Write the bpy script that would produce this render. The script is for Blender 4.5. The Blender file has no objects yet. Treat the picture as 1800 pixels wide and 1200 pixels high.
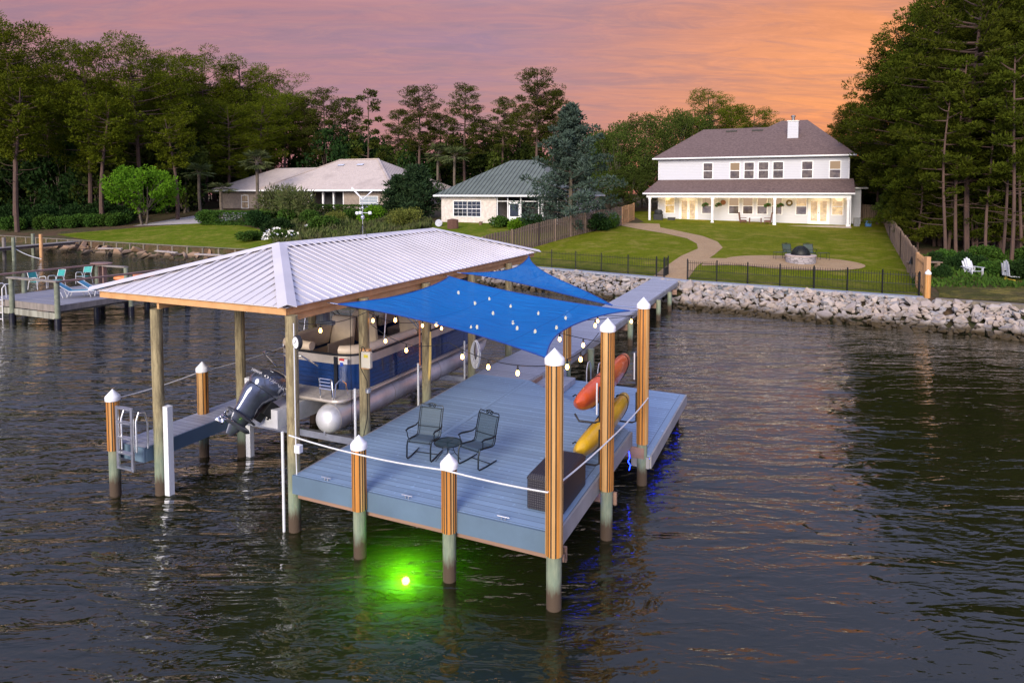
import bpy, bmesh, math, random
import numpy as np
from mathutils import Vector, Matrix, geometry
sc = bpy.context.scene
COL = sc.collection
rad = math.radians
# ------------------------------------------------------------------ camera
cam = bpy.data.cameras.new('camera'); co = bpy.data.objects.new('camera', cam); COL.objects.link(co)
co.location = (0, 0, 6.0); co.rotation_euler = (rad(87.0), 0, 0)
cam.sensor_width = 36; cam.lens = 23.0; cam.shift_y = -0.1115; cam.clip_start = .1; cam.clip_end = 3000
sc.camera = co
sc.view_settings.view_transform = 'Standard'; sc.view_settings.look = 'None'
sc.view_settings.exposure = 0.28; sc.view_settings.gamma = 1.0
sc.render.engine = 'CYCLES'
sc.cycles.max_bounces = 6; sc.cycles.diffuse_bounces = 2; sc.cycles.glossy_bounces = 3
sc.cycles.transmission_bounces = 4; sc.cycles.transparent_max_bounces = 10
sc.cycles.caustics_reflective = False; sc.cycles.caustics_refractive = False
sc.cycles.use_denoising = True
sc.cycles.sample_clamp_indirect = 4
# ------------------------------------------------------------------ node helper
class NT:
    def __init__(s, tree): s.t = tree; tree.nodes.clear()
    def n(s, typ, ins=None, **kw):
        nd = s.t.nodes.new(typ)
        for k, v in kw.items(): setattr(nd, k, v)
        if ins:
            for k, v in ins.items():
                sock = nd.inputs[k]
                if isinstance(v, bpy.types.NodeSocket): s.t.links.new(v, sock)
                elif isinstance(v, (tuple, list)) and len(v) == 3 and sock.type == 'RGBA': sock.default_value = (*v, 1)
                else: sock.default_value = v
        return nd
    def math(s, op, a, b=None, clamp=False):
        nd = s.t.nodes.new('ShaderNodeMath'); nd.operation = op; nd.use_clamp = clamp
        for i, v in enumerate((a, b)):
            if v is None: continue
            if isinstance(v, bpy.types.NodeSocket): s.t.links.new(v, nd.inputs[i])
            else: nd.inputs[i].default_value = v
        return nd.outputs[0]
    def mix(s, f, a, b, blend='MIX'):
        nd = s.t.nodes.new('ShaderNodeMix'); nd.data_type = 'RGBA'; nd.blend_type = blend
        for i, v in ((0, f), (6, a), (7, b)):
            if isinstance(v, bpy.types.NodeSocket): s.t.links.new(v, nd.inputs[i])
            elif isinstance(v, (tuple, list)): nd.inputs[i].default_value = (*v[:3], 1)
            else: nd.inputs[i].default_value = v
        return nd.outputs[2]
    def ramp(s, f, stops, interp='LINEAR'):
        nd = s.t.nodes.new('ShaderNodeValToRGB'); nd.color_ramp.interpolation = interp
        el = nd.color_ramp.elements
        while len(el) < len(stops): el.new(.5)
        for e, (p, c) in zip(el, stops):
            e.position = p; e.color = (*c, 1) if isinstance(c, (tuple, list)) else (c, c, c, 1)
        s.t.links.new(f, nd.inputs[0]); return nd.outputs[0]
    def noise(s, vec, scale, detail=3, rough=.5, sc3=None, rot=None, dist=0.0, out=0):
        if sc3 or rot:
            vec = s.n('ShaderNodeMapping', {'Vector': vec, 'Scale': sc3 or (1, 1, 1), 'Rotation': rot or (0, 0, 0)}).outputs[0]
        return s.n('ShaderNodeTexNoise', {'Vector': vec, 'Scale': scale, 'Detail': detail, 'Roughness': rough, 'Distortion': dist}).outputs[out]
# ------------------------------------------------------------------ world: dusk sky
world = bpy.data.worlds.new('World'); sc.world = world; world.use_nodes = True
w = NT(world.node_tree)
tc = w.n('ShaderNodeTexCoord').outputs['Generated']
sep = w.n('ShaderNodeSeparateXYZ', {0: tc})
dx, dy, dz = sep.outputs
el = w.math('MAXIMUM', dz, 0.0)
# azimuth factor toward the sunset, ahead and to the right
az = w.math('ADD', w.math('MULTIPLY', dx, .78), w.math('MULTIPLY', dy, .62))
azf = w.n('ShaderNodeMapRange', {'Value': az, 'From Min': .56, 'From Max': .97}, interpolation_type='SMOOTHSTEP').outputs[0]
# cloud layer seen in perspective
inv = w.math('DIVIDE', 1.0, w.math('ADD', el, .12))
cx, cy = w.math('MULTIPLY', dx, inv), w.math('MULTIPLY', dy, inv)
cv = w.n('ShaderNodeCombineXYZ', {0: cx, 1: cy, 2: 0.0}).outputs[0]
n1 = w.noise(cv, 1.0, 5, .55, sc3=(.30, 1.15, 1), rot=(0, 0, -.20), dist=.7)
n2 = w.noise(cv, 1.0, 6, .62, sc3=(.9, 3.4, 1), rot=(0, 0, -.30), dist=1.4)
n3 = w.noise(cv, 1.0, 9, .72, sc3=(2.2, 6.5, 1), rot=(0, 0, -.36), dist=1.8)
hor = w.mix(azf, (.56, .25, .265), (.84, .29, .17))
mid = w.mix(azf, (.40, .215, .31), (.70, .26, .16))
up = w.mix(azf, (.32, .20, .33), (.74, .25, .09))
c1 = w.mix(w.n('ShaderNodeMapRange', {'Value': el, 'From Min': .0, 'From Max': .13}).outputs[0], hor, mid)
c2 = w.mix(w.n('ShaderNodeMapRange', {'Value': el, 'From Min': .12, 'From Max': .30}).outputs[0], c1, up)
cl = w.ramp(n1, [(.38, 0.0), (.58, 1.0)])
warm = w.mix(azf, (.58, .25, .245), (.95, .36, .17))
c3 = w.mix(w.math('MULTIPLY', cl, .62), c2, warm)
streak = w.ramp(n2, [(.44, 0.0), (.60, 1.0)])
grey = w.mix(azf, (.33, .20, .29), (.46, .19, .17))
c4 = w.mix(w.math('MULTIPLY', streak, .65), c3, grey)
c4 = w.mix(w.math('MULTIPLY', w.ramp(n3, [(.46, 0.0), (.66, 1.0)]), w.math('ADD', .34, w.math('MULTIPLY', azf, .34))), c4, w.mix(azf, (.66, .31, .29), (1.02, .38, .20)))
c4 = w.mix(w.math('MULTIPLY', w.ramp(n3, [(.30, 1.0), (.44, 0.0)]), .5), c4, w.mix(azf, (.29, .175, .27), (.48, .18, .16)))
# overhead and behind the camera the sky is a brighter blue
high = w.mix(w.math('MULTIPLY', w.ramp(n1, [(.35, 0.), (.7, 1.)]), .5), (.36, .48, .98), (.86, .78, 1.0))
hf = w.n('ShaderNodeMapRange', {'Value': el, 'From Min': .25, 'From Max': .42}, interpolation_type='SMOOTHSTEP').outputs[0]
back = w.n('ShaderNodeMapRange', {'Value': dy, 'From Min': .25, 'From Max': -.45}, interpolation_type='SMOOTHSTEP').outputs[0]
c4 = w.n('ShaderNodeHueSaturation', {'Color': c4, 'Saturation': 1.08, 'Value': .76}).outputs[0]
ovh = w.n('ShaderNodeMapRange', {'Value': el, 'From Min': .45, 'From Max': .80}, interpolation_type='SMOOTHSTEP').outputs[0]
high = w.mix(w.math('MAXIMUM', ovh, back), w.mix(w.math('MULTIPLY', w.ramp(n1, [(.35, 0.), (.7, 1.)]), .6), (.20, .27, .56), (.60, .50, .60)), high)
c5 = w.mix(w.math('MAXIMUM', hf, back), c4, high)
nis = w.n('ShaderNodeTexSky', sky_type='NISHITA', sun_disc=False)
nis.sun_elevation = rad(2.0); nis.sun_rotation = rad(52); nis.altitude = 0; nis.air_density = 1.4; nis.dust_density = 2.0
bg1 = w.n('ShaderNodeBackground', {'Color': c5, 'Strength': 1.0})
bg2 = w.n('ShaderNodeBackground', {'Color': nis.outputs[0], 'Strength': .05})
ad = w.n('ShaderNodeAddShader', {0: bg1.outputs[0], 1: bg2.outputs[0]})
w.n('ShaderNodeOutputWorld', {0: ad.outputs[0]})
# ------------------------------------------------------------------ sun (last glow, very soft, behind the camera's left shoulder)
sl = bpy.data.lights.new('sun', 'SUN'); sl.energy = 4.0; sl.angle = rad(30); sl.color = (1.0, .88, .74)
so = bpy.data.objects.new('sun', sl); COL.objects.link(so)
so.rotation_euler = (rad(68), 0, rad(-22))
# ------------------------------------------------------------------ frames
F = 1150.0
HY = math.hypot(510, F)
VD = (510/HY, F/HY); UD = (VD[1], -VD[0])          # dock axis (to the house) and across (to the right)
RZ = math.atan2(UD[1], UD[0])
O0 = (0.567, 9.342)
def D(s, t, z=0.0): return (O0[0]+s*UD[0]+t*VD[0], O0[1]+s*UD[1]+t*VD[1], z)
EXV = (.883, -.4694); NXV = (.4694, .883)            # along the shoreline, inland
SH = [(-140, 39.3), (-69.5, 39.0), (-47.5, 39.4), (-19.7, 39.2), (-10.5, 37.6), (-8.7, 37.0), (-2, 36.6), (2.7, 36.3), (6.5, 36.1), (60, 36.0)]
def shore(e):
    if e <= SH[0][0]: return SH[0][1]
    for a, b in zip(SH, SH[1:]):
        if e <= b[0]: return a[1]+(b[1]-a[1])*(e-a[0])/(b[0]-a[0])
    return SH[-1][1]
def en(x, y):
    e = x*EXV[0]+y*EXV[1]; return e, x*NXV[0]+y*NXV[1]-shore(e)
def ew(e, d):
    n = shore(e)+d; return (e*EXV[0]+n*NXV[0], e*EXV[1]+n*NXV[1])
def ground(x, y):
    e, d = en(x, y)
    if d < 0: return 1.05
    a = 1.05+.10*d; b = 1.05+.055*max(0, y-34); k = .4
    h = max(0, k-abs(a-b))/k
    return min(min(a, b)-h*h*k/4, 4.5)
# ------------------------------------------------------------------ mesh builder
class MB:
    def __init__(s, off=(0, 0, 0)): s.v = []; s.f = []; s.m = []; s.off = Vector(off); s.smooth = False
    def add(s, vs, fs, mi=0):
        b = len(s.v); s.v += [tuple(v) for v in vs]
        for f in fs: s.f.append([b+i for i in f]); s.m.append(mi)
    def box(s, x0, x1, y0, y1, z0, z1, mi=0):
        s.add([(x0,y0,z0),(x1,y0,z0),(x1,y1,z0),(x0,y1,z0),(x0,y0,z1),(x1,y0,z1),(x1,y1,z1),(x0,y1,z1)],
              [(0,3,2,1),(4,5,6,7),(0,1,5,4),(1,2,6,5),(2,3,7,6),(3,0,4,7)], mi)
    def beam(s, p, q, wd, ht, mi=0, up=(0, 0, 1)):
        p = Vector(p); q = Vector(q); d = (q-p).normalized(); up = Vector(up)
        r = d.cross(up)
        if r.length < 1e-4: r = Vector((1, 0, 0))
        r.normalize(); u = r.cross(d)
        vs = [c+r*a*wd/2+u*b*ht/2 for c in (p, q) for a, b in ((-1,-1),(1,-1),(1,1),(-1,1))]
        s.add(vs, [(0,1,2,3),(7,6,5,4),(0,4,5,1),(1,5,6,2),(2,6,7,3),(3,7,4,0)], mi)
    def prism(s, poly, z0, z1, mi=0, mtop=None):
        n = len(poly); a = sum(poly[i][0]*poly[(i+1)%n][1]-poly[(i+1)%n][0]*poly[i][1] for i in range(n))
        if a < 0: poly = poly[::-1]
        s.add([(p[0], p[1], z0) for p in poly]+[(p[0], p[1], z1) for p in poly],
              [tuple(range(n-1, -1, -1))]+[(i, (i+1)%n, (i+1)%n+n, i+n) for i in range(n)], mi)
        s.add([(p[0], p[1], z1) for p in poly], [tuple(range(n))], mi if mtop is None else mtop)
    def tube(s, pts, r, n=8, mi=0, cap=True, closed=False):
        P = [Vector(p) for p in pts]; R = r if isinstance(r, (list, tuple)) else [r]*len(P)
        N = len(P); vs = []; prev = None
        for i in range(N):
            if closed: d = P[(i+1)%N]-P[i-1]
            else: d = P[min(i+1, N-1)]-P[max(i-1, 0)]
            if d.length < 1e-9: d = Vector((0, 0, 1))
            d.normalize()
            if prev is None:
                a = Vector((0, 0, 1)) if abs(d.z) < .9 else Vector((1, 0, 0))
                x = d.cross(a).normalized()
            else:
                x = prev-d*prev.dot(d)
                x = x.normalized() if x.length > 1e-6 else d.orthogonal().normalized()
            prev = x; y = d.cross(x)
            for k in range(n):
                an = 2*math.pi*k/n; vs.append(P[i]+(x*math.cos(an)+y*math.sin(an))*R[i])
        fs = []
        for i in range(N if closed else N-1):
            j = (i+1) % N
            for k in range(n): fs.append((i*n+k, i*n+(k+1)%n, j*n+(k+1)%n, j*n+k))
        if cap and not closed: fs.append(tuple(range(n-1, -1, -1))); fs.append(tuple((N-1)*n+k for k in range(n)))
        s.add(vs, fs, mi)
    def lathe(s, prof, c=(0, 0, 0), n=20, mi=0, ang=0.0, sx=1, sy=1):
        vs = []; fs = []
        for r, z in prof:
            for k in range(n):
                a = 2*math.pi*k/n+ang; vs.append((c[0]+r*math.cos(a)*sx, c[1]+r*math.sin(a)*sy, c[2]+z))
        m = len(prof)
        for i in range(m-1):
            for k in range(n): fs.append((i*n+k, i*n+(k+1)%n, (i+1)*n+(k+1)%n, (i+1)*n+k))
        fs.append(tuple(range(n-1, -1, -1))); fs.append(tuple((m-1)*n+k for k in range(n)))
        s.add(vs, fs, mi)
    def ball(s, c, r, n=10, mi=0, sz=1):
        s.lathe([(r*math.sin(math.pi*i/8)+1e-4, -r*sz*math.cos(math.pi*i/8)) for i in range(9)], c, n, mi)
    def grid(s, fn, nu, nv, mi=0, flip=False):
        vs = [fn(i/nu, j/nv) for j in range(nv+1) for i in range(nu+1)]
        fs = []
        for j in range(nv):
            for i in range(nu):
                a = j*(nu+1)+i; q = (a, a+1, a+nu+2, a+nu+1); fs.append(q[::-1] if flip else q)
        s.add(vs, fs, mi)
    def build(s, name, mats, parent=None, loc=(0, 0, 0), rz=0.0, smooth=None, bevel=0):
        me = bpy.data.meshes.new(name)
        o = s.off; me.from_pydata([(a-o.x, b-o.y, c-o.z) for a, b, c in s.v], [], s.f)
        if not isinstance(mats, (list, tuple)): mats = [mats]
        for m in mats: me.materials.append(m)
        me.polygons.foreach_set('material_index', s.m)
        sm = s.smooth if smooth is None else smooth
        if sm: me.polygons.foreach_set('use_smooth', [True]*len(s.f))
        me.update()
        if sm: me.set_sharp_from_angle(angle=rad(40))
        ob = bpy.data.objects.new(name, me); COL.objects.link(ob)
        if parent: ob.parent = parent
        else: ob.location = loc; ob.rotation_euler = (0, 0, rz)
        if bevel:
            b = ob.modifiers.new('bevel', 'BEVEL'); b.width = bevel; b.segments = 2; b.limit_method = 'ANGLE'
        return ob
def tag(o, label=None, cat=None, group=None, kind=None):
    if label: o['label'] = label
    if cat: o['category'] = cat
    if group: o['group'] = group
    if kind: o['kind'] = kind
    return o
def thing(name, label, cat, loc=(0, 0, 0), rz=0.0, group=None):
    o = bpy.data.objects.new(name, None); COL.objects.link(o); o.location = loc; o.rotation_euler = (0, 0, rz)
    o.empty_display_size = .2
    return tag(o, label, cat, group)
CH = {}
def kids(o): return [c for c in COL.objects if c.parent == o]
def copy_tree(o, parent=None, cache={}):
    if o not in cache: cache[o] = kids(o)
    c = o.copy(); COL.objects.link(c)
    if parent: c.parent = parent
    for k in cache[o]: copy_tree(k, c)
    return c
def mesh_np(name, V, Fc, mats, mi=None, parent=None, smooth=False):
    """numpy quads/tris -> mesh object. V (n,3), Fc (m,k)"""
    me = bpy.data.meshes.new(name); k = Fc.shape[1]
    me.vertices.add(len(V)); me.vertices.foreach_set('co', V.astype(np.float32).ravel())
    me.loops.add(Fc.size); me.loops.foreach_set('vertex_index', Fc.astype(np.int32).ravel())
    me.polygons.add(len(Fc)); me.polygons.foreach_set('loop_start', np.arange(0, Fc.size, k, dtype=np.int32))
    me.polygons.foreach_set('loop_total', np.full(len(Fc), k, dtype=np.int32))
    for m in (mats if isinstance(mats, (list, tuple)) else [mats]): me.materials.append(m)
    if mi is not None: me.polygons.foreach_set('material_index', mi.astype(np.int32))
    if smooth: me.polygons.foreach_set('use_smooth', np.ones(len(Fc), dtype=bool))
    me.update(calc_edges=True); me.validate()
    o = bpy.data.objects.new(name, me); COL.objects.link(o)
    if parent: o.parent = parent
    return o
# ------------------------------------------------------------------ materials
def newmat(name):
    m = bpy.data.materials.new(name); m.use_nodes = True; return m, NT(m.node_tree)
def M(name, col, rough=.6, metal=0.0, var=.12, vs=6.0, bump=0.0, bs=30.0, sc3=None, col2=None, spec=.5, coat=0.0, dirt=None):
    """general painted/wood/metal material with mottling and fine relief"""
    m, t = newmat(name)
    pos = t.n('ShaderNodeTexCoord').outputs['Object']
    nz = t.noise(pos, vs, 5, .6, sc3=sc3)
    c2 = col2 or tuple(c*(1-var*2.2) for c in col)
    c1 = col if col2 else tuple(min(1, c*(1+var*.6)) for c in col)
    c = t.mix(t.ramp(nz, [(.32, 0.), (.68, 1.)]), c1, c2)
    if dirt:
        c = t.mix(t.math('MULTIPLY', t.ramp(t.noise(pos, vs*.23, 6, .7), [(.45, 0.), (.7, 1.)]), dirt[1]), c, dirt[0])
    kw = {'Base Color': c, 'Roughness': rough, 'Metallic': metal, 'Specular IOR Level': spec, 'Coat Weight': coat}
    if rough > .12:
        kw['Roughness'] = t.n('ShaderNodeMapRange', {'Value': nz, 'To Min': rough*.85, 'To Max': min(1, rough*1.15)}).outputs[0]
    b = t.n('ShaderNodeBsdfPrincipled', kw)
    if bump:
        bn = t.n('ShaderNodeBump', {'Height': t.noise(pos, bs, 4, .6, sc3=sc3), 'Strength': bump, 'Distance': .01})
        t.t.links.new(bn.outputs[0], b.inputs['Normal'])
    t.n('ShaderNodeOutputMaterial', {0: b.outputs[0]})
    return m
def EM(name, col, st):
    m, t = newmat(name); e = t.n('ShaderNodeEmission', {'Color': col, 'Strength': st})
    t.n('ShaderNodeOutputMaterial', {0: e.outputs[0]}); return m
def leafmat(name, c1, c2, c3, rough=.6, tr=.25):
    m, t = newmat(name)
    g = t.n('ShaderNodeNewGeometry'); oi = t.n('ShaderNodeObjectInfo')
    pos = t.n('ShaderNodeTexCoord').outputs['Object']
    big = t.noise(pos, .55, 3, .6)
    c = t.mix(g.outputs['Random Per Island'], c1, c2)
    c = t.mix(t.math('MULTIPLY', t.ramp(big, [(.4, 0.), (.65, 1.)]), .6), c, c3)
    hs = t.n('ShaderNodeHueSaturation', {'Color': c, 'Hue': t.math('ADD', .49, t.math('MULTIPLY', oi.outputs['Random'], .02)),
             'Value': t.math('ADD', .8, t.math('MULTIPLY', oi.outputs['Random'], .4))})
    d = t.n('ShaderNodeBsdfPrincipled', {'Base Color': hs.outputs[0], 'Roughness': .85, 'Specular IOR Level': .04})
    tl = t.n('ShaderNodeBsdfTranslucent', {'Color': hs.outputs[0]})
    mx = t.n('ShaderNodeMixShader', {0: tr, 1: d.outputs[0], 2: tl.outputs[0]})
    t.n('ShaderNodeOutputMaterial', {0: mx.outputs[0]}); return m
MT = {}
# ================================================================== WATER, GROUND
def water_mat():
    m, t = newmat('water')
    p = t.n('ShaderNodeTexCoord').outputs['Object']
    sp = t.n('ShaderNodeSeparateXYZ', {0: p})
    calm = t.ramp(t.noise(p, .09, 2, .5), [(.35, .45), (.62, 1.)])
    cr = t.n('ShaderNodeMapRange', {'Value': t.math('SUBTRACT', sp.outputs[0], t.math('MULTIPLY', sp.outputs[1], .55)), 'From Min': -14.0, 'From Max': 0.0, 'To Min': 1.0, 'To Max': .36}).outputs[0]
    a = t.noise(p, 1.0, 3, .55, sc3=(.30, .92, 1), rot=(0, 0, .20), dist=.6)
    b = t.noise(p, 1.0, 3, .55, sc3=(1.0, 2.9, 1), rot=(0, 0, .10), dist=.7)
    c = t.noise(p, 1.0, 2, .5, sc3=(3.4, 7.2, 1), rot=(0, 0, -.12), dist=.3)
    h = t.math('ADD', t.math('MULTIPLY', a, .38), t.math('ADD', t.math('MULTIPLY', b, .135), t.math('MULTIPLY', c, .030)))
    h = t.math('MULTIPLY', h, t.math('MULTIPLY', calm, cr))
    bn = t.n('ShaderNodeBump', {'Height': h, 'Strength': 1.0, 'Distance': 1.0}).outputs[0]
    fr = t.n('ShaderNodeFresnel', {'IOR': 1.38, 'Normal': bn}).outputs[0]
    gl = t.n('ShaderNodeBsdfGlossy', {'Color': (1, 1, 1), 'Roughness': .04, 'Normal': bn})
    tr = t.n('ShaderNodeBsdfTransparent', {'Color': (.34, .42, .22)})
    body = t.n('ShaderNodeBsdfDiffuse', {'Color': (.030, .030, .010)})
    un = t.n('ShaderNodeMixShader', {0: .40, 1: tr.outputs[0], 2: body.outputs[0]})
    mx = t.n('ShaderNodeMixShader', {0: t.math('MINIMUM', t.math('MULTIPLY', fr, 1.45), .9), 1: un.outputs[0], 2: gl.outputs[0]})
    t.n('ShaderNodeOutputMaterial', {0: mx.outputs[0]}); return m
wb = MB(); wb.grid(lambda u, v: (-220+440*u, -60+170*v, 0.0), 44, 17)
tag(wb.build('water', water_mat()), kind='structure')
def ground_mat():
    m, t = newmat('ground')
    p = t.n('ShaderNodeTexCoord').outputs['Object']
    a = t.noise(p, .35, 6, .65); b = t.noise(p, 3.5, 6, .7); z = t.n('ShaderNodeSeparateXYZ', {0: p}).outputs[2]
    c = t.mix(t.ramp(a, [(.40, 0.), (.6, 1.)]), (.085, .052, .030), (.040, .052, .016))
    c = t.mix(t.math('MULTIPLY', t.ramp(b, [(.45, 0.), (.65, 1.)]), .6), c, (.16, .105, .065))
    c = t.mix(t.n('ShaderNodeMapRange', {'Value': z, 'From Min': .5, 'From Max': -.2}).outputs[0], c, (.035, .045, .02))
    bn = t.n('ShaderNodeBump', {'Height': b, 'Strength': .6, 'Distance': .05}).outputs[0]
    bs = t.n('ShaderNodeBsdfPrincipled', {'Base Color': c, 'Roughness': .95, 'Normal': bn, 'Specular IOR Level': .1})
    t.n('ShaderNodeOutputMaterial', {0: bs.outputs[0]}); return m
gb = MB()
EE = [-420, -300, -220, -170]+[-140+2*i for i in range(101)]+[80, 110, 160, 240, 400]
DD = [-140, -60, -20, -8, -4.2, -3.4, -2.6, -1.8, -1.0, -.35, -.30, 0]+[1.0*i for i in range(1, 60)]+[60+5*i for i in range(25)]+[200, 260, 400, 700]
def gz(e, d):
    x, y = ew(e, d)
    if d <= -4.2: return -1.35
    if d < -.32:
        r = 1 if e > -24 else .55
        top = .72*r
        return -1.35+(top+1.35)*min(1, max(0, (d+4.2)/3.6))**.75
    return ground(x, y) if d > 0 else 1.0
def gf(u, v):
    e = EE[round(u*(len(EE)-1))]; d = DD[round(v*(len(DD)-1))]
    x, y = ew(e, d); return (x, y, gz(e, d))
gb.grid(gf, len(EE)-1, len(DD)-1)
tag(gb.build('ground', ground_mat(), smooth=True), kind='structure')
def smooth_poly(pts, n=6):
    out = []; N = len(pts)
    for i in range(N):
        p0, p1, p2, p3 = [Vector(pts[(i+k) % N]) for k in (-1, 0, 1, 2)]
        for j in range(n):
            u = j/n
            out.append(tuple(.5*((2*p1)+(-p0+p2)*u+(2*p0-5*p1+4*p2-p3)*u*u+(-p0+3*p1-3*p2+p3)*u**3)))
    return out
def sheet(name, poly, dz, mat, step=1.0, label=None, kind='structure', zf=None, cat=None):
    zf = zf or ground
    P = []
    for a, b in zip(poly, poly[1:]+poly[:1]):
        a = Vector(a); b = Vector(b); k = max(1, int((b-a).length/step))
        P += [a.lerp(b, i/k) for i in range(k)]
    n = len(P); x0 = min(p.x for p in P); x1 = max(p.x for p in P); y0 = min(p.y for p in P); y1 = max(p.y for p in P)
    V = list(P); x = x0+.37*step
    while x < x1:
        y = y0+.41*step
        while y < y1: V.append(Vector((x, y))); y += step
        x += step
    r = geometry.delaunay_2d_cdt(V, [(i, (i+1) % n) for i in range(n)], [], 1, 1e-4)
    mb = MB(); vs = [(v.x, v.y, zf(v.x, v.y)+dz) for v in r[0]]
    fs = []
    for f in r[2]:
        a, b, c = [Vector(vs[i][:2]) for i in f]
        if (b-a).cross(c-a) < 0: f = f[::-1]
        fs.append(tuple(f))
    mb.add(vs, fs)
    return tag(mb.build(name, mat, smooth=True), label, cat, kind=kind)
def lawn_mat(name, c1, c2, c3):
    m, t = newmat(name)
    p = t.n('ShaderNodeTexCoord').outputs['Object']
    a = t.noise(p, .22, 5, .65); b = t.noise(p, 1.6, 8, .85); f = t.noise(p, 9, 5, .85)
    c = t.mix(t.ramp(a, [(.38, 0.), (.62, 1.)]), c1, c2)
    c = t.mix(t.math('MULTIPLY', t.ramp(b, [(.42, 0.), (.60, 1.)]), .7), c, c3)
    c = t.mix(t.ramp(f, [(.38, .8), (.58, 0.)]), c, tuple(q*.5 for q in c1))
    c = t.mix(t.math('MULTIPLY', t.ramp(t.noise(p, .55, 7, .8), [(.50, 0.), (.64, 1.)]), .7), c, (.27, .215, .05))
    bn = t.n('ShaderNodeBump', {'Height': f, 'Strength': .8, 'Distance': .05}).outputs[0]
    bs = t.n('ShaderNodeBsdfPrincipled', {'Base Color': c, 'Roughness': .9, 'Normal': bn, 'Specular IOR Level': .02})
    t.n('ShaderNodeOutputMaterial', {0: bs.outputs[0]}); return m
MT['lawn'] = lawn_mat('lawn', (.150, .175, .008), (.215, .22, .018), (.080, .115, .006))
MT['lawn2'] = lawn_mat('lawn2', (.120, .170, .009), (.175, .205, .018), (.065, .105, .008))
MT['rough'] = lawn_mat('rough_grass', (.085, .085, .025), (.14, .10, .055), (.045, .065, .012))
sheet('lawn', [(-2.2, 46.1), (2.2, 51.9), (9.6, 63.2), (13.8, 68.2), (14, 82), (48, 80), (39.2, 68.6), (31.6, 54.3), (26.3, 43.5), (20.2, 31.9), (19.75, 31.15), (15.0, 33.95), (9.95, 36.9), (8.45, 38.4), (5.7, 40.8), (1.2, 43.9)], .02, MT['lawn'])
sheet('neighbour_lawn', [(-51.8, 74.2), (-43.4, 67.35), (-31.4, 60.85), (-22.6, 56.1), (-14, 52.0), (-15, 57), (-19.5, 58.5), (-22, 64), (-29, 72.5), (-33, 76.5), (-38, 78.6), (-42.7, 77.8), (-47.0, 76.2)], .02, MT['lawn2'])
sheet('side_lawn', [(-13.5, 52), (-3.2, 46.4), (1.7, 52.2), (8.9, 63.2), (9, 66), (0, 68.5), (-9, 70), (-15, 71), (-17, 62)], .02, MT['lawn2'])
sheet('rough_grass', [(20.5, 31.2), (21.3, 32.4), (27, 43.5), (33, 47), (40, 40), (40, 21), (32, 24.6)], .02, MT['rough'])
def paver_mat():
    m, t = newmat('pavers')
    p = t.n('ShaderNodeTexCoord').outputs['Object']
    br = t.n('ShaderNodeTexBrick', {'Vector': p, 'Color1': (.50, .31, .13), 'Color2': (.38, .235, .11), 'Mortar': (.11, .075, .05), 'Scale': 4.2, 'Mortar Size': .03, 'Bias': .0, 'Brick Width': .5, 'Row Height': .28})
    n = t.noise(p, 1.2, 6, .7)
    c = t.mix(t.math('MULTIPLY', t.ramp(n, [(.4, 0.), (.65, 1.)]), .5), br.outputs[0], (.42, .29, .15))
    bs = t.n('ShaderNodeBsdfPrincipled', {'Base Color': c, 'Roughness': .85, 'Normal': t.n('ShaderNodeBump', {'Height': br.outputs[1], 'Strength': .4, 'Distance': -.01}).outputs[0]})
    t.n('ShaderNodeOutputMaterial', {0: bs.outputs[0]}); return m
MT['pav'] = paver_mat()
L = [(8.35, 38.45), (9.4, 40.6), (11.6, 44.9), (13.8, 48.4), (14.5, 51.2), (14.6, 54.6), (13.6, 58.0), (12.0, 61.4), (10.9, 64.4), (10.7, 67.5)]
R = [(9.95, 36.95), (10.6, 38.5), (11.6, 40.9), (12.9, 43.2), (14.1, 45.4), (15.8, 48.9), (16.5, 52.4), (16.4, 56.0), (15.4, 59.6), (14.3, 63.0), (15.0, 66.5)]
pth = L+R[::-1]
sheet('garden_path', pth, .035, MT['pav'], .6)
pc = (18.1, 42.0)
pat = [(pc[0]+4.15*math.cos(a)*1.0+.0, pc[1]+2.95*math.sin(a)-.12*4.1*math.cos(a)) for a in [2*math.pi*i/48 for i in range(48)]]
sheet('fire_pit_patio', pat, .047, MT['pav'], .6)
sheet('patio_link', [(12.4, 42.3), (11.95, 41.1), (14.4, 41.1), (15.4, 42.2), (15.0, 43.6), (13.3, 43.9)], .041, MT['pav'], .6)
sheet('driveway', [(-46, 79.2), (-37.6, 78.5), (-34, 81), (-36, 90), (-42, 90), (-45, 82)], .02, M('concrete', (.42, .38, .36), .9, vs=2))
# ================================================================== SEAWALLS
MT['comp'] = M('composite_cap', (.30, .32, .37), .55, vs=1.5, bump=.2, bs=40, sc3=(1, 12, 1))
MT['compd'] = M('composite_face', (.16, .18, .22), .6, vs=1.0)
def strip(name, e0, e1, d0, d1, z0, z1, mat, parent=None, mi=0, mb=None):
    es = [e0]+[a for a, _ in SH if e0 < a < e1]+[e1]
    own = mb is None; mb = mb or MB()
    for a, b in zip(es, es[1:]):
        q = [ew(a, d0), ew(b, d0), ew(b, d1), ew(a, d1)]
        mb.prism(q, z0, z1, mi)
    return mb.build(name, mat, parent) if own else mb
sw = thing('seawall', 'grey capped seawall along the white house lawn behind the boulders', 'seawall')
strip('wall_cap', -24, 2.75, -.45, .12, 1.0, 1.11, MT['comp'], sw)
strip('wall_face', -24, 2.75, -.34, -.22, -.6, .998, MT['compd'], sw)

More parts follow.
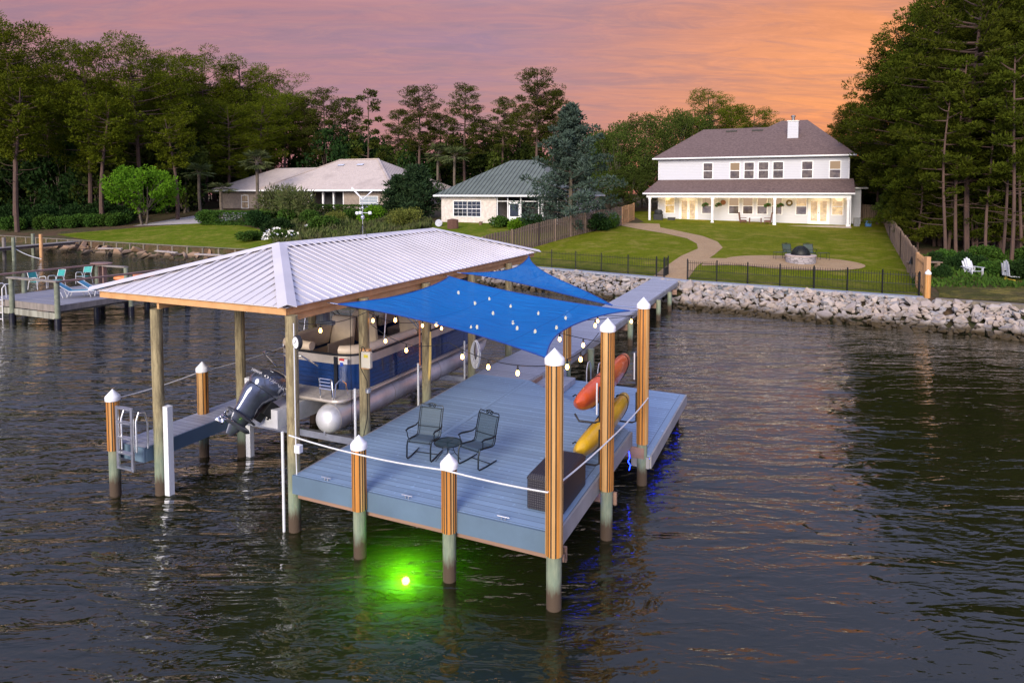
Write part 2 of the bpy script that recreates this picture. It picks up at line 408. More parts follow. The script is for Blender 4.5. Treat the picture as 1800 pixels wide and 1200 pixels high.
MT['oldwood'] = M('weathered_timber', (.24, .195, .14), .85, vs=3, bump=.5, bs=18, sc3=(1, 1, .2), col2=(.12, .105, .08))
MT['mosswood'] = M('mossy_boards', (.36, .36, .29), .9, vs=2.2, bump=.4, bs=15, sc3=(3, 3, .3), col2=(.16, .15, .12))
bh = thing('timber_bulkhead', 'old plank bulkhead with square posts at the edge of the left lawn', 'bulkhead')
strip('cap_rail', -140, -24.6, -.28, .10, 1.04, 1.10, MT['oldwood'], bh)
strip('plank_face', -140, -24.6, -.14, -.06, -.4, 1.035, MT['mosswood'], bh)
for i in range(29):
    e = -84+i*2.1
    if e > -25: break
    q = [ew(e, -.38), ew(e+.2, -.38), ew(e+.2, -.145), ew(e, -.145)]; mb = MB(); mb.prism(q, -.3, 1.03); mb.build('wale_post', MT['oldwood'], bh)
rb = thing('low_bulkhead', 'low dark timber bulkhead at the edge of the wooded lot on the right', 'bulkhead')
strip('cap_rail', 3.25, 40, -.35, .05, .86, 1.09, MT['oldwood'], rb)
strip('plank_face', 3.25, 40, -.30, -.15, -.3, .855, MT['mosswood'], rb)
# ================================================================== RIPRAP
def rock_mat(name, c1, c2, c3, brown):
    m, t = newmat(name)
    g = t.n('ShaderNodeNewGeometry'); oi = t.n('ShaderNodeObjectInfo')
    p = t.n('ShaderNodeTexCoord').outputs['Object']; z = t.n('ShaderNodeSeparateXYZ', {0: g.outputs['Position']}).outputs[2]
    c = t.mix(oi.outputs['Random'], c1, c2)
    c = t.mix(t.math('MULTIPLY', g.outputs['Random Per Island'], .7), c, c3)
    n = t.noise(p, 3.0, 6, .7); c = t.mix(t.math('MULTIPLY', t.ramp(n, [(.4, 0.), (.68, 1.)]), .45), c, brown)
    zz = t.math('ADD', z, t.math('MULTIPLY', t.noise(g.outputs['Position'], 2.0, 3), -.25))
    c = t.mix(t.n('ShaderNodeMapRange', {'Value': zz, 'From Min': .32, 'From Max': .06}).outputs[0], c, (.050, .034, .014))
    bs = t.n('ShaderNodeBsdfPrincipled', {'Base Color': c, 'Roughness': .88, 'Normal': t.n('ShaderNodeBump', {'Height': t.noise(p, 9, 6, .75), 'Strength': .5, 'Distance': .03}).outputs[0]})
    t.n('ShaderNodeOutputMaterial', {0: bs.outputs[0]}); return m
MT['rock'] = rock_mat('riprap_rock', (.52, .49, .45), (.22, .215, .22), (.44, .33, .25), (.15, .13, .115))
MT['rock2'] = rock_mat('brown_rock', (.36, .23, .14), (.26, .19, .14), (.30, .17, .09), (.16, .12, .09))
def rock_mesh(seed, mat, fl=.62):
    r = random.Random(seed); bm = bmesh.new()
    ax = (1, r.uniform(.62, .95), r.uniform(fl*.7, fl*1.25))
    for k in range(r.randint(9, 13)):
        v = [r.uniform(-1, 1) for _ in range(3)]
        mx = max(abs(q) for q in v); v = [q/mx*r.uniform(.82, 1.0) for q in v]
        bm.verts.new([v[i]*ax[i]*.5 for i in range(3)])
    bmesh.ops.convex_hull(bm, input=bm.verts)
    lo = [v for v in bm.verts if not v.link_faces]; bmesh.ops.delete(bm, geom=lo, context='VERTS')
    bmesh.ops.dissolve_limit(bm, angle_limit=rad(14), verts=bm.verts, edges=bm.edges)
    bmesh.ops.bevel(bm, geom=list(bm.edges), offset=.025, segments=1, affect='EDGES')
    bmesh.ops.recalc_face_normals(bm, faces=bm.faces)
    me = bpy.data.meshes.new('boulder'); bm.to_mesh(me); bm.free(); me.materials.append(mat); return me
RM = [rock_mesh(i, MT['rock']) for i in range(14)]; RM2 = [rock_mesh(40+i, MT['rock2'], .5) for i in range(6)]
rr = random.Random(5)
def slope_z(d): return -.35+(1.02+.35)*max(0, min(1, (d+4.0)/3.5))
def put_rock(me, e, d, z, sz, label, group):
    o = bpy.data.objects.new('boulder', me); COL.objects.link(o); x, y = ew(e, d)
    o.location = (x, y, z); o.rotation_euler = (rr.uniform(-.7, .7), rr.uniform(-.7, .7), rr.uniform(0, 6.28))
    o.scale = (sz*rr.uniform(.85, 1.25), sz*rr.uniform(.85, 1.15), sz*rr.uniform(.8, 1.2))
    tag(o, label, 'boulder', group)
# poisson-ish scatter
spots = []
def scatter(e0, e1, d0, d1, n, mind):
    out = []; tries = 0
    while len(out) < n and tries < 20000:
        tries += 1; e = rr.uniform(e0, e1); d = rr.uniform(d0, d1)
        if all((e-a)**2+(d-b)**2 > mind*mind for a, b in out): out.append((e, d))
    return out
for e0, e1, n, lab, gr in ((-8.2, 3.0, 128, 'angular pale boulder on the slope below the seawall right of the walkway', 'boulders right of the walkway'),
                       (3.0, 11.0, 86, 'angular pale boulder below the low timber bulkhead at the wooded lot', 'boulders at the wooded lot'),
                       (-21.5, -8.6, 62, 'angular pale boulder on the slope left of the walkway', 'boulders left of the walkway')):
    for e, d in scatter(e0, e1, -3.9, -.62, n, .38):
        put_rock(rr.choice(RM), e, d, slope_z(d)-.02+rr.uniform(-.02, .08), rr.choice([.36, .44, .54, .70]), lab, gr)
# the smaller stones between them: one heap
src = [(np.array([v.co[:] for v in me.vertices]), [list(p.vertices) for p in me.polygons]) for me in RM[:8]]
mb = MB()
for k in range(2600):
    e = rr.uniform(-22, 11); d = rr.uniform(-4.2, -.5); V, Fc = rr.choice(src)
    R_ = np.array(Matrix.Rotation(rr.uniform(0, 6), 3, 'Z') @ Matrix.Rotation(rr.uniform(-1, 1), 3, 'X')); s_ = rr.uniform(.22, .46)
    x, y = ew(e, d); V2 = (V*s_)@R_.T+np.array([x, y, slope_z(d)-.0+rr.uniform(-.06, .07)])
    mb.add(V2.tolist(), Fc)
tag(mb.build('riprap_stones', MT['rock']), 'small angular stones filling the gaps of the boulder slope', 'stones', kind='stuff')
for e, d in scatter(-76, -38, -2.5, -.45, 70, .45):
    put_rock(rr.choice(RM2), e, d, .42+(d+.45)*.28+rr.uniform(-.05, .1), rr.choice([.8, 1.1, 1.5]), 'flat brown rock heaped below the old plank bulkhead on the left', 'brown rocks below the left bulkhead')
mb = MB()
for k in range(520):
    e = rr.uniform(-76, -38); d = rr.uniform(-2.9, -.3); V, Fc = rr.choice(src); s_ = rr.uniform(.3, .7)
    R_ = np.array(Matrix.Rotation(rr.uniform(0, 6), 3, 'Z') @ Matrix.Rotation(rr.uniform(-1, 1), 3, 'X'))
    x, y = ew(e, d); mb.add(((V*s_)@R_.T+np.array([x, y, .28+(d+.4)*.24])).tolist(), Fc)
tag(mb.build('shore_stones', MT['rock2']), 'small brown stones heaped below the old plank bulkhead', 'stones', kind='stuff')
MT['drift'] = M('driftwood', (.42, .36, .32), .9, vs=4, bump=.5, bs=20)
for i, (e, d, L_, a, lb) in enumerate([(-64, -1.6, 2.6, .3, 'pale plank lying on the brown rocks, nearest the small pier'), (-56, -1.4, 3.6, -.1, 'long bleached plank lying across the brown rocks'), (-50, -1.6, 3.0, .15, 'bleached board lying on the rocks nearest the metal roof')]):
    mb = MB(); mb.box(-L_/2, L_/2, -.14, .14, -.04, .04); x, y = ew(e, d)
    o = mb.build('plank', MT['drift'], loc=(x, y, .62), rz=a-.49); o.rotation_euler.x = .15; tag(o, lb, 'plank')
# ================================================================== FENCES
MT['fencew'] = M('grey_fence_boards', (.25, .17, .115), .85, vs=2.5, bump=.4, bs=20, sc3=(3, 3, .25), col2=(.155, .11, .085))
MT['fencen'] = M('new_fence_boards', (.55, .31, .15), .7, vs=2.5, bump=.3, bs=20, sc3=(3, 3, .25), col2=(.42, .23, .10))
MT['iron'] = M('black_iron', (.012, .012, .012), .5, .4, vs=10)
def board_fence(name, label, pts, mat, h=1.83, pw=.135, gap=.03, wave=.05, post=True):
    t_ = thing(name, label, 'fence', (pts[0][0], pts[0][1], ground(*pts[0])))
    off = t_.location; mb = MB(off); rl = MB(off); r = random.Random(hash(label) % 1000 if False else len(label))
    for a, b in zip(pts, pts[1:]):
        a = Vector(a); b = Vector(b); Ls = (b-a).length; d = (b-a)/Ls; n = int(Ls/(pw+gap)); nr = Vector((-d.y, d.x))
        for i in range(n):
            c = a+d*((i+.5)*Ls/n); z = ground(c.x, c.y)
            side = .02 if i % 2 else -.02
            q = [c+d*sx*pw/2+nr*(sy*.01+side) for sx, sy in ((-1,-1),(1,-1),(1,1),(-1,1))]
            mb.prism([tuple(v) for v in q], z+.02, z+h+r.uniform(-wave, wave)*.5+wave*math.sin(i*.21))
        k = max(1, int(Ls/2.4))
        for zz in (.35, 1.5):
            for i in range(k):
                p, q = a.lerp(b, i/k), a.lerp(b, (i+1)/k)
                rl.beam((p.x, p.y, ground(p.x, p.y)+zz), (q.x, q.y, ground(q.x, q.y)+zz), .035, .09)
        if post:
            for i in range(k+1):
                p = a.lerp(b, i/k); ps = MB(off); ps.box(p.x-.05, p.x+.05, p.y-.05, p.y+.05, ground(p.x, p.y), ground(p.x, p.y)+h+.02); ps.build('post', mat, t_)
    mb.build('boards', mat, t_); rl.build('rails', mat, t_)
    return t_
board_fence('board_fence', 'long weathered board fence between the white house lawn and the green roofed house', [(-2.1, 46.0), (2.1, 51.8), (9.5, 63.0), (10.9, 65.2)], MT['fencew'])
board_fence('board_fence', 'newer yellowish board fence beside the grill at the left end of the porch', [(11.0, 65.3), (13.2, 70.8)], MT['fencen'])
board_fence('board_fence', 'long weathered board fence between the lawn and the pine woods on the right', [(21.3, 34.2), (26.25, 44.0), (31.5, 54.4), (38.4, 67.5)], MT['fencew'])
board_fence('board_fence', 'short new orange board fence section at the waterside corner of the lawn', [(20.05, 31.6), (21.2, 34.1)], MT['fencen'], wave=.02, gap=.05)
board_fence('board_fence', 'brown cross fence in the shade at the right end of the white house', [(35.2, 70.2), (38.5, 67.6)], MT['fencew'])
mb = MB((19.92, 31.25, 1)); mb.box(19.83, 20.03, 31.15, 31.35, 1.0, 2.95); tag(mb.build('fence_post', MT['fencen'], loc=(19.92, 31.25, 1)), 'square orange end post of the new board fence by the boulders', 'post')
def iron_fence(label, e0, e1, ret=0):
    p0 = ew(e0, .3); t_ = thing('iron_fence', label, 'fence', (p0[0], p0[1], 1.08)); off = t_.location
    es = [e0]+[a for a, _ in SH if e0 < a < e1]+[e1]; pts = [ew(a, .3) for a in es]
    if ret: pts.insert(0 if ret < 0 else len(pts), ew(e0 if ret < 0 else e1, 1.2))
    pan = MB(off); k = 0; z = 1.10
    for a, b in zip(pts, pts[1:]):
        a = Vector(a); b = Vector(b); Ls = (b-a).length; d = (b-a)/Ls
        n = max(1, round(Ls/1.83))
        for i in range(n+1):
            if i == n and b != Vector(pts[-1]): continue
            c = a.lerp(b, i/n); q = MB(off); q.box(c.x-.03, c.x+.03, c.y-.03, c.y+.03, z-.1, z+1.12)
            q.lathe([(.035, 1.12), (.035, 1.15), (.001, 1.19)], (c.x, c.y, z), 6); q.build('post', MT['iron'], t_)
        m_ = round(Ls/.115)
        for i in range(m_):
            c = a.lerp(b, (i+.5)/m_); pan.box(c.x-.008, c.x+.008, c.y-.008, c.y+.008, z+.05, z+1.08)
            c = a.lerp(b, (i+1)/m_); pan.box(c.x-.006, c.x+.006, c.y-.006, c.y+.006, z+.05, z+.52)
        for zz in (.10, .52, .95): pan.beam((a.x, a.y, z+zz), (b.x, b.y, z+zz), .02, .025)
    pan.build('panel', MT['iron'], t_)
iron_fence('black iron picket fence on the seawall left of the walkway', -22, -10.0, 1)
iron_fence('black iron picket fence on the seawall between walkway and board fence', -8.55, 2.6)
HB_ = []
# ================================================================== WHITE HOUSE
def siding(name, col, pitch=.17, st=.6):
    m, t = newmat(name); p = t.n('ShaderNodeTexCoord').outputs['Object']
    z = t.n('ShaderNodeSeparateXYZ', {0: p}).outputs[2]
    fr = t.math('FRACT', t.math('DIVIDE', z, pitch))
    c = t.mix(t.math('MULTIPLY', t.ramp(fr, [(.0, 1.), (.16, 0.)]), .6), col, tuple(q*.5 for q in col))
    c = t.mix(t.math('MULTIPLY', t.noise(p, 1.5, 4), .2), c, tuple(q*.75 for q in col))
    bs = t.n('ShaderNodeBsdfPrincipled', {'Base Color': c, 'Roughness': .6, 'Normal': t.n('ShaderNodeBump', {'Height': fr, 'Strength': 1.0, 'Distance': .03}).outputs[0]})
    t.n('ShaderNodeOutputMaterial', {0: bs.outputs[0]}); return m
def shingle(name, c1, c2):
    m, t = newmat(name); p = t.n('ShaderNodeTexCoord').outputs['Object']
    z = t.n('ShaderNodeSeparateXYZ', {0: p}).outputs[2]; row = t.math('FRACT', t.math('DIVIDE', z, .085))
    c = t.mix(t.ramp(t.noise(p, 4, 6, .85, sc3=(1, 1, 2.5)), [(.40, 0.), (.60, 1.)]), tuple(q*.7 for q in c1), tuple(q*1.1 for q in c2))
    c = t.mix(t.math('MULTIPLY', t.ramp(row, [(0., 1.), (.15, 0.)]), .35), c, tuple(q*.5 for q in c1))
    c = t.mix(t.math('MULTIPLY', t.noise(p, .4, 4), .35), c, c2)
    bs = t.n('ShaderNodeBsdfPrincipled', {'Base Color': c, 'Roughness': .92, 'Normal': t.n('ShaderNodeBump', {'Height': t.noise(p, 25, 3, .8), 'Strength': .4, 'Distance': .02}).outputs[0]})
    t.n('ShaderNodeOutputMaterial', {0: bs.outputs[0]}); return m
def litglass(name, c1, c2, st, refl=.12):
    """window pane of a lit room: some blinds and furniture behind the glass"""
    m, t = newmat(name); p = t.n('ShaderNodeTexCoord').outputs['Object']; oi = t.n('ShaderNodeObjectInfo')
    g = t.n('ShaderNodeNewGeometry')
    n = t.noise(g.outputs['Position'], 1.7, 4, .6); n2 = t.noise(g.outputs['Position'], 5.0, 4, .6, sc3=(.3, .3, 3))
    c = t.mix(t.ramp(n, [(.38, 0.), (.62, 1.)]), c1, c2)
    c = t.mix(t.math('MULTIPLY', t.ramp(n2, [(.4, 0.), (.6, 1.)]), .5), c, tuple(q*.4 for q in c1))
    e = t.n('ShaderNodeEmission', {'Color': c, 'Strength': st})
    gl = t.n('ShaderNodeBsdfGlossy', {'Color': (.9, .9, 1), 'Roughness': .05})
    mx = t.n('ShaderNodeMixShader', {0: refl, 1: e.outputs[0], 2: gl.outputs[0]})
    t.n('ShaderNodeOutputMaterial', {0: mx.outputs[0]}); return m
MT['siding'] = siding('white_siding', (.64, .65, .71))
MT['white'] = M('white_paint', (.80, .80, .80), .5, var=.04, vs=4)
MT['shing'] = shingle('brown_shingles', (.105, .064, .056), (.165, .11, .096))
MT['paneW'] = litglass('lit_pane', (1.0, .66, .22), (.62, .36, .10), 1.0)
MT['paneD'] = litglass('dim_pane', (.40, .29, .21), (.16, .11, .09), .60, .06)
MT['paneB'] = M('dark_glass', (.02, .024, .03), .08, var=.05, spec=.8)
MT['blind'] = EM('lit_blind', (.62, .42, .27), .62)
wh = thing('white_house', 'white two storey house with brown hip roof and a long lit back porch', 'house', D(-2, 64.35, 2.7), RZ)
ho = (-2, 64.35, 2.7)
def hip(mb, s0, s1, t0, t1, z0, r0, r1, rt, rz_, mi=0, th=.14):
    A = [(s0, t0, z0), (s1, t0, z0), (s1, t1, z0), (s0, t1, z0)]; ra = (r0, rt, rz_); rb_ = (r1, rt, rz_)
    vs = A+[ra, rb_]+[(a, b, z0-th) for a, b, _ in A]
    mb.add(vs, [(0, 1, 5, 4), (1, 2, 5), (2, 3, 4, 5), (3, 0, 4)], mi)
    mb.add(vs, [(6, 9, 8, 7)], 1); mb.add(vs, [(6, 7, 1, 0), (7, 8, 2, 1), (8, 9, 3, 2), (9, 6, 0, 3)], 1)
mb = MB(ho); mb.box(-11.41, 7.5, 64.35, 76, 2.3, 9.64); mb.box(-6.2, 7.5, 76.01, 80, 2.3, 9.6); mb.box(7.51, 8.7, 66.2, 74, 2.3, 6.6); mb.build('wall', MT['siding'], wh)
mb = MB(ho)
hip(mb, -11.95, 8.05, 63.8, 76.6, 9.80, -7.5, .5, 71.0, 13.4)
hip(mb, -6.5, 8.03, 63.83, 81.5, 9.795, .9, 3.6, 72.7, 14.22)
roof = mb.build('roof', [MT['shing'], MT['white']], wh)
mb = MB(ho)
for a, b in ((-4.9, -3.7), (-2.1, -.9)):
    mb.box(a, b, 70.0, 70.25, 12.93, 13.10)
mb.build('roof_vent', MT['iron'], roof)
mb = MB(ho); mb.box(1.66, 2.72, 67.9, 68.9, 11.2, 13.65); ch = mb.build('chimney', MT['siding'], roof)
mb = MB(ho); mb.box(1.6, 2.78, 67.84, 68.96, 13.652, 13.73); mb.lathe([(.16, 0), (.16, .38), (.24, .42), (.24, .55), (.05, .62)], (2.19, 68.4, 13.73), 12); mb.build('chimney_cap', M('flue_metal', (.35, .33, .32), .4, .8), roof)
# gutter and downspouts
mb = MB(ho); mb.beam((-11.95, 63.72, 9.72), (8.05, 63.72, 9.72), .12, .13); mb.beam((-12.45, 61.35, 5.92), (7.85, 61.35, 5.92), .12, .13)
mb.beam((-11.32, 64.28, 9.5), (-11.32, 64.28, 7.4), .08, .07, up=(1, 0, 0)); mb.beam((7.42, 64.28, 9.5), (7.42, 64.28, 7.4), .08, .07, up=(1, 0, 0)); mb.beam((7.5, 61.6, 5.8), (7.5, 61.6, 2.8), .08, .07, up=(1, 0, 0))
mb.build('gutter', MT['white'], wh)
# porch
mb = MB(ho)
zt = 7.42
vs = [(-12.45, 61.42, 6.0), (7.87, 61.42, 6.0), (7.87, 64.34, zt), (-11.35, 64.34, zt), (-12.45, 64.34, 6.0)]
vs2 = [(a, b, c-.12) for a, b, c in vs]
mb.add(vs, [(0, 1, 2, 3), (0, 3, 4)], 0); mb.add(vs+vs2, [(5, 6, 1, 0), (6, 7, 2, 1), (9, 5, 0, 4), (5, 9, 8, 7, 6)], 1)
hip(mb, 6.9, 9.3, 65.6, 75, 6.55, 7.3, 7.6, 70, 7.6, 0)
pr = mb.build('porch_roof', [MT['shing'], MT['white']], wh)
mb = MB(ho); mb.box(-12.1, 7.5, 61.62, 61.86, 5.5, 5.84); mb.box(-12.1, 7.5, 61.87, 64.33, 5.76, 5.83); mb.build('porch_beam', MT['white'], wh)
mb = MB(ho); mb.box(-12.2, 7.6, 61.4, 64.34, 2.3, 2.76); mb.build('porch_floor', M('porch_concrete', (.42, .35, .30), .85, vs=2), wh)
for s_ in (-11.75, -5.24, .75, 7.3):
    mb = MB(ho); mb.box(s_-.11, s_+.11, 61.63, 61.85, 2.765, 5.495); mb.box(s_-.16, s_+.16, 61.58, 61.90, 2.763, 3.0); mb.box(s_-.15, s_+.15, 61.59, 61.89, 5.3, 5.49); mb.build('porch_post', MT['white'], wh)
def window(parent, off, s0, s1, z0, z1, t, pane, pane2=None, grid=0, frame=None, curtain=None):
    fm = MB(off); f = .07; frame = frame or MT['white']; td = t
    for a, b, c, d in ((s0-.09, s0, z0-.09, z1+.09), (s1, s1+.09, z0-.09, z1+.09), (s0, s1, z1, z1+.09), (s0-.0, s1+.0, z0-.09, z0)):
        fm.box(a, b, td-.05, td+.02, c, d)
    zm = (z0+z1)/2; fm.box(s0+.001, s1-.001, td-.04, td-.005, zm-.035, zm+.035)
    if grid:
        for i in range(1, grid+1): x = s0+(s1-s0)*i/(grid+1); fm.box(x-.012, x+.012, td-.03, td-.006, z0, zm-.036); fm.box(x-.012, x+.012, td-.03, td-.006, zm+.036, z1)
        for zz in (z0+(z1-z0)*.25, z0+(z1-z0)*.75): fm.box(s0+.002, s1-.002, td-.028, td-.008, zz-.012, zz+.012)
    wn = fm.build('window', frame, parent)
    pm = MB(off); pm.add([(s0, td-.004, z0), (s1, td-.004, z0), (s1, td-.004, zm-.01), (s0, td-.004, zm-.01)], [(0, 1, 2, 3)])
    pm.add([(s0, td-.0045, zm+.01), (s1, td-.0045, zm+.01), (s1, td-.0045, z1), (s0, td-.0045, z1)], [(0, 1, 2, 3)], 1)
    pm.build('pane', [pane, pane2 or pane], wn); return wn
T2 = 64.35
for i, (a, b) in enumerate(((-6.54, -5.63), (-3.79, -2.87), (-2.37, -1.45), (-.96, -.04), (.45, 1.38), (3.18, 4.12), (5.73, 6.66))):
    window(wh, ho, a, b, 7.52, 9.16, T2, MT['paneD'], MT['blind'] if i in (1, 6) else MT['paneD'])
for i, (a, b) in enumerate(((-10.55, -9.62), (-6.62, -5.7), (-3.84, -2.9), (-2.43, -1.5), (-1.02, -.1), (.4, 1.32), (2.72, 3.65), (6.03, 6.96))):
    window(wh, ho, a, b, 3.80, 5.46, T2, MT['paneW'] if i in (0, 7) else MT['paneD'], MT['paneW'] if i in (0, 6, 7) else MT['blind'])
for a in (-8.95, 3.93):
    dm = MB(ho); dm.box(a-.12, a+1.86, T2-.07, T2+.02, 2.77, 5.42)
    dr = dm.build('door', MT['white'], wh)
    pm = MB(ho)
    for x in (a+.14, a+1.0): pm.box(x, x+.6, T2-.085, T2-.0701, 3.15, 5.15)
    pm.build('pane', MT['paneW'], dr)
    hm = MB(ho); hm.box(a+.84, a+.9, T2-.13, T2-.071, 3.95, 4.05); hm.build('handle', MT['iron'], dr)
# ceiling lamps of the porch: lit in the photograph
MT['lampw'] = EM('porch_lamp_glow', (1.0, .72, .38), 4)
for s_ in (-10.6, -8.1, -5.9, -3.4, -.6, 2.0, 4.8, 6.7):
    lm = MB(ho); lm.lathe([(.10, 0), (.10, -.035), (.06, -.06)], (s_, 63.2, 5.758), 12); lo = lm.build('ceiling_lamp', MT['lampw'], wh)
    pl = bpy.data.lights.new('porch_lamp_light', 'POINT'); pl.energy = 36; pl.color = (1.0, .70, .36); pl.shadow_soft_size = .4
    po = bpy.data.objects.new('porch_lamp_light', pl); COL.objects.link(po); po.location = D(s_, 63.3, 5.5)
# things on the porch
MT['blackcover'] = M('black_cover', (.015, .015, .018), .6)
mb = MB((-10.9, 62.4, 2.76)); mb.box(-11.45, -10.5, 62.15, 62.75, 2.76, 3.7); mb.lathe([(.42, 0), (.46, .25), (.3, .48), (.05, .5)], (-10.95, 62.45, 3.7), 12, sx=1.05, sy=.62)
tag(mb.build('grill', MT['blackcover'], loc=D(-10.9, 62.4, 2.76), rz=RZ, bevel=.04), 'tall barbecue grill under a black cover at the left end of the porch', 'grill')
mb = MB((-9.6, 62.7, 2.76)); mb.box(-9.95, -9.25, 62.4, 63.0, 2.77, 3.3); mb.box(-9.98, -9.22, 62.37, 63.03, 3.302, 3.36)
tag(mb.build('storage_box', MT['blackcover'], loc=D(-9.6, 62.7, 2.76), rz=RZ), 'small low black box on the porch beside the covered grill', 'box')
MT['redwood'] = M('dark_red_wood', (.12, .04, .022), .6)
tb = thing('dining_table', 'small porch table with a pale top between two dark wooden chairs', 'table', D(-1.1, 62.7, 2.76), RZ); to = (-1.1, 62.7, 2.76)
mb = MB(to); mb.box(-1.75, -.45, 62.3, 63.1, 3.46, 3.52); mb.build('tabletop', MT['white'], tb)
for a in (-1.65, -.55):
    for b in (62.38, 63.02):
        mb = MB(to); mb.box(a-.04, a+.04, b-.04, b+.04, 2.765, 3.458); mb.build('leg', MT['redwood'], tb)
for sx, lab in ((-2.25, 'dark wooden porch chair left of the pale topped table'), (.05, 'dark wooden porch chair right of the pale topped table')):
    c = thing('porch_chair', lab, 'chair', D(sx, 62.6, 2.76), RZ, 'dark wooden chairs on the porch'); of = (sx, 62.6, 2.76); dr_ = 1 if sx > -1 else -1
    mb = MB(of); mb.box(sx-.3, sx+.3, 62.3, 62.9, 3.14, 3.2); mb.build('seat', MT['redwood'], c)
    mb = MB(of); x = sx+dr_*.3
    for k in range(5): mb.beam((x, 62.33+k*.135, 3.0), (x+dr_*.15, 62.33+k*.135, 4.0), .125, .04, up=(0, 1, 0)); mb.beam((x-dr_*.5, 62.33+k*.135, 3.12), (x, 62.33+k*.135, 3.12), .04, .2)
    mb.build('backrest', MT['redwood'], c)
    for a in (-.27, .27):
        for b in (-.27, .27): mb = MB(of); mb.box(sx+a-.03, sx+a+.03, 62.6+b-.03, 62.6+b+.03, 2.765, 3.139); mb.build('leg', MT['redwood'], c)
    mb = MB(of)
    for b in (-.3, .3): mb.box(sx-.3, sx+.3, 62.6+b-.04, 62.6+b+.04, 3.42, 3.46)
    mb.build('armrest', MT['redwood'], c)
for s_, lab in ((-5.95, 'hanging fern basket just left of the second porch post'), (-4.62, 'hanging fern basket just right of the second porch post'), (.12, 'hanging fern basket just left of the third porch post'), (1.32, 'hanging fern basket just right of the third porch post')):
    hb = thing('hanging_basket', lab, 'hanging plant', D(s_, 61.8, 4.75), RZ); HB_.append(hb)
    mb = MB(); mb.lathe([(.10, -.12), (.17, 0), (.17, .02)], n=12); mb.build('basket', MT['redwood'], hb)
    mb = MB(); mb.tube([(0, 0, .02), (0, 0, .72)], .008, 4); mb.build('hanger', MT['iron'], hb)
mb = MB((1.0, 64.3, 4)); # wall wreath
mb.tube([(2.05+.24*math.cos(a), 64.24, 4.98+.24*math.sin(a)) for a in [i*math.pi/8 for i in range(16)]], .09, 6, closed=True)
mb.off = Vector((2.05, 64.24, 4.98)); tag(mb.build('wreath', M('wreath_green', (.06, .09, .03), .9, vs=30, col2=(.16, .07, .03)), loc=D(2.05, 64.24, 4.98), rz=RZ), 'round green wreath on the porch wall right of the third post', 'wreath')
mb = MB((-4.45, 64.28, 4.98)); mb.lathe([(.27, -.03), (.27, .03)], (-4.45, 64.28, 4.98), 16)
o = mb.build('wall_disc', M('copper_disc', (.25, .10, .04), .5, .5), loc=D(-4.45, 64.25, 4.98), rz=RZ); o.rotation_euler.x = rad(90); tag(o, 'round copper coloured ornament on the porch wall beside the second post', 'ornament')
# garbage bins and small things at the right end
for sx, c_, lab in ((8.2, (.18, .19, .2), 'grey bin standing at the right end of the porch'), (9.2, (.02, .12, .3), 'small blue bin by the shaded cross fence')):
    mb = MB((sx, 63.6, 2.7)); mb.prism([(sx-.25, 63.4), (sx+.25, 63.4), (sx+.28, 63.9), (sx-.28, 63.9)], 2.72, 3.5 if sx < 9 else 3.2); mb.box(sx-.3, sx+.3, 63.36, 63.94, 3.505 if sx < 9 else 3.205, 3.57 if sx < 9 else 3.26)
    tag(mb.build('bin', M('bin_plastic', c_, .5), loc=D(sx, 63.6, 2.7), rz=RZ), lab, 'bin')
# ================================================================== GREEN ROOFED HOUSE
def seam_mat(name, col):
    return M(name, col, .45, .3, vs=1.2, var=.1)
MT['cream'] = M('cream_stucco', (.66, .59, .53), .85, vs=3, bump=.3)
MT['greenmetal'] = seam_mat('green_metal', (.150, .172, .125)); MT['greenseam'] = seam_mat('green_seam', (.075, .085, .07))
gh = thing('green_roofed_house', 'low cream house with a green standing seam metal roof', 'house', D(-24, 52.3, 2.9), RZ); go = (-24, 52.3, 2.9)
mb = MB(go); mb.box(-32.1, -25.6, 52.3, 64, 2.4, 5.6); mb.box(-25.59, -18.0, 55.2, 64, 2.4, 5.6); mb.build('wall', MT['cream'], gh)
mb = MB(go); hip(mb, -32.7, -17.6, 51.7, 65, 5.78, -26.6, -23.6, 58.3, 9.6, 0, .16)
rf = mb.build('roof', [MT['greenmetal'], MT['white']], gh)
mb = MB(go)
k = 0
s_ = -32.3
def hipz(s, t):
    zf = [(t-51.7)*3.82/6.6, (65-t)*3.82/6.7, (s+32.7)*3.82/6.1, (-17.6-s)*3.82/6.0]; return 5.78+min(zf)
while s_ < -17.8:
    tt = 51.75; 
    t_end = min(58.3, 51.7+6.6*min((s_+32.7)/6.1, (-17.6-s_)/6.0))
    if t_end > 52: mb.beam((s_, 51.72, 5.80), (s_, t_end, hipz(s_, t_end)+.02), .07, .06)
    s_ += .48
tt = 52.2
while tt < 64.5:
    se = -32.7+6.1*min((tt-51.7)/6.6, (65-tt)/6.7); mb.beam((-32.68, tt, 5.80), (se, tt, hipz(se, tt)+.02), .05, .045); tt += .5
mb.build('roof_seams', MT['greenseam'], rf)
mb = MB(go); mb.beam((-32.7, 51.62, 5.68), (-17.6, 51.62, 5.68), .1, .14); mb.build('gutter', MT['white'], gh)
for a, b in ((-30.55, -29.0), (-28.9, -27.4)): window(gh, go, a, b, 3.55, 5.1, 52.3, MT['paneB'], grid=2)
dm = MB(go); dm.box(-24.2, -22.9, 52.32, 52.42, 2.95, 5.1); 
dm2 = MB(go)
for x in (-25.5, -24.3, -22.85, -20.9, -18.9, -18.0): dm2.box(x-.05, x+.05, 52.32, 52.42, 2.9, 5.6)
dm2.box(-25.5, -18.0, 52.34, 52.40, 5.1, 5.18)
dm2.build('porch_frame', MT['white'], gh)
dd = MB(go); dd.box(-24.2, -22.95, 52.33, 52.38, 2.95, 5.05); dd_ = dd.build('door', MT['white'], gh)
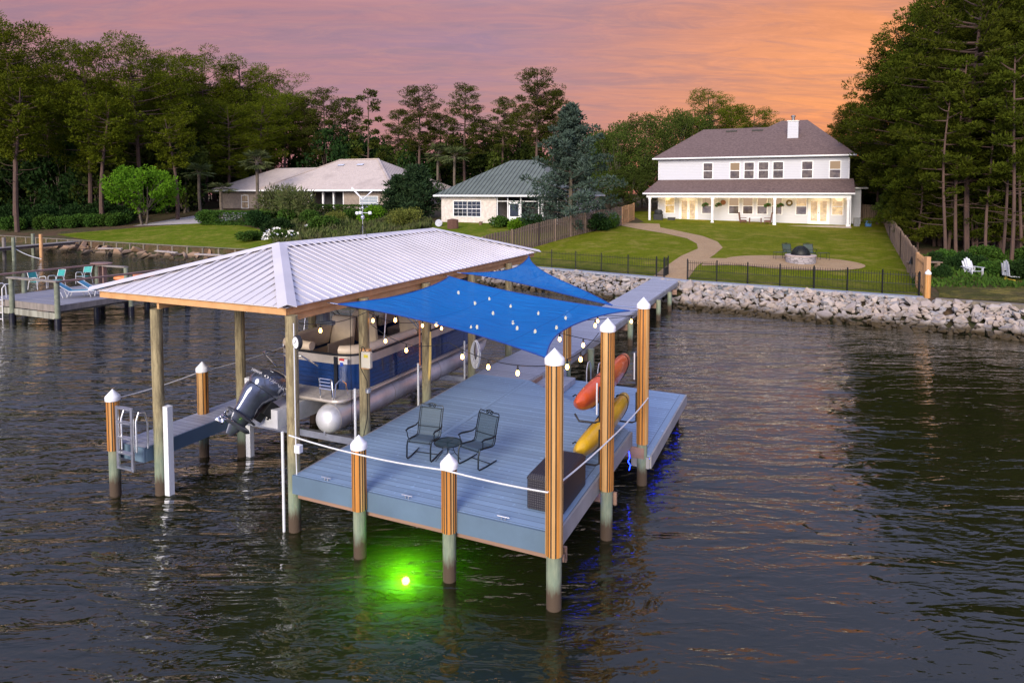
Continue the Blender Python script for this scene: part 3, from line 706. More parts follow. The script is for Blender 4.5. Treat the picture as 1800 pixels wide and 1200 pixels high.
pm = MB(go); pm.box(-24.05, -23.1, 52.30, 52.325, 3.6, 4.9); pm.build('pane', MT['paneB'], dd_)
mb = MB(go); mb.box(-20.6, -20.35, 52.2, 52.42, 2.9, 5.6); mb.build('porch_post', MT['white'], gh)
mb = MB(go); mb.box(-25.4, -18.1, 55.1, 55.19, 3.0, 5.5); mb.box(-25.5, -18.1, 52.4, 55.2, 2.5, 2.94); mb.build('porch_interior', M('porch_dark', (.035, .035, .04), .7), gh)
# ================================================================== TILE ROOFED HOUSE
MT['tan'] = M('tan_stucco', (.30, .245, .205), .85, vs=3, bump=.3)
def tile_mat():
    m, t = newmat('pale_roof_tiles'); p = t.n('ShaderNodeTexCoord').outputs['Object']
    s3 = t.n('ShaderNodeSeparateXYZ', {0: p}); row = t.math('FRACT', t.math('DIVIDE', s3.outputs[2], .17))
    colm = t.math('FRACT', t.math('DIVIDE', t.math('ADD', s3.outputs[0], t.math('MULTIPLY', s3.outputs[1], .5)), .33))
    c = t.mix(t.ramp(t.noise(p, 2.5, 5, .8), [(.35, 0.), (.65, 1.)]), (.55, .46, .40), (.44, .37, .32))
    c = t.mix(t.math('MULTIPLY', t.ramp(row, [(0., 1.), (.3, 0.)]), .55), c, (.16, .12, .11))
    c = t.mix(t.math('MULTIPLY', t.ramp(t.noise(p, .35, 5), [(.5, 0.), (.7, 1.)]), .4), c, (.25, .20, .18))
    bs = t.n('ShaderNodeBsdfPrincipled', {'Base Color': c, 'Roughness': .8, 'Normal': t.n('ShaderNodeBump', {'Height': t.math('ADD', row, t.math('MULTIPLY', t.math('PINGPONG', colm, .5), 1.2)), 'Strength': .5, 'Distance': .06}).outputs[0]})
    t.n('ShaderNodeOutputMaterial', {0: bs.outputs[0]}); return m
MT['tile'] = tile_mat(); MT['cap0'] = M('skylight_glass', (.6, .62, .7), .2)
th_ = thing('tile_roofed_house', 'wide tan house with a pale tile hip roof behind the hedges', 'house', D(-60, 61.8, 3.5), RZ); tho = (-60, 61.8, 3.5)
mb = MB(tho); mb.box(-75.8, -59, 62.6, 78, 2.5, 6.2); mb.box(-58.99, -53, 65, 78, 2.5, 6.2); mb.box(-52.99, -45.2, 62.4, 78, 2.5, 6.2); mb.build('wall', MT['tan'], th_)
mb = MB(tho); hip(mb, -67.5, -44.4, 61.5, 79.5, 6.42, -59.6, -52.8, 70.0, 10.85, 0, .2); hip(mb, -77.2, -58, 61.7, 76, 6.41, -70.5, -62, 68.6, 9.75, 0, .19)
rf = mb.build('roof', [MT['tile'], MT['white']], th_)
for a in (-58.6, -55.2):
    mb = MB(tho); mb.add([(a, 68.0, 9.93), (a+1.1, 68.0, 9.93), (a+1.1, 68.5, 10.18), (a, 68.5, 10.18)], [(0, 1, 2, 3)]); mb.build('skylight', MT['cap0'], rf)
mb = MB(tho)
for p, q in (((-44.4, 61.5, 6.45), (-52.8, 70, 10.9)), ((-67.5, 61.5, 6.45), (-59.6, 70, 10.9)), ((-59.6, 70, 10.9), (-52.8, 70, 10.9))): mb.beam(p, q, .3, .12)
mb.build('ridge_tiles', MT['tile'], rf)
mb = MB(tho); mb.beam((-77.2, 61.55, 6.3), (-62, 61.55, 6.3), .12, .16); mb.beam((-67.5, 61.4, 6.3), (-44.4, 61.4, 6.3), .12, .16); mb.build('gutter', MT['white'], th_)
window(th_, tho, -50.3, -47.5, 3.9, 5.5, 62.4, M('blind_glass', (.35, .40, .45), .3, vs=8), grid=1)
window(th_, tho, -71.5, -70.3, 3.8, 5.6, 62.6, MT['paneD']); window(th_, tho, -67.3, -66.1, 3.8, 5.6, 62.6, MT['paneD'])
mb = MB(tho); mb.box(-58.9, -53.05, 64.9, 64.99, 3.4, 6.1); mb.build('porch_screen', M('screen_dark', (.03, .028, .03), .6), th_)
for x in (-58.6, -56.6, -54.8, -53.1): mb = MB(tho); mb.box(x-.12, x+.12, 62.5, 62.75, 3.2, 6.2); mb.build('porch_post', MT['white'], th_)
# ================================================================== VEGETATION
MT['bark'] = M('pine_bark', (.115, .064, .046), .95, vs=5, bump=.6, bs=14, sc3=(1, 1, .35), col2=(.07, .045, .035))
MT['bark2'] = M('grey_bark', (.15, .115, .085), .95, vs=4, bump=.5, bs=14, sc3=(1, 1, .35), col2=(.07, .06, .04))
MT['pine'] = leafmat('pine_needles', (.070, .096, .006), (.135, .158, .009), (.032, .044, .004), tr=.25)
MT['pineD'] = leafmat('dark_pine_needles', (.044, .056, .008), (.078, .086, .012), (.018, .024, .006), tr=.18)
MT['pineN'] = leafmat('near_pine_needles', (.042, .056, .005), (.082, .096, .008), (.022, .030, .004), tr=.18)
MT['leaf'] = leafmat('broad_leaves', (.050, .075, .013), (.085, .110, .018), (.035, .052, .012))
MT['bright'] = leafmat('bright_leaves', (.10, .24, .014), (.17, .33, .02), (.055, .15, .012), tr=.3)
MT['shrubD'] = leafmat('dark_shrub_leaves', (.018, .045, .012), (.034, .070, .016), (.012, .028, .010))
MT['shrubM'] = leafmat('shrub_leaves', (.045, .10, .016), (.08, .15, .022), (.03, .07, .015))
MT['yellow'] = leafmat('yellow_green_leaves', (.14, .17, .03), (.20, .20, .05), (.09, .12, .02))
MT['blue'] = leafmat('blue_green_foliage', (.055, .088, .062), (.098, .135, .105), (.030, .052, .038), tr=.12)
MT['juniper'] = leafmat('juniper_foliage', (.022, .042, .018), (.04, .065, .024), (.015, .03, .014))
MT['palm'] = leafmat('palm_fronds', (.085, .115, .04), (.14, .16, .06), (.06, .085, .03))
MT['meadow'] = leafmat('meadow_leaves', (.07, .11, .025), (.13, .15, .05), (.10, .085, .05))
def blades(P, Nn, ln, wd, rng, spread=.6):
    """pointed leaf quads at P (n,3) pointing roughly along Nn"""
    n = len(P); Dv = Nn+rng.normal(0, spread, (n, 3)); Dv /= np.linalg.norm(Dv, axis=1)[:, None]
    S = np.cross(Dv, rng.normal(0, 1, (n, 3))); S /= np.linalg.norm(S, axis=1)[:, None]+1e-9
    l = ln*rng.uniform(.6, 1.3, (n, 1)); w_ = wd*rng.uniform(.7, 1.3, (n, 1))
    V = np.empty((n, 4, 3)); V[:, 0] = P-Dv*l*.3; V[:, 1] = P+Dv*l*.25+S*w_*.5; V[:, 2] = P+Dv*l*.7; V[:, 3] = P+Dv*l*.25-S*w_*.5
    return V.reshape(-1, 3), np.arange(4*n).reshape(n, 4)
def puffs(C, Rr, nper, rng, flat=.75, up=.35, shell=.55):
    """points and outward directions in a set of clumps"""
    n = len(C); U = rng.normal(0, 1, (n, nper, 3)); U /= np.linalg.norm(U, axis=2)[:, :, None]
    rr_ = rng.uniform(shell, 1.0, (n, nper, 1))
    P = C[:, None, :]+U*rr_*Rr[:, None, None]*np.array([1, 1, flat])
    N_ = U+np.array([0, 0, up]); N_ /= np.linalg.norm(N_, axis=2)[:, :, None]
    return P.reshape(-1, 3), N_.reshape(-1, 3)
TPL = []
def finish_tree(name, trunk_mb, P, N_, ln, wd, bark, leaf, rng, spread=.6):
    root = bpy.data.objects.new(name, None); COL.objects.link(root)
    trunk_mb.build('trunk', bark, root, smooth=True)
    V, Fc = blades(P, N_, ln, wd, rng, spread); mesh_np('crown', V, Fc, leaf, parent=root)
    return root
def pine_tpl(seed, h=20, lo=.45, R=3.6, prof='round', nl=26, per=78, pr=.95, ln=.50, wd=.17, leaf='pine', lean=.5, thick=.24, name='pine_tree', dead=4, pf=.6):
    rng = np.random.default_rng(seed); r = random.Random(seed); mb = MB()
    bx, by = r.uniform(-lean, lean), r.uniform(-lean, lean)
    def axis(z): u = z/h; return Vector((bx*u*u+.15*math.sin(u*5+seed), by*u*u+.15*math.cos(u*4+seed), z))
    zs = [h*i/12 for i in range(13)]; mb.tube([axis(z) for z in zs], [thick*(1-.82*(z/h)**1.1)+.02 for z in zs], 7)
    C = []; Rr = []
    for i in range(nl):
        u = (i+.5)/nl; z = h*(lo+(1-lo)*u*.97)
        if prof == 'round': rad_ = R*math.sqrt(max(.10, 1-((u-.45)/.60)**2))
        elif prof == 'flat': rad_ = R*(.35+.75*u if u < .8 else 1.1-1.2*(u-.8)*2)
        elif prof == 'layer': rad_ = R*(1.0-.68*u)*(.75+.5*r.random())
        else: rad_ = R*(.55+.45*math.sin(math.pi*min(1, u*1.1)))
        a = i*2.4+r.uniform(-.5, .5); Lr = rad_*r.uniform(.55, 1.05); rise = r.uniform(.0, .28)+(.5 if u > .8 else 0)
        p0 = axis(z-Lr*rise*.6); d = Vector((math.cos(a), math.sin(a), 0))
        pts = [p0+d*Lr*q+Vector((0, 0, Lr*rise*q*(.5+q*.7)))+Vector((r.uniform(-.1, .1), r.uniform(-.1, .1), 0))*Lr*q*.6 for q in (0, .35, .7, 1.0)]
        mb.tube(pts, [.055+.012*Lr, .045, .03, .015], 4, cap=False)
        k = 2 if Lr < R*.5 else 3
        for q in range(k):
            c = pts[3].lerp(pts[1], q/3.2)+Vector((r.uniform(-.45, .45), r.uniform(-.45, .45), r.uniform(0, .35)))
            C.append(c[:]); Rr.append(pr*r.uniform(.65, 1.15)*(1 if q == 0 else .85))
    C.append(axis(h)[:]); Rr.append(pr*.9)
    for i in range(dead):
        z = h*r.uniform(.2, lo); a = r.uniform(0, 6.28); L_ = r.uniform(.8, 2.2); p0 = axis(z)
        mb.tube([p0, p0+Vector((math.cos(a)*L_*.6, math.sin(a)*L_*.6, .1)), p0+Vector((math.cos(a)*L_, math.sin(a)*L_, .4))], [.035, .025, .01], 4, cap=False)
    P, N_ = puffs(np.array(C), np.array(Rr), per, rng, pf, .55)
    return finish_tree(name, mb, P, N_, ln, wd, MT['bark'], MT[leaf], rng, .42)
def leafy_tpl(seed, h=10, R=4, lo=.3, npf=46, per=95, pr=1.1, ln=.34, wd=.22, leaf='leaf', name='broadleaf_tree', multi=1, th=.22, zc=None):
    rng = np.random.default_rng(seed); r = random.Random(seed); mb = MB(); C = []; Rr = []
    zc = zc or h*(lo+1)/2; rz_ = h*(1-lo)/2
    for m_ in range(multi):
        a = r.uniform(0, 6.28); o = (0, 0) if multi == 1 else (math.cos(a)*.3, math.sin(a)*.3)
        mb.tube([(o[0], o[1], -.1), (o[0]*1.6, o[1]*1.6, h*lo*.6), (o[0]*2.4+r.uniform(-.3, .3), o[1]*2.4, zc)], [th, th*.75, th*.3], 6)
    for i in range(npf):
        u = rng.normal(0, 1, 3); u /= np.linalg.norm(u); q = r.uniform(.55, .95)
        c = np.array([u[0]*R*q, u[1]*R*q, zc+u[2]*rz_*q]); C.append(c); Rr.append(pr*r.uniform(.6, 1.2))
        if i % 3 == 0: mb.tube([(0, 0, h*lo*.7), (c[0]*.45, c[1]*.45, (h*lo*.7+c[2])/2+.3), tuple(c)], [th*.4, th*.22, .02], 4, cap=False)
    P, N_ = puffs(np.array(C), np.array(Rr), per, rng, .8, .35)
    return finish_tree(name, mb, P, N_, ln, wd, MT['bark2'], MT[leaf], rng)
def conifer_tpl(seed, h=12, R=3.4, leaf='blue', per=60, name='cedar_tree', nl=78, pr=.62):
    rng = np.random.default_rng(seed); r = random.Random(seed); mb = MB(); mb.tube([(0, 0, 0), (.1, 0, h*.5), (0, .1, h*.98)], [.22, .13, .03], 6); C = []; Rr = []
    for i in range(nl):
        u = (i/nl)**.9; z = h*(.05+.93*u); rd = R*(1-u)**.75*(.5+.85*r.random())+.15; a = i*2.4+r.uniform(-.5, .5)
        d = Vector((math.cos(a), math.sin(a), 0)); tip = Vector((0, 0, z))+d*rd+Vector((0, 0, .35*rd*(.4+u*1.4)-.2))
        mb.tube([(0, 0, z-.2), tip], [.05, .015], 4, cap=False)
        for q in (1, .72, .42):
            if rd*q < .3 and q < 1: continue
            C.append(Vector((0, 0, z-.1)).lerp(tip, q)[:]); Rr.append(pr*(1.15-.55*u)*r.uniform(.7, 1.2))
    P, N_ = puffs(np.array(C), np.array(Rr), per, rng, .6, .6, .4)
    return finish_tree(name, mb, P, N_, .34, .12, MT['bark2'], MT[leaf], rng, .4)
def palm_tpl(seed, h=7, nf=26, fl=1.7, name='palm_tree'):
    rng = np.random.default_rng(seed); r = random.Random(seed); mb = MB()
    mb.tube([(0, 0, 0), (.1, 0, h*.5), (.05, .05, h)], [.2, .16, .17], 8); V = []; 
    Ps = []; Ns = []
    for i in range(nf):
        a = i*2.4; e = rad(r.uniform(-35, 70)); d = Vector((math.cos(a)*math.cos(e), math.sin(a)*math.cos(e), math.sin(e)))
        p = Vector((.05, .05, h)); c = p+d*fl*.55; mb.tube([p, c], [.02, .012], 3, cap=False)
        side = d.cross(Vector((0, 0, 1))).normalized()
        for k in range(26):
            q = (k/25-.5)*2.4; v = (d*math.cos(q)+side*math.sin(q))
            Ps.append((c+v*fl*.22)[:]); Ns.append((v-Vector((0, 0, .35)))[:])
    V, Fc = blades(np.array(Ps), np.array(Ns), fl*.55, .11, rng, .08)
    root = bpy.data.objects.new(name, None); COL.objects.link(root); mb.build('trunk', MT['bark2'], root, smooth=True)
    mesh_np('fronds', V, Fc, MT['palm'], parent=root); return root
def shrub_tpl(seed, R=1.5, hgt=1.6, leaf='shrubM', n=2600, ln=.24, wd=.15, name='shrub', lump=9, boxy=False):
    rng = np.random.default_rng(seed)
    if boxy:
        P = rng.uniform(-1, 1, (n, 3)); ax_ = rng.integers(0, 3, n); sg = np.where(rng.random(n) < .5, -1, 1)
        P[np.arange(n), ax_] = sg*rng.uniform(.86, 1.0, n); N_ = np.zeros((n, 3)); N_[np.arange(n), ax_] = sg; N_[:, 2] += .3
        P = P*np.array([R, boxy, hgt/2])+np.array([0, 0, hgt/2])
    else:
        C = rng.normal(0, 1, (lump, 3)); C /= np.linalg.norm(C, axis=1)[:, None]; C *= np.array([R*.6, R*.6, hgt*.3]); C[:, 2] = np.abs(C[:, 2])+hgt*.32
        P, N_ = puffs(C, rng.uniform(.38, .6, lump)*R, n//lump, rng, min(1.0, hgt/R*.75), .4, .5); P[:, 2] = np.maximum(P[:, 2], .02)
    V, Fc = blades(P, N_, ln, wd, rng, .6); o = mesh_np(name, V, Fc, MT[leaf]); return o
def plant(tpl, x, y, sxy=1, sz=1, rz=None, label=None, cat=None, group=None, dz=0, rnd=random.Random(3), used=set()):
    if tpl.name not in used: used.add(tpl.name); o = tpl
    else: o = copy_tree(tpl)
    o.location = (x, y, ground(x, y)+dz); o.scale = (sxy, sxy*rnd.uniform(.92, 1.08), sz); o.rotation_euler = (0, 0, rnd.uniform(0, 6.28) if rz is None else rz)
    return tag(o, label, cat, group)
def gx(px, Y): return (px-900)/F*Y
def topz(py, Y): return 6+(339-py)/F*Y
PK = dict(per=210, pr=1.35, ln=.27, wd=.085, pf=.56)
PA = [pine_tpl(1, 20, .44, 5.8, 'round', 44, dead=8, **PK), pine_tpl(2, 20, .50, 5.4, 'round', 40, dead=6, **PK), pine_tpl(3, 20, .36, 6.0, 'round', 46, **PK), pine_tpl(4, 20, .30, 4.8, 'round', 42, **PK)]
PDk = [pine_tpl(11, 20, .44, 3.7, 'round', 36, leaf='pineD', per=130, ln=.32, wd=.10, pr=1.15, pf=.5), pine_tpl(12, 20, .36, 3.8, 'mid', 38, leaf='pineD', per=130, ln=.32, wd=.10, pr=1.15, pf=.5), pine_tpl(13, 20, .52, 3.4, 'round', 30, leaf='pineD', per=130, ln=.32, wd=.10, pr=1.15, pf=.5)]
LAY = pine_tpl(21, 20, .34, 4.0, 'layer', 15, leaf='pineD', pr=.8, lean=.1, thick=.2)
UMB = pine_tpl(22, 20, .5, 5.6, 'flat', 34, pr=1.05, leaf='pine', lean=1.5, thick=.34)
NEAR = [pine_tpl(31, 20, .26, 4.6, 'round', 66, per=150, ln=.32, wd=.085, leaf='pineN', pr=.95, thick=.17), pine_tpl(32, 20, .20, 4.2, 'mid', 62, per=150, ln=.32, wd=.085, leaf='pineN', pr=.95, dead=8, thick=.15, pf=.5)]
THIN = pine_tpl(33, 14, .40, 1.7, 'mid', 16, per=110, ln=.30, wd=.085, leaf='pineN', pr=.6, thick=.09, dead=6, lean=.4)
OAK = leafy_tpl(41, 15, 6.5, .12, 85, 190, 1.5, .27, .17, leaf='leaf', name='oak_tree'); OAK2 = leafy_tpl(42, 14, 5.0, .1, 60, 160, 1.3, .27, .17, leaf='leaf', name='oak_tree')
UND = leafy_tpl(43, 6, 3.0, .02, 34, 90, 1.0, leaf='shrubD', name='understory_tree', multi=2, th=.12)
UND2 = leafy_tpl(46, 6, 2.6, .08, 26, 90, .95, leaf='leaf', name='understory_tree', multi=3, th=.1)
def put_pine(tpl, px, Y, top, label, group, w_=1.0, base=20.0, rz=None):
    x = gx(px, Y); z0 = ground(x, Y); h = topz(top, Y)-z0
    return plant(tpl, x, Y, w_*(h/base)**.6, h/base*.97, label=label, cat='pine tree', group=group, rz=rz)
rp = random.Random(77)
ORD = ['first', 'second', 'third', 'fourth', 'fifth', 'sixth', 'seventh', 'eighth', 'ninth', 'tenth', 'eleventh', 'twelfth', 'thirteenth', 'fourteenth', 'fifteenth']
def rank(L_, px): return ORD[sorted(q[0] for q in L_).index(px)]
# --- left woods
LW = [(-50, 84, 40), (30, 82, 48), (92, 92, 90), (160, 85, 80), (245, 88, 82), (312, 96, 106), (362, 109, 102), (425, 112, 112), (480, 116, 134), (510, 118, 170)]
for i, (px, Y, tp) in enumerate(LW):
    put_pine(PA[i % 4], px, Y, tp, rank(LW, px)+' broad crowned pine from the left in the front row of the left woods', 'front row pines of the left woods', 1.12)
put_pine(UMB, 180, 81.5, 178, 'leaning umbrella pine with a bare reddish trunk behind the bright green tree', None, .95)
put_pine(UMB, 312, 84, 205, 'low wide pine hanging over the palms beside the tile roofed house', None, .9)
put_pine(UMB, 30, 78.5, 150, 'pine with a thick bare reddish trunk at the far left edge', None, .85)
for i in range(24):
    px = -70+i*25+rp.uniform(-9, 9); Y = rp.uniform(98, 118); put_pine(rp.choice(PA+PDk[:2]), px, Y, 100+i*3.0+rp.uniform(-8, 30), 'dark pine deeper in the left woods', 'pines deeper in the left woods', 1.1)
for i in range(34):
    px = -70+i*16+rp.uniform(-6, 6); Y = rp.uniform(88, 104)
    if px > 335: Y = rp.uniform(112, 122)
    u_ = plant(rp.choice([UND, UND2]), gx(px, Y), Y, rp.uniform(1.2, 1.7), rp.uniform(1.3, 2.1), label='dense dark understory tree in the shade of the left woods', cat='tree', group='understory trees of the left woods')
# --- behind the tile and green roofed houses
MID = [(540, 108, 172, 0), (572, 106, 156, 1), (612, 112, 172, 2), (700, 112, 195, 2), (738, 100, 152, 0), (775, 104, 200, 1), (818, 100, 150, 1), (850, 108, 210, 2), (884, 102, 172, 2), (915, 112, 190, 1), (944, 96, 122, 0), (972, 98, 160, 2), (1010, 108, 215, 1), (1060, 112, 235, 2)]
for px, Y, tp, k in MID:
    put_pine(PDk[k], px, Y, tp, rank(MID, px)+' slim dark pine from the left behind the two low houses', 'slim pines behind the low houses', .98)
put_pine(LAY, 648, 102, 157, 'lone pine with sparse layered branches against the sky behind the tile roof', None, 1.0)
for i in range(30):
    px = 520+i*19+rp.uniform(-6, 6); Y = rp.uniform(101, 116)
    plant(rp.choice([UND, UND2]), gx(px, Y), Y, rp.uniform(1.1, 1.6), rp.uniform(1.2, 2.0), label='dark bushy tree filling the background behind the low houses', cat='tree', group='bushy trees behind the low houses')
OK_ = ((1085, 84, 205, .75), (1128, 88, 184, .85), (1172, 92, 172, .85), (1215, 98, 176, .8))
for px, Y, tp, w_ in OK_:
    h = topz(tp, Y)-ground(gx(px, Y), Y)
    plant(OAK, gx(px, Y), Y, w_, h/15.6, label=rank(OK_, px)+' big leafy oak from the left beside the white house', cat='oak tree', group='oaks left of the white house')
for px, Y, tp, w_ in ((1070, 80, 300, .62), (1105, 80, 285, .6), (1140, 86, 290, .6)):
    h = topz(tp, Y)-ground(gx(px, Y), Y); plant(OAK2, gx(px, Y), Y, w_, h/14.5, label='lower leafy tree behind the cedar and the board fence', cat='tree', group='lower trees left of the white house')
for px, Y, tp in ((1248, 100, 166), (1285, 104, 186), (1318, 102, 196), (1345, 106, 214), (1370, 112, 240)): put_pine(PA[3] if px % 2 else PA[0], px, Y, tp, 'green pine rising behind the left part of the white roof', 'pines behind the white house roof', 1.0)
# --- right woods
RW = [(1470, 92, 215), (1492, 84, 190), (1515, 74, 178), (1545, 66, 108), (1572, 60, 70), (1600, 56, 20), (1640, 60, 10), (1672, 56, -40), (1710, 62, -30), (1750, 58, -60), (1800, 60, -60), (1850, 62, -60)]
for i, (px, Y, tp) in enumerate(RW):
    put_pine(NEAR[i % 2], px, Y, tp, rank(RW, px)+' dark pine from the left in the back row of the right woods', 'back pines of the right woods', 1.05)
RF = [(1650, 50, -20), (1700, 45, -60), (1745, 50, -30), (1790, 46, -70), (1845, 48, -60), (1610, 60, 60), (1900, 50, -40)]
for i, (px, Y, tp) in enumerate(RF):
    put_pine(NEAR[(i+1) % 2], px, Y, tp, rank(RF, px)+' large pine from the left in the near row of the right woods', 'near pines of the right woods', .95)
TH = ((1660, 42.5, 170), (1683, 44, 110), (1722, 46, 120), (1738, 42, 200), (1765, 41.5, 130), (1778, 40, 90), (1716, 48, 100), (1670, 47, 140), (1794, 43, 150), (1752, 47, 160))
for px, Y, tp in TH:
    x = gx(px, Y); h = topz(tp, Y)-ground(x, Y)
    plant(THIN, x, Y, .95, h/14, label=rank(TH, px)+' thin young pine from the left standing beyond the board fence', cat='pine tree', group='thin pines of the right woods')
YP = pine_tpl(34, 8, .12, 2.2, 'layer', 26, per=130, ln=.30, wd=.08, leaf='pineN', pr=.62, thick=.09, lean=.3)
YPL = [(1598, 52, .8), (1618, 48, .7), (1640, 50, 1.0), (1668, 48, 1.1), (1692, 50, 1.2), (1712, 46, .8), (1738, 49, 1.2), (1762, 46, 1.0), (1788, 48, 1.2), (1806, 44, 1.0), (1580, 58, .9), (1655, 54, 1.4)]
for px, Y, s_ in YPL:
    plant(YP, gx(px, Y), Y, s_, s_, label=rank(YPL, px)+' low young pine from the left under the big pines on the right', cat='pine tree', group='young pines of the right woods')
for i in range(46):
    px = 1470+i*9+rp.uniform(-5, 5); Y = 84-i*.62+rp.uniform(-5, 7)
    plant(rp.choice([UND, UND2]), gx(px, Y), Y, rp.uniform(.9, 1.2), rp.uniform(.9, 1.5), label='dark undergrowth tree among the trunks of the right woods', cat='tree', group='undergrowth of the right woods')
for px, Y, s_ in ((1600, 55, .7), (1622, 52, .6), (1650, 56, .75), (1585, 60, .8), (1800, 52, .8)):
    plant(UND2, gx(px, Y), Y, s_, s_*.9, label='bushy young tree just beyond the weathered board fence', cat='tree', group='young trees beyond the right fence')
# --- single plants
CED = conifer_tpl(51, 12, 4.1, per=80, nl=86, pr=.7); x = gx(1003, 60); plant(CED, x, 60, 1.0, (topz(178, 60)-ground(x, 60))/12.2, label='big blue green cedar in front of the green roofed house', cat='cedar tree')
JUN = conifer_tpl(52, 5, 2.0, 'juniper', 70, 'juniper', 44, .7)
x = gx(700, 75); plant(JUN, x, 75, 1.15, 1.0, label='dark juniper between the two low houses, the left and lower one', cat='juniper', group=None)
x = gx(735, 74); plant(JUN, x, 74, 1.4, 1.22, label='dark juniper against the wall of the green roofed house, the taller one', cat='juniper')
BR = leafy_tpl(61, 7.6, 4.3, .22, 64, 120, .95, .26, .2, 'bright', 'broadleaf_tree', 3, .14); x = gx(253, 80); plant(BR, x, 80, 1.0, 1.0, label='round bright green tree with several thin trunks on the left lawn edge', cat='tree', rz=1.0)
PL = palm_tpl(71, 7.2); x = gx(452, 88); plant(PL, x, 88, 1.25, (topz(285, 88)-ground(x, 88))/7.2, label='tall palm in front of the left end of the tile roof', cat='palm tree')
for px, Y, tp, lab in ((352, 90, 300, 'palm at the edge of the woods left of the tile roofed house'), (390, 84, 330, 'short palm beside the left windows of the tile roofed house'), (770, 98, 268, 'pale palm behind the house gap, the left of two'), (800, 96, 272, 'pale palm behind the green roof, the right of two'), (330, 94, 285, 'palm deepest in the shade at the left woods')):
    x = gx(px, Y); plant(PL, x, Y, 1.15, max(.2, (topz(tp, Y)-ground(x, Y))/7.6), label=lab, cat='palm tree')
SH_D = shrub_tpl(81, 1.6, 2.2, 'shrubD', 3000); SH_M = shrub_tpl(82, 1.4, 1.8, 'shrubM', 3000); SH_B = shrub_tpl(83, 1.2, 1.6, 'bright', 2600, .2, .13); SH_Y = shrub_tpl(84, 1.7, 2.0, 'yellow', 3200, .16, .1); SH_L = shrub_tpl(85, 1.5, 2.6, 'meadow', 1400, .3, .07, lump=12)
for i in range(17):
    px = -60+i*17+rp.uniform(-4, 4); Y = 84-i*.05
    plant(SH_D, gx(px, Y), Y, 1.15, rp.uniform(1.1, 1.45), label='dark green shrub in the hedge row along the left woods', cat='shrub', group='dark shrubs along the left woods')
for i, px in enumerate((78, 98, 118, 135, 152, 168, 20, 28, 190, 205)):
    Y = 80.5-.0*i
    plant(SH_M, gx(px, Y), Y, rp.uniform(.8, 1.0), rp.uniform(.85, 1.1), label='lighter green shrub in front of the dark hedge row on the left', cat='shrub', group='light shrubs on the left lawn edge')
HD = shrub_tpl(86, 4.6, 1.5, 'shrubM', 9000, .2, .13, 'hedge', boxy=1.4)
x = gx(420, 76); o = plant(HD, x, 76, 1.0, 1.0, rz=-.35, label='long clipped green hedge left of the overgrown garden', cat='hedge')
x = gx(600, 78.5); o = plant(HD, x, 78.5, 1.35, .95, rz=-.42, label='long clipped hedge below the screened porch of the tile house', cat='hedge')
for px, Y, tpl, sx_, sz_, lab in ((365, 78, SH_M, 1.2, 1.0, 'round shrub at the left end of the clipped hedge'), (655, 71, SH_B, 1.25, 1.35, 'bright lime green bush beside the windmill ornament'), (716, 67, SH_Y, 1.25, 1.05, 'round yellowish green bush at the end of the metal roof ridge'),
        (452, 73, SH_D, 1.0, .9, 'dark shrub in front of the clipped hedge'), (470, 80, SH_B, .9, .9, 'spiky bright shrub behind the clipped hedge'), (485, 66, SH_D, 1.1, .8, 'dark shrub beside the white flowers'), (440, 62, SH_M, 1.0, .6, 'low shrub left of the white flowers'),
        (570, 66, SH_M, 1.1, 1.0, 'green shrub in the middle of the overgrown garden'), (590, 70, SH_Y, .8, .9, 'pale yellow shrub in the overgrown garden'), (620, 72, SH_M, .9, 1.0, 'green shrub before the porch hedge'), (1078, 62.5, SH_M, .5, .9, 'small reddish shrub in the corner by the yellowish fence'),
        (910, 62, SH_B, .8, .8, 'bright bush at the porch of the green roofed house'), (880, 64, SH_M, .8, .7, 'low bush at the screen door of the green roofed house'), (945, 60, SH_D, 1.0, .8, 'dark bush at the foot of the cedar on the left'), (1045, 60, SH_D, .9, .8, 'dark bush at the foot of the cedar on the right'),
        (545, 71, SH_M, 1.0, 1.1, 'green shrub left of the porch hedge'), (512, 74, SH_M, 1.0, 1.2, 'green shrub between the hedges')):
    x = gx(px, Y); plant(tpl, x, Y, sx_, sz_, label=lab, cat='shrub')
for px, Y in ((480, 77), (520, 73), (505, 76)):
    x = gx(px, Y); plant(SH_L, x, Y, 1.5, 2.0, label='thin straggly small tree in front of the tile roofed house', cat='tree', group='straggly trees in the overgrown garden')
for px, Y, s_ in ((1665, 42, .55), (1690, 40, .5), (1640, 40, .5), (1720, 39, .45), (1745, 37.5, .5), (1775, 37, .6), (1800, 36, .6), (1700, 37.8, .3), (1660, 37, .35), (1625, 37, .35), (1815, 40, .8), (1735, 42, .7)):
    x = gx(px, Y); plant(SH_M if px % 2 else SH_D, x, Y, s_, s_, label='low weedy bush at the edge of the right woods', cat='shrub', group='weedy bushes of the wooded lot')
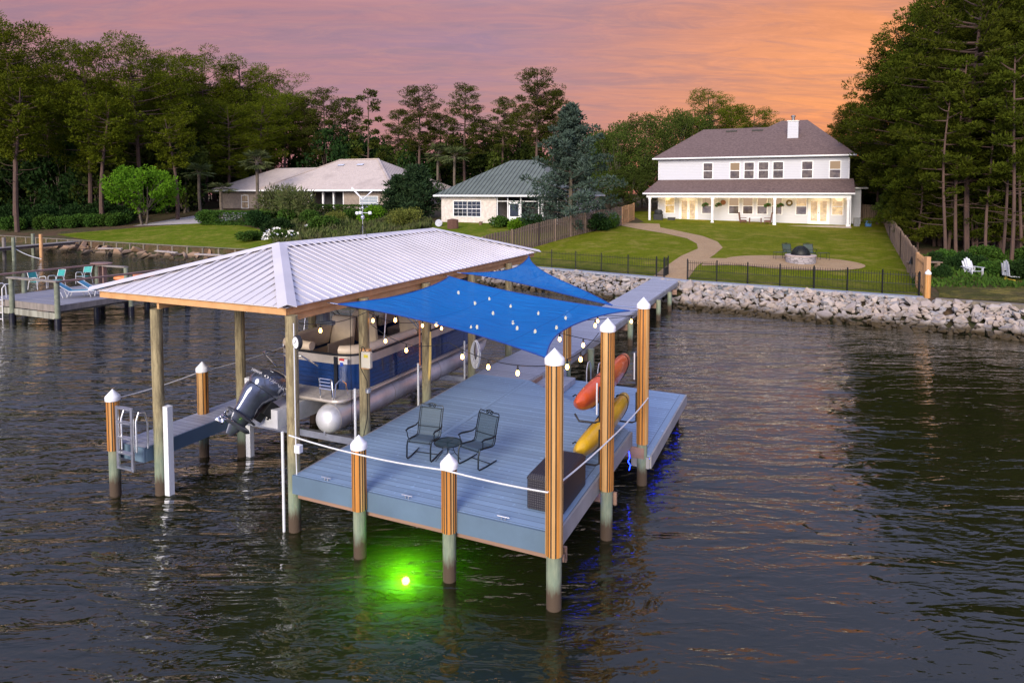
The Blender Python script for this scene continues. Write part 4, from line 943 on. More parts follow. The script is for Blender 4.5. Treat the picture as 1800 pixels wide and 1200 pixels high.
# --- stuff: overgrown garden, weeds, grass fringe
def tufts(name, poly, n, hmin, hmax, leaf, seed, label, wd=.06):
    rng = np.random.default_rng(seed); P = []; xs = [p[0] for p in poly]; ys = [p[1] for p in poly]
    def inside(x, y):
        c = False
        for i in range(len(poly)):
            a, b = poly[i], poly[i-1]
            if (a[1] > y) != (b[1] > y) and x < (b[0]-a[0])*(y-a[1])/(b[1]-a[1])+a[0]: c = not c
        return c
    while len(P) < n:
        x = rng.uniform(min(xs), max(xs)); y = rng.uniform(min(ys), max(ys))
        if inside(x, y): P.append((x, y, ground(x, y)))
    P = np.array(P); k = (np.sin(P[:, 0]*1.3)+np.sin(P[:, 1]*1.7+P[:, 0]*.5)+2)/4; H_ = hmin+(hmax-hmin)*k*rng.uniform(.4, 1, n)
    P[:, 2] += H_*rng.uniform(.2, .6, n); N_ = np.tile([0, 0, 1.0], (n, 1))
    Dv = N_+rng.normal(0, .45, (n, 3)); Dv /= np.linalg.norm(Dv, axis=1)[:, None]; S = np.cross(Dv, rng.normal(0, 1, (n, 3))); S /= np.linalg.norm(S, axis=1)[:, None]
    l = H_[:, None]*.8; V = np.empty((n, 4, 3)); V[:, 0] = P-Dv*l*.5; V[:, 1] = P+S*wd; V[:, 2] = P+Dv*l*.5; V[:, 3] = P-S*wd
    o = mesh_np(name, V.reshape(-1, 3), np.arange(4*n).reshape(n, 4), MT[leaf]); return tag(o, label, 'plants', kind='stuff')
tufts('garden_plants', [(-22, 60), (-20, 56.5), (-13.8, 53.5), (-10, 60), (-8, 66), (-12, 74), (-18, 77), (-28, 75), (-25, 68)], 16000, .35, 1.5, 'meadow', 1, 'overgrown garden of tall grass and weeds left of the metal roof', .09)
tufts('weeds', [(20.9, 34), (22.5, 34), (27, 33.5), (33, 31), (40, 29), (40, 45), (34, 47), (27, 44)], 9000, .1, .7, 'shrubM', 2, 'low green weeds on the wooded lot', .06)
tufts('shore_grass', [(-21.5, 56.6), (-14, 52.3), (-3.5, 46.8), (-4, 49), (-14, 55)], 5000, .1, .45, 'meadow', 3, 'unmown grass along the seawall behind the metal roof', .05)
fern = None
for hb in HB_:
    if fern is None: fern = shrub_tpl(95, .34, .5, 'shrubM', 500, .12, .05, 'fern_leaves', lump=6); fb = fern
    else: fb = fern.copy(); COL.objects.link(fb)
    fb.parent = hb; fb.location = (0, 0, -.22)
# white flowering shrubs
for px, py, Y, s_, lab in ((487, 415, 61, 1.0, 'shrub covered in white flowers, the larger one at the garden edge'), (512, 418, 62, .55, 'small clump with white flowers right of the larger flowering shrub'), (545, 403, 68, .4, 'distant small shrub with a few white flowers')):
    x = gx(px, Y); o = thing('flowering_shrub', lab, 'shrub', (x, Y, ground(x, Y))); b = shrub_tpl(90, 1.3*s_, 1.2*s_, 'shrubM', 1500, .2, .12, 'leaves'); b.parent = o
    rng = np.random.default_rng(7); U = rng.normal(0, 1, (90, 3)); U /= np.linalg.norm(U, axis=1)[:, None]; U[:, 2] = np.abs(U[:, 2]); P = U*np.array([1.3, 1.3, 1.1])*s_+np.array([0, 0, .15])
    V, Fc = blades(P, U, .24, .2, rng, .3); mesh_np('flowers', V, Fc, M('white_petals', (.82, .80, .74), .7, var=.03), parent=o)['kind'] = 'stuff'
# ================================================================== DOCK
MT['deck'] = None
def deck_mat(name, col, ang=0.0, pitch=.145, ax=1):
    m, t = newmat(name); p = t.n('ShaderNodeTexCoord').outputs['Object']
    p2 = t.n('ShaderNodeMapping', {'Vector': p, 'Rotation': (0, 0, ang)}).outputs[0]
    s3 = t.n('ShaderNodeSeparateXYZ', {0: p2}); q = t.math('DIVIDE', s3.outputs[ax], pitch); fr = t.math('FRACT', q); row = t.math('FLOOR', q)
    gap = t.ramp(fr, [(.0, 1.), (.055, 1.), (.085, 0.)])
    wn = t.n('ShaderNodeTexWhiteNoise', {'W': row}, noise_dimensions='1D').outputs[0]
    c = t.mix(t.math('MULTIPLY', wn, .8), col, tuple(k*.70 for k in col))
    c = t.mix(t.math('MULTIPLY', t.ramp(t.noise(p, .9, 6, .7), [(.38, 0.), (.7, 1.)]), .35), c, tuple(k*.72 for k in col))
    c = t.mix(t.math('MULTIPLY', t.noise(p, 60, 3, .7, sc3=(.1, 1, 1) if ax else (1, .1, 1)), .25), c, tuple(k*.7 for k in col))
    c = t.mix(t.math('MULTIPLY', t.ramp(t.noise(p, 9, 2, .5), [(.66, 0.), (.69, 1.)]), .45), c, tuple(min(1, k*1.5) for k in col))
    c = t.mix(t.math('MULTIPLY', t.ramp(t.noise(p, 2.3, 7, .8, sc3=(.4, 1, 1)), [(.55, 0.), (.75, 1.)]), .45), c, tuple(k*.55 for k in col))
    c = t.mix(gap, c, tuple(k*.22 for k in col))
    rg = t.n('ShaderNodeMapRange', {'Value': t.noise(p, 1.4, 5, .6), 'To Min': .42, 'To Max': .68}).outputs[0]
    bs = t.n('ShaderNodeBsdfPrincipled', {'Base Color': c, 'Roughness': rg, 'Normal': t.n('ShaderNodeBump', {'Height': gap, 'Strength': .5, 'Distance': -.01}).outputs[0]})
    t.n('ShaderNodeOutputMaterial', {0: bs.outputs[0]}); return m
DC = (.265, .385, .53)
MT['deck'] = deck_mat('grey_decking', DC); MT['deckx'] = deck_mat('grey_border_board', DC, ax=0, pitch=.14)
MT['deckw'] = deck_mat('walkway_decking', (.40, .41, .47))
MT['fascia'] = M('blue_grey_fascia', (.115, .18, .25), .5, vs=1.2, var=.08, bump=.15, bs=30)
MT['fascg'] = M('grey_fascia', (.34, .33, .32), .6, vs=1.5)
MT['beam'] = M('brown_beam', (.33, .20, .14), .8, vs=2, bump=.5, bs=12, sc3=(.3, 3, 3), col2=(.22, .14, .10))
def pile_mat():
    m, t = newmat('treated_pile'); g = t.n('ShaderNodeNewGeometry'); z = t.n('ShaderNodeSeparateXYZ', {0: g.outputs['Position']}).outputs[2]
    p = t.n('ShaderNodeTexCoord').outputs['Object']
    n = t.noise(p, 4.5, 6, .7, sc3=(3, 3, .5)); kn = t.noise(p, 2.2, 3, .6, sc3=(2.5, 2.5, .8), dist=1.2)
    c = t.mix(t.ramp(n, [(.35, 0.), (.65, 1.)]), (.42, .345, .185), (.20, .165, .09))
    c = t.mix(t.math('MULTIPLY', t.ramp(kn, [(.52, 0.), (.62, 1.)]), .55), c, (.13, .095, .05))
    cr_ = t.noise(p, 1.0, 6, .8, sc3=(26, 26, 1.6)); c = t.mix(t.math('MULTIPLY', t.ramp(cr_, [(.50, 0.), (.62, 1.)]), .6), c, (.10, .075, .04))
    zz = t.math('ADD', z, t.math('MULTIPLY', n, .5))
    gr = t.n('ShaderNodeMapRange', {'Value': zz, 'From Min': 1.9, 'From Max': .9}).outputs[0]
    c = t.mix(t.math('MULTIPLY', gr, .62), c, t.mix(cr_, (.25, .38, .29), (.09, .16, .12)))
    c = t.mix(t.n('ShaderNodeMapRange', {'Value': zz, 'From Min': .70, 'From Max': .50}).outputs[0], c, (.075, .05, .03))
    bs = t.n('ShaderNodeBsdfPrincipled', {'Base Color': c, 'Roughness': .85, 'Normal': t.n('ShaderNodeBump', {'Height': n, 'Strength': .6, 'Distance': .02}).outputs[0]})
    t.n('ShaderNodeOutputMaterial', {0: bs.outputs[0]}); return m
MT['pile'] = pile_mat()
MT['sl1'] = M('orange_slat', (.60, .245, .045), .5, vs=3, sc3=(4, 4, .4), col2=(.40, .165, .035), bump=.2)
MT['sl2'] = M('dark_slat', (.055, .038, .020), .6, vs=3, sc3=(4, 4, .4))
MT['sl3'] = M('tan_slat', (.62, .36, .14), .5, vs=3, sc3=(4, 4, .4), col2=(.46, .25, .08))
MT['cap'] = M('white_plastic', (.82, .83, .86), .35, var=.03)
MT['rope'] = M('white_rope', (.74, .74, .74), .8, vs=40, bump=.5, bs=80)
MT['alu'] = M('brushed_aluminium', (.62, .63, .66), .32, .85, vs=5, var=.12)
MT['pvc'] = M('white_pvc', (.78, .79, .80), .4, var=.04)
def slat_cyl(mb, s, t, r, z0, z1, seed, n=34):
    r_ = random.Random(seed); k = 0; last = 0
    while k < n:
        w_ = r_.choice([1, 1, 2]); mi = r_.choice([0, 2, 0]) if last == 1 else r_.choice([1, 1, 1, 0, 2]) 
        if last == 1 and mi == 1: mi = r_.choice([0, 2])
        if mi == 1: w_ = 1
        last = mi
        w_ = min(w_, n-k)
        for j in range(w_):
            a0 = 2*math.pi*(k+j)/n; a1 = 2*math.pi*(k+j+1)/n
            rr2 = r*(1.0 if mi != 1 else .965)
            q = [(s+rr2*math.cos(a), t+rr2*math.sin(a)) for a in (a0, a1)]
            qi = [(s+r*.8*math.cos(a), t+r*.8*math.sin(a)) for a in (a0, a1)]
            mb.add([(q[0][0], q[0][1], z0), (q[1][0], q[1][1], z0), (q[1][0], q[1][1], z1), (q[0][0], q[0][1], z1), (qi[0][0], qi[0][1], z0), (qi[1][0], qi[1][1], z0), (qi[1][0], qi[1][1], z1), (qi[0][0], qi[0][1], z1)],
                   [(0, 1, 2, 3), (4, 5, 1, 0), (3, 2, 6, 7), (0, 3, 7, 4), (1, 5, 6, 2)], mi)
        k += w_
def pile(parent, off, s, t, top, sleeve=None, capped=True, r=.105, zb=-1.6, lean=(0, 0), seed=0):
    mb = MB(off); mb.smooth = True
    mb.tube([(s+lean[0]*z*.0, t, z) for z in (zb, -.2, .3, 1.2, 2.2, top) if z <= top], r, 14)
    p = mb.build('pile', MT['pile'], parent)
    if sleeve:
        mb = MB(off); slat_cyl(mb, s, t, r+.016, sleeve[0], sleeve[1], seed+3); mb.build('sleeve', [MT['sl1'], MT['sl2'], MT['sl3']], p)
    if capped:
        mb = MB(off); mb.lathe([(r+.024, -.075), (r+.032, -.07), (r+.034, .0), (r+.024, .02), (.012, .145), (.002, .155)], (s, t, top+.03), 22); mb.build('cap', MT['cap'], p, smooth=True)
    return p
do = (-2, 2, 1.08)
dk = thing('dock', 'grey composite dock with striped pilings and a long walkway to the seawall', 'dock', D(*do), RZ)
main = [(-4.74, -.06), (.10, -.06), (.13, 4.36), (-.82, 5.17), (-3.21, 6.94), (-3.05, 9.3), (-2.98, 28.35), (-4.55, 29.05), (-4.62, 12.0), (-4.74, 9.0)]
mb = MB(do); mb.prism([(-4.74, -.06), (.10, -.06), (.13, 4.36), (-.82, 5.17), (-3.21, 6.94), (-4.74, 6.94)], 1.045, 1.08); mb.build('decking', MT['deck'], dk)
mb = MB(do); mb.prism([(-4.74, 6.945), (-3.21, 6.945), (-3.05, 9.3), (-2.98, 28.30), (-4.55, 29.15), (-4.62, 12.0), (-4.74, 9.0)], 1.045, 1.08); mb.build('walkway_decking', MT['deckw'], dk)
# the border boards, a few mm proud
mb = MB(do); mb.prism([(-.06, .02), (.102, .02), (.132, 4.36), (-.03, 4.30)], 1.081, 1.085)
mb.prism([(-3.42, 2.45), (-3.30, 2.42), (-3.14, 6.86), (-3.25, 6.94)], 1.081, 1.085)
mb.build('border_board', MT['deckx'], dk)
mb = MB(do)
P_ = [(-4.76, -.10), (.13, -.10)]
mb.prism([(-4.78, -.10), (.12, -.10), (.12, -.061), (-4.78, -.061)], .75, 1.078); mb.build('front_fascia', MT['fascia'], dk)
mb = MB(do)
def fasc(a, b, z0, z1, th=.035):
    a = Vector(a); b = Vector(b); d = (b-a).normalized(); n = Vector((d.y, -d.x))*th
    mb.prism([tuple(a), tuple(b), tuple(b+n), tuple(a+n)], z0, z1)
fasc((.102, -.06), (.132, 4.36), .80, 1.079); fasc((-3.05, 9.3), (-2.98, 28.3), .84, 1.043)
fasc((-4.55, 29.1), (-4.62, 12.0), .84, 1.043); fasc((-4.62, 12.0), (-4.742, 9.0), .84, 1.043); fasc((-4.742, 9.0), (-4.742, -.06), .80, 1.079)
fasc((.132, 4.36), (-.82, 5.17), .66, 1.043); fasc((-.82, 5.17), (-3.21, 6.94), .66, 1.043)
fasc((-3.21, 6.945), (-3.05, 9.3), .63, 1.043); mb.build('side_fascia', MT['fascg'], dk)
mb = MB(do)
for t_ in (.02, 2.04, 4.2): mb.beam((-4.95, t_+.12, .68), (.42 if t_ > 1 else .20, t_+.12, .68), .05, .22)
mb.beam((-4.7, -.02, .705), (.22, -.02, .705), .06, .085)
for t_ in (11.33, 16.46, 21.9, 26.5): mb.beam((-4.95, t_, .70), (-2.75, t_, .70), .05, .25)
for s_ in (-4.5, -3.15): mb.beam((s_, 7, .93), (s_+.05, 28, .93), .05, .2)
for s_ in (-4.4, -3.0, -1.6, -.2): mb.beam((s_, .05, .93), (s_, 4.2, .93), .05, .2)
mb.build('under_beam', MT['beam'], dk)
# lower platform and the two steps
LZ = .62
mb = MB(do); mb.prism([(-.80, 5.22), (.16, 4.42), (.52, 4.40), (.52, 8.85), (-2.3, 8.95), (-3.03, 8.95), (-3.10, 6.98)], LZ-.03, LZ); mb.build('lower_decking', MT['deck'], dk)
mb = MB(do); mb.prism([(.36, 4.42), (.515, 4.42), (.515, 8.83), (.36, 8.83)], LZ+.001, LZ+.005); mb.prism([(-.80, 5.24), (.16, 4.44), (.25, 4.54), (-.72, 5.34)], LZ+.001, LZ+.005); mb.build('border_board', MT['deckx'], dk)
mb = MB(do); fasc((.522, 4.38), (.522, 8.86), LZ-.26, LZ-.002); fasc((.52, 8.86), (-3.0, 8.96), LZ-.26, LZ-.031); fasc((.14, 4.42), (.52, 4.38), LZ-.26, LZ-.031); mb.build('lower_fascia', MT['fascg'], dk)
for i, (s0, z) in enumerate(((-3.2, .93), (-2.86, .775))):
    mb = MB(do); s1 = s0+.36
    ts = 6.94+(-3.21-s0)*.74; te = 6.94+(-3.21-s1)*.74
    mb.prism([(s0, ts+.03), (s1, te+.03), (s1, 8.88-.2*i), (s0, 8.88-.2*i)], LZ+.01, z); mb.build('step', [MT['deckw']], dk)
# piles of the dock (kept short of each other, unequal striping)
pile(dk, do, -3.30, -.16, 1.86, (.80, 1.84), seed=1); pile(dk, do, -1.62, -.14, 1.82, (.78, 1.80), seed=2)
pile(dk, do, .10, -.13, 3.62, (.80, 3.6), seed=3, r=.112); pile(dk, do, .27, 2.04, 3.68, (.87, 3.66), seed=4); pile(dk, do, .36, 4.40, 3.70, (.86, 3.68), seed=5)
pile(dk, do, -2.95, 9.25, 2.4, (1.1, 2.38), seed=6)
for s_, t_ in ((-4.85, 11.33), (-2.86, 11.33), (-4.8, 16.46), (-2.82, 16.46), (-4.78, 21.9), (-2.80, 21.9), (-2.78, 24.6), (-4.75, 24.6)): pile(dk, do, s_, t_, .98, None, False, r=.11)
for s_, t_ in ((.30, 8.6), (.28, 6.6), (-2.2, 8.7)): pile(dk, do, s_, t_, LZ-.28, None, False, r=.11)
# cleats and rope rings
for s_ in (-4.09, -2.46, -.75):
    mb = MB(do); mb.tube([(s_-.10, -.03, 1.13), (s_+.10, -.03, 1.13)], .010, 6); mb.tube([(s_-.03, -.03, 1.085), (s_-.03, -.03, 1.13)], .012, 6); mb.tube([(s_+.03, -.03, 1.085), (s_+.03, -.03, 1.13)], .012, 6); mb.build('cleat', MT['alu'], dk)
# the rope rail
def sag(a, b, s_, n=14):
    a = Vector(a); b = Vector(b); return [a.lerp(b, i/n)-Vector((0, 0, s_*4*(i/n)*(1-i/n))) for i in range(n+1)]
rq = (-2, 0, 1.8); mb = MB(rq); pts = []
seq = [(-4.76, -.18, 1.82), (-3.30, -.29, 1.78), (-1.62, -.27, 1.79), (.05, -.27, 1.76), (.39, 2.0, 1.84), (.48, 4.36, 1.83)]
for a, b, s_ in zip(seq, seq[1:], (.015, .02, .02, .03, .03)): pts += sag(a, b, s_)[:-1]
pts.append(Vector(seq[-1])); mb.tube(pts, .013, 6, cap=True)
tag(mb.build('rope_rail', MT['rope'], loc=D(*rq), rz=RZ, smooth=True), 'white rope strung along the front and right side pilings of the dock', 'rope')
mb = MB((0, 0, 0))
# swim ladder handle on the lower platform
lo_ = (-2.0, 8.7, LZ); lt = thing('swim_ladder', 'small curved metal ladder at the back edge of the lower platform', 'ladder', D(*lo_), RZ)
for ds in (-.16, .16):
    mb = MB(lo_); mb.tube([(-2.0+ds, 8.62, LZ), (-2.0+ds, 8.64, LZ+.45), (-2.0+ds, 8.74, LZ+.6), (-2.0+ds, 8.92, LZ+.6), (-2.0+ds, 9.04, LZ+.45), (-2.0+ds, 9.06, -.3)], .018, 8); mb.build('rail', MT['alu'], lt, smooth=True)
mb = MB(lo_)
for z in (.35, .1, -.15): mb.beam((-2.16, 9.06, z), (-1.84, 9.06, z), .06, .02)
mb.build('rung', MT['alu'], lt)
# ================================================================== BOATHOUSE
bo = (-6.6, 5, 0)
bhs = thing('boathouse', 'open boathouse with wooden posts and a ribbed white metal hip roof', 'boathouse', D(*bo), RZ)
MT['roofm'] = M('white_ribbed_metal', (.64, .60, .60), .38, .0, vs=1.0, var=.05, spec=.6)
MT['wood'] = M('yellow_pine_beam', (.70, .39, .17), .7, vs=2, bump=.4, bs=10, sc3=(1.5, 1.5, 1.5), col2=(.52, .27, .105))
S0, S1, T0, T1, ZE = -9.88, -4.94, .02, 11.55, 4.0
RS, RT0, RT1, RZ_ = -7.4, 2.45, 9.1, 4.84
def roofz(s, t): return ZE+.04+(RZ_-ZE-.04)*min((s-S0)/(RS-S0), (S1-s)/(S1-RS), (t-T0)/(RT0-T0), (T1-t)/(T1-RT1))
mb = MB(bo)
oh = .09
A = [(S0-oh, T0-oh), (S1+oh, T0-oh), (S1+oh, T1+oh), (S0-oh, T1+oh)]
vs = [(a, b, ZE+.015) for a, b in A]+[(RS, RT0, RZ_), (RS, RT1, RZ_)]
vs += [(a, b, c-.012) for a, b, c in vs]
mb.add(vs, [(0, 1, 4), (1, 2, 5, 4), (2, 3, 5), (3, 0, 4, 5), (6, 10, 7), (7, 10, 11, 8), (8, 11, 9), (9, 11, 10, 6), (0, 6, 7, 1), (1, 7, 8, 2), (2, 8, 9, 3), (3, 9, 6, 0)])
rf = mb.build('metal_roof', MT['roofm'], bhs)
mb = MB(bo)
def rib(a, b, w_=.04, h=.018):
    mb.beam(a, b, w_, h)
pit = .229
s_ = S0+.1
while s_ < S1:
    tm = RT0-(RT0-T0)*0 if abs(s_-RS) < .01 else T0+(RT0-T0)*min((s_-S0)/(RS-S0), (S1-s_)/(S1-RS))
    rib((s_, T0-oh, ZE+.02), (s_, tm-.05, ZE+.03+(RZ_-ZE)*(tm-T0)/(RT0-T0)))
    rib((s_, T1+oh, ZE+.02), (s_, T1-(tm-T0)+.05, ZE+.03+(RZ_-ZE)*(tm-T0)/(RT0-T0)))
    s_ += pit
t_ = T0+.12
while t_ < T1:
    f_ = min(1, (t_-T0)/(RT0-T0), (T1-t_)/(T1-RT1))
    se = S1+(RS-S1)*f_; rib((S1+oh, t_, ZE+.02), (se+.05, t_, ZE+.03+(RZ_-ZE)*f_))
    se = S0+(RS-S0)*f_; rib((S0-oh, t_, ZE+.02), (se-.05, t_, ZE+.03+(RZ_-ZE)*f_))
    t_ += pit
mb.build('roof_ribs', MT['roofm'], rf)
mb = MB(bo)
def capstrip(p, q, wd=.17):
    p = Vector(p); q = Vector(q); d = (q-p).normalized(); r_ = d.cross(Vector((0, 0, 1))).normalized(); u = Vector((0, 0, 1))
    for sg in (-1, 1):
        a0, b0 = p+u*.055, q+u*.055; a1 = p+r_*sg*wd-u*(.02 if abs(d.z) < .05 else .0); b1 = q+r_*sg*wd-u*(.02 if abs(d.z) < .05 else .0)
        vs = [a0, b0, b1, a1]+[v-u*.008 for v in (a0, b0, b1, a1)]
        f_ = [(0, 1, 2, 3), (7, 6, 5, 4), (3, 2, 6, 7), (0, 3, 7, 4), (1, 5, 6, 2)]
        mb.add(vs, f_)
capstrip((RS, RT0-.05, RZ_), (RS, RT1+.05, RZ_), .2)
for a in ((S0-oh-.05, T0-oh-.05, RT0), (S1+oh+.05, T0-oh-.05, RT0)): capstrip((a[0], a[1], ZE+.03), (RS, RT0, RZ_+.01), .16)
for a in ((S0-oh-.05, T1+oh+.05), (S1+oh+.05, T1+oh+.05)): capstrip((a[0], a[1], ZE+.03), (RS, RT1, RZ_+.01), .16)
mb.build('ridge_cap', MT['roofm'], rf)
mb = MB(bo)
for p, q in (((S0, T0, ZE-.065), (S1, T0, ZE-.065)), ((S1-.02, T0+.03, ZE-.065), (S1-.02, T1, ZE-.065)), ((S0+.02, T0+.03, ZE-.065), (S0+.02, T1, ZE-.065)), ((S0, T1, ZE-.065), (S1, T1, ZE-.065))): mb.beam(p, q, .05, .145)
mb.build('fascia_beam', MT['wood'], bhs)
mb = MB(bo)
for t_ in [.6+.9*i for i in range(12)]:
    f_ = min(1, (t_-T0)/(RT0-T0), (T1-t_)/(T1-RT1))
    for sg, se in ((S0+.05, RS), (S1-.05, RS)):
        ex = sg+(RS-sg)*f_; mb.beam((sg, t_, ZE-.09), (ex, t_, ZE-.09+(RZ_-ZE)*f_), .045, .12)
for s_ in (-8.3, -5.02): mb.beam((s_, .1, ZE-.21), (s_, 11.3, ZE-.21), .06, .14)
mb.beam((RS, 2.4, RZ_-.12), (RS, 9.1, RZ_-.12), .05, .16)
mb.build('rafters', MT['wood'], bhs)
for t_ in (0.0, 2.08, 4.5, 6.85, 9.3): pile(bhs, bo, -4.88 if t_ > 0 else -4.87, t_+.05, ZE-.14, None, False, r=.108)
for t_ in (.02, 2.1, 4.5, 6.8, 9.3): pile(bhs, bo, -8.32, t_+.05, ZE-.28, None, False, r=.108)
for s_, t_, z1 in ((-8.20, .12, 1.79), (-8.20, 2.2, 1.82)):
    mb = MB(bo); mb.box(s_, s_+.13, t_-.06, t_+.06, -.05, z1); mb.build('guide_board', MT['pvc'], bhs)
for t_, z1 in ((.0, 1.8), (2.05, 2.0), (4.46, 1.95), (6.8, 2.0)):
    mb = MB(bo); mb.tube([(-5.02, t_-.06, -.2), (-5.02, t_-.06, z1)], .025, 8); mb.build('guide_pole', MT['pvc'], bhs)
for t_ in (2.0,):
    for s_ in (-8.32,): mb = MB(bo); mb.beam((s_+.06, t_, ZE-.3), (s_+.42, t_, ZE-.62), .05, .05, up=(1, 0, 0)); mb.beam((s_+.1, t_, ZE-.62), (s_+.1, t_, ZE-.2), .05, .05, up=(1, 0, 0)); mb.build('bracket', MT['pvc'], bhs)
# lift: motors under the eave, cables, cross beams
for s_, t_ in ((-4.95, 1.3), (-8.25, 2.6), (-8.25, 6.9), (-4.98, 7.2)):
    mb = MB(bo); mb.lathe([(.10, -.14), (.13, -.12), (.13, .12), (.10, .14)], (s_-.28, t_, ZE-.36), 14); mb.box(s_-.42, s_-.02, t_-.05, t_+.05, ZE-.55, ZE-.48); mb.build('lift_motor', M('grey_motor', (.10, .11, .12), .5), bhs)
for t_ in (2.0, 6.9):
    mb = MB(bo); mb.beam((-8.15, t_, .90), (-5.05, t_, .90), .10, .14); mb.build('lift_beam', MT['alu'], bhs)
    for s_ in (-8.1, -5.12):
        mb = MB(bo); mb.tube([(s_, t_, .97), (s_, t_, ZE-.3)], .006, 5); mb.build('lift_cable', MT['iron'], bhs)
# left side catwalk
cw = thing('catwalk', 'narrow grey side dock with two capped pilings left of the boat', 'dock', D(-8.7, 1, 1.0), RZ); cwo = (-8.7, 1, 1.0)
mb = MB(cwo); mb.prism([(-9.22, -.15), (-8.46, -.15), (-8.46, 9.5), (-9.22, 9.5)], .97, 1.0); mb.build('decking', MT['deckw'], cw)
mb = MB(cwo)
for p, q in (((-9.25, -.17, .85), (-8.44, -.17, .85)), ((-8.445, -.15, .85), (-8.445, 9.5, .85)), ((-9.235, -.15, .85), (-9.235, 9.5, .85))): mb.beam(p, q, .03, .29)
mb.build('fascia', MT['fascia'], cw)
pile(cw, cwo, -9.12, -.32, 1.95, (.92, 1.93), seed=8); pile(cw, cwo, -9.10, 1.78, 2.0, (.92, 1.98), seed=9)
pile(cw, cwo, -9.10, 4.5, 2.0, (.92, 1.98), seed=10); pile(cw, cwo, -9.10, 7.2, 2.0, (.92, 1.98), seed=12)
mb = MB((-9.1, 2, 1.9)); pts = []
for a, b in (((-9.22, -.3, 1.9), (-9.22, 1.78, 1.92)), ((-9.22, 1.78, 1.92), (-9.22, 4.5, 1.92)), ((-9.22, 4.5, 1.92), (-9.22, 7.2, 1.92))): pts += sag(a, b, .04)
mb.tube(pts, .012, 6); tag(mb.build('rope_rail', MT['rope'], loc=D(-9.1, 2, 1.9), rz=RZ, smooth=True), 'white rope strung between the pilings of the narrow left side dock', 'rope')
ldo = (-8.55, -.4, 1.0); ld = thing('dock_ladder', 'aluminium ladder raised on the end of the narrow side dock', 'ladder', D(*ldo), RZ)
for s_ in (-8.86, -8.44):
    mb = MB(ldo); mb.beam((s_, -.42, .62), (s_, -.42, 1.86), .035, .06, up=(1, 0, 0)); mb.build('rail', MT['alu'], ld)
    mb = MB(ldo); mb.tube([(s_+.06, -.14, 1.0), (s_+.06, -.14, 1.5), (s_+.06, -.2, 1.72), (s_+.06, -.32, 1.76), (s_+.06, -.38, 1.6), (s_+.06, -.38, 1.0)], .018, 8); mb.build('handrail', MT['alu'], ld, smooth=True)
for z in (.66, .96, 1.26, 1.56, 1.84): mb = MB(ldo); mb.beam((-8.84, -.42, z), (-8.46, -.42, z), .09, .03); mb.build('rung', MT['alu'], ld)
# ================================================================== PONTOON BOAT
MT['navy'] = M('navy_panel', (.008, .040, .16), .2, .3, vs=2, var=.2, coat=.6)
MT['navyd'] = M('dark_stripe', (.012, .014, .02), .3)
MT['champ'] = M('champagne_metal', (.55, .49, .42), .35, .45, vs=2)
MT['vinyl'] = M('beige_vinyl', (.74, .60, .44), .5, vs=4, var=.07, bump=.15, bs=40)
MT['vinyd'] = M('tan_vinyl', (.50, .38, .27), .5, vs=4, var=.07)
MT['tube'] = M('pontoon_aluminium', (.70, .70, .72), .42, .4, vs=2.2, var=.14, bump=.12, bs=6)
MT['bfloor'] = M('boat_floor', (.46, .42, .38), .7, vs=14, var=.15)
MT['chrome'] = M('polished_metal', (.75, .76, .80), .12, 1.0, var=.03)
pb = thing('pontoon_boat', 'navy and beige pontoon boat raised on the lift under the metal roof', 'boat', D(-6.6, 5, 1.0), RZ); po_ = (-6.6, 5, 1.0)
BZ = 1.64
for s_ in (-5.62, -7.62):
    mb = MB(po_); mb.smooth = True; n = 24
    prof = [(0, .02), (.18, .05), (.27, .12), (.29, .2)]
    pts = [(s_, 1.70+0*.1, 1.32)]; rs = [.02]
    for dd, rr_ in ((.02, .14), (.07, .235), (.14, .28), (.22, .295)): pts.append((s_, 1.70+dd, 1.32)); rs.append(rr_)
    for k in range(1, 22): pts.append((s_, 1.92+k*.29, 1.32)); rs.append(.295)
    for k in range(1, 8): u = k/7; pts.append((s_, 8.01+u*1.3, 1.32+.24*u*u)); rs.append(.295*(1-u*u*.92)+.004)
    mb.tube(pts, rs, n); tb_ = mb.build('pontoon', MT['tube'], pb)
    for t_ in (1.93, 3.9, 6.0, 8.0): mb = MB(po_); mb.tube([(s_+.300*math.cos(a), t_, 1.32+.300*math.sin(a)) for a in [i*math.pi/12 for i in range(24)]], .006, 4, closed=True); mb.build('weld_seam', MT['champ'], tb_)
    mb = MB(po_); mb.box(s_-.11, s_+.11, 2.0, 8.9, 1.59, 1.63); mb.box(s_-.02, s_+.02, 1.75, 1.78, 1.02, 1.1); mb.build('mounting_rail', MT['alu'], tb_)
mb = MB(po_)
def rrect(x0, x1, y0, y1, r, n=6):
    o = []
    for cx_, cy_, a0 in ((x1-r, y1-r, 0), (x0+r, y1-r, 90), (x0+r, y0+r, 180), (x1-r, y0+r, 270)):
        for i in range(n+1): a = rad(a0+90*i/n); o.append((cx_+r*math.cos(a), cy_+r*math.sin(a)))
    return o
mb.prism(rrect(-7.86, -5.36, 1.98, 9.3, .25), 1.632, 1.70); fl = mb.build('deck_platform', [MT['bfloor']], pb)
mb = MB(po_); q = rrect(-7.88, -5.34, 1.96, 9.32, .26); mb.tube([(a, b, 1.665) for a, b in q], .038, 6, closed=True); mb.build('edge_trim', MT['champ'], fl, smooth=True)
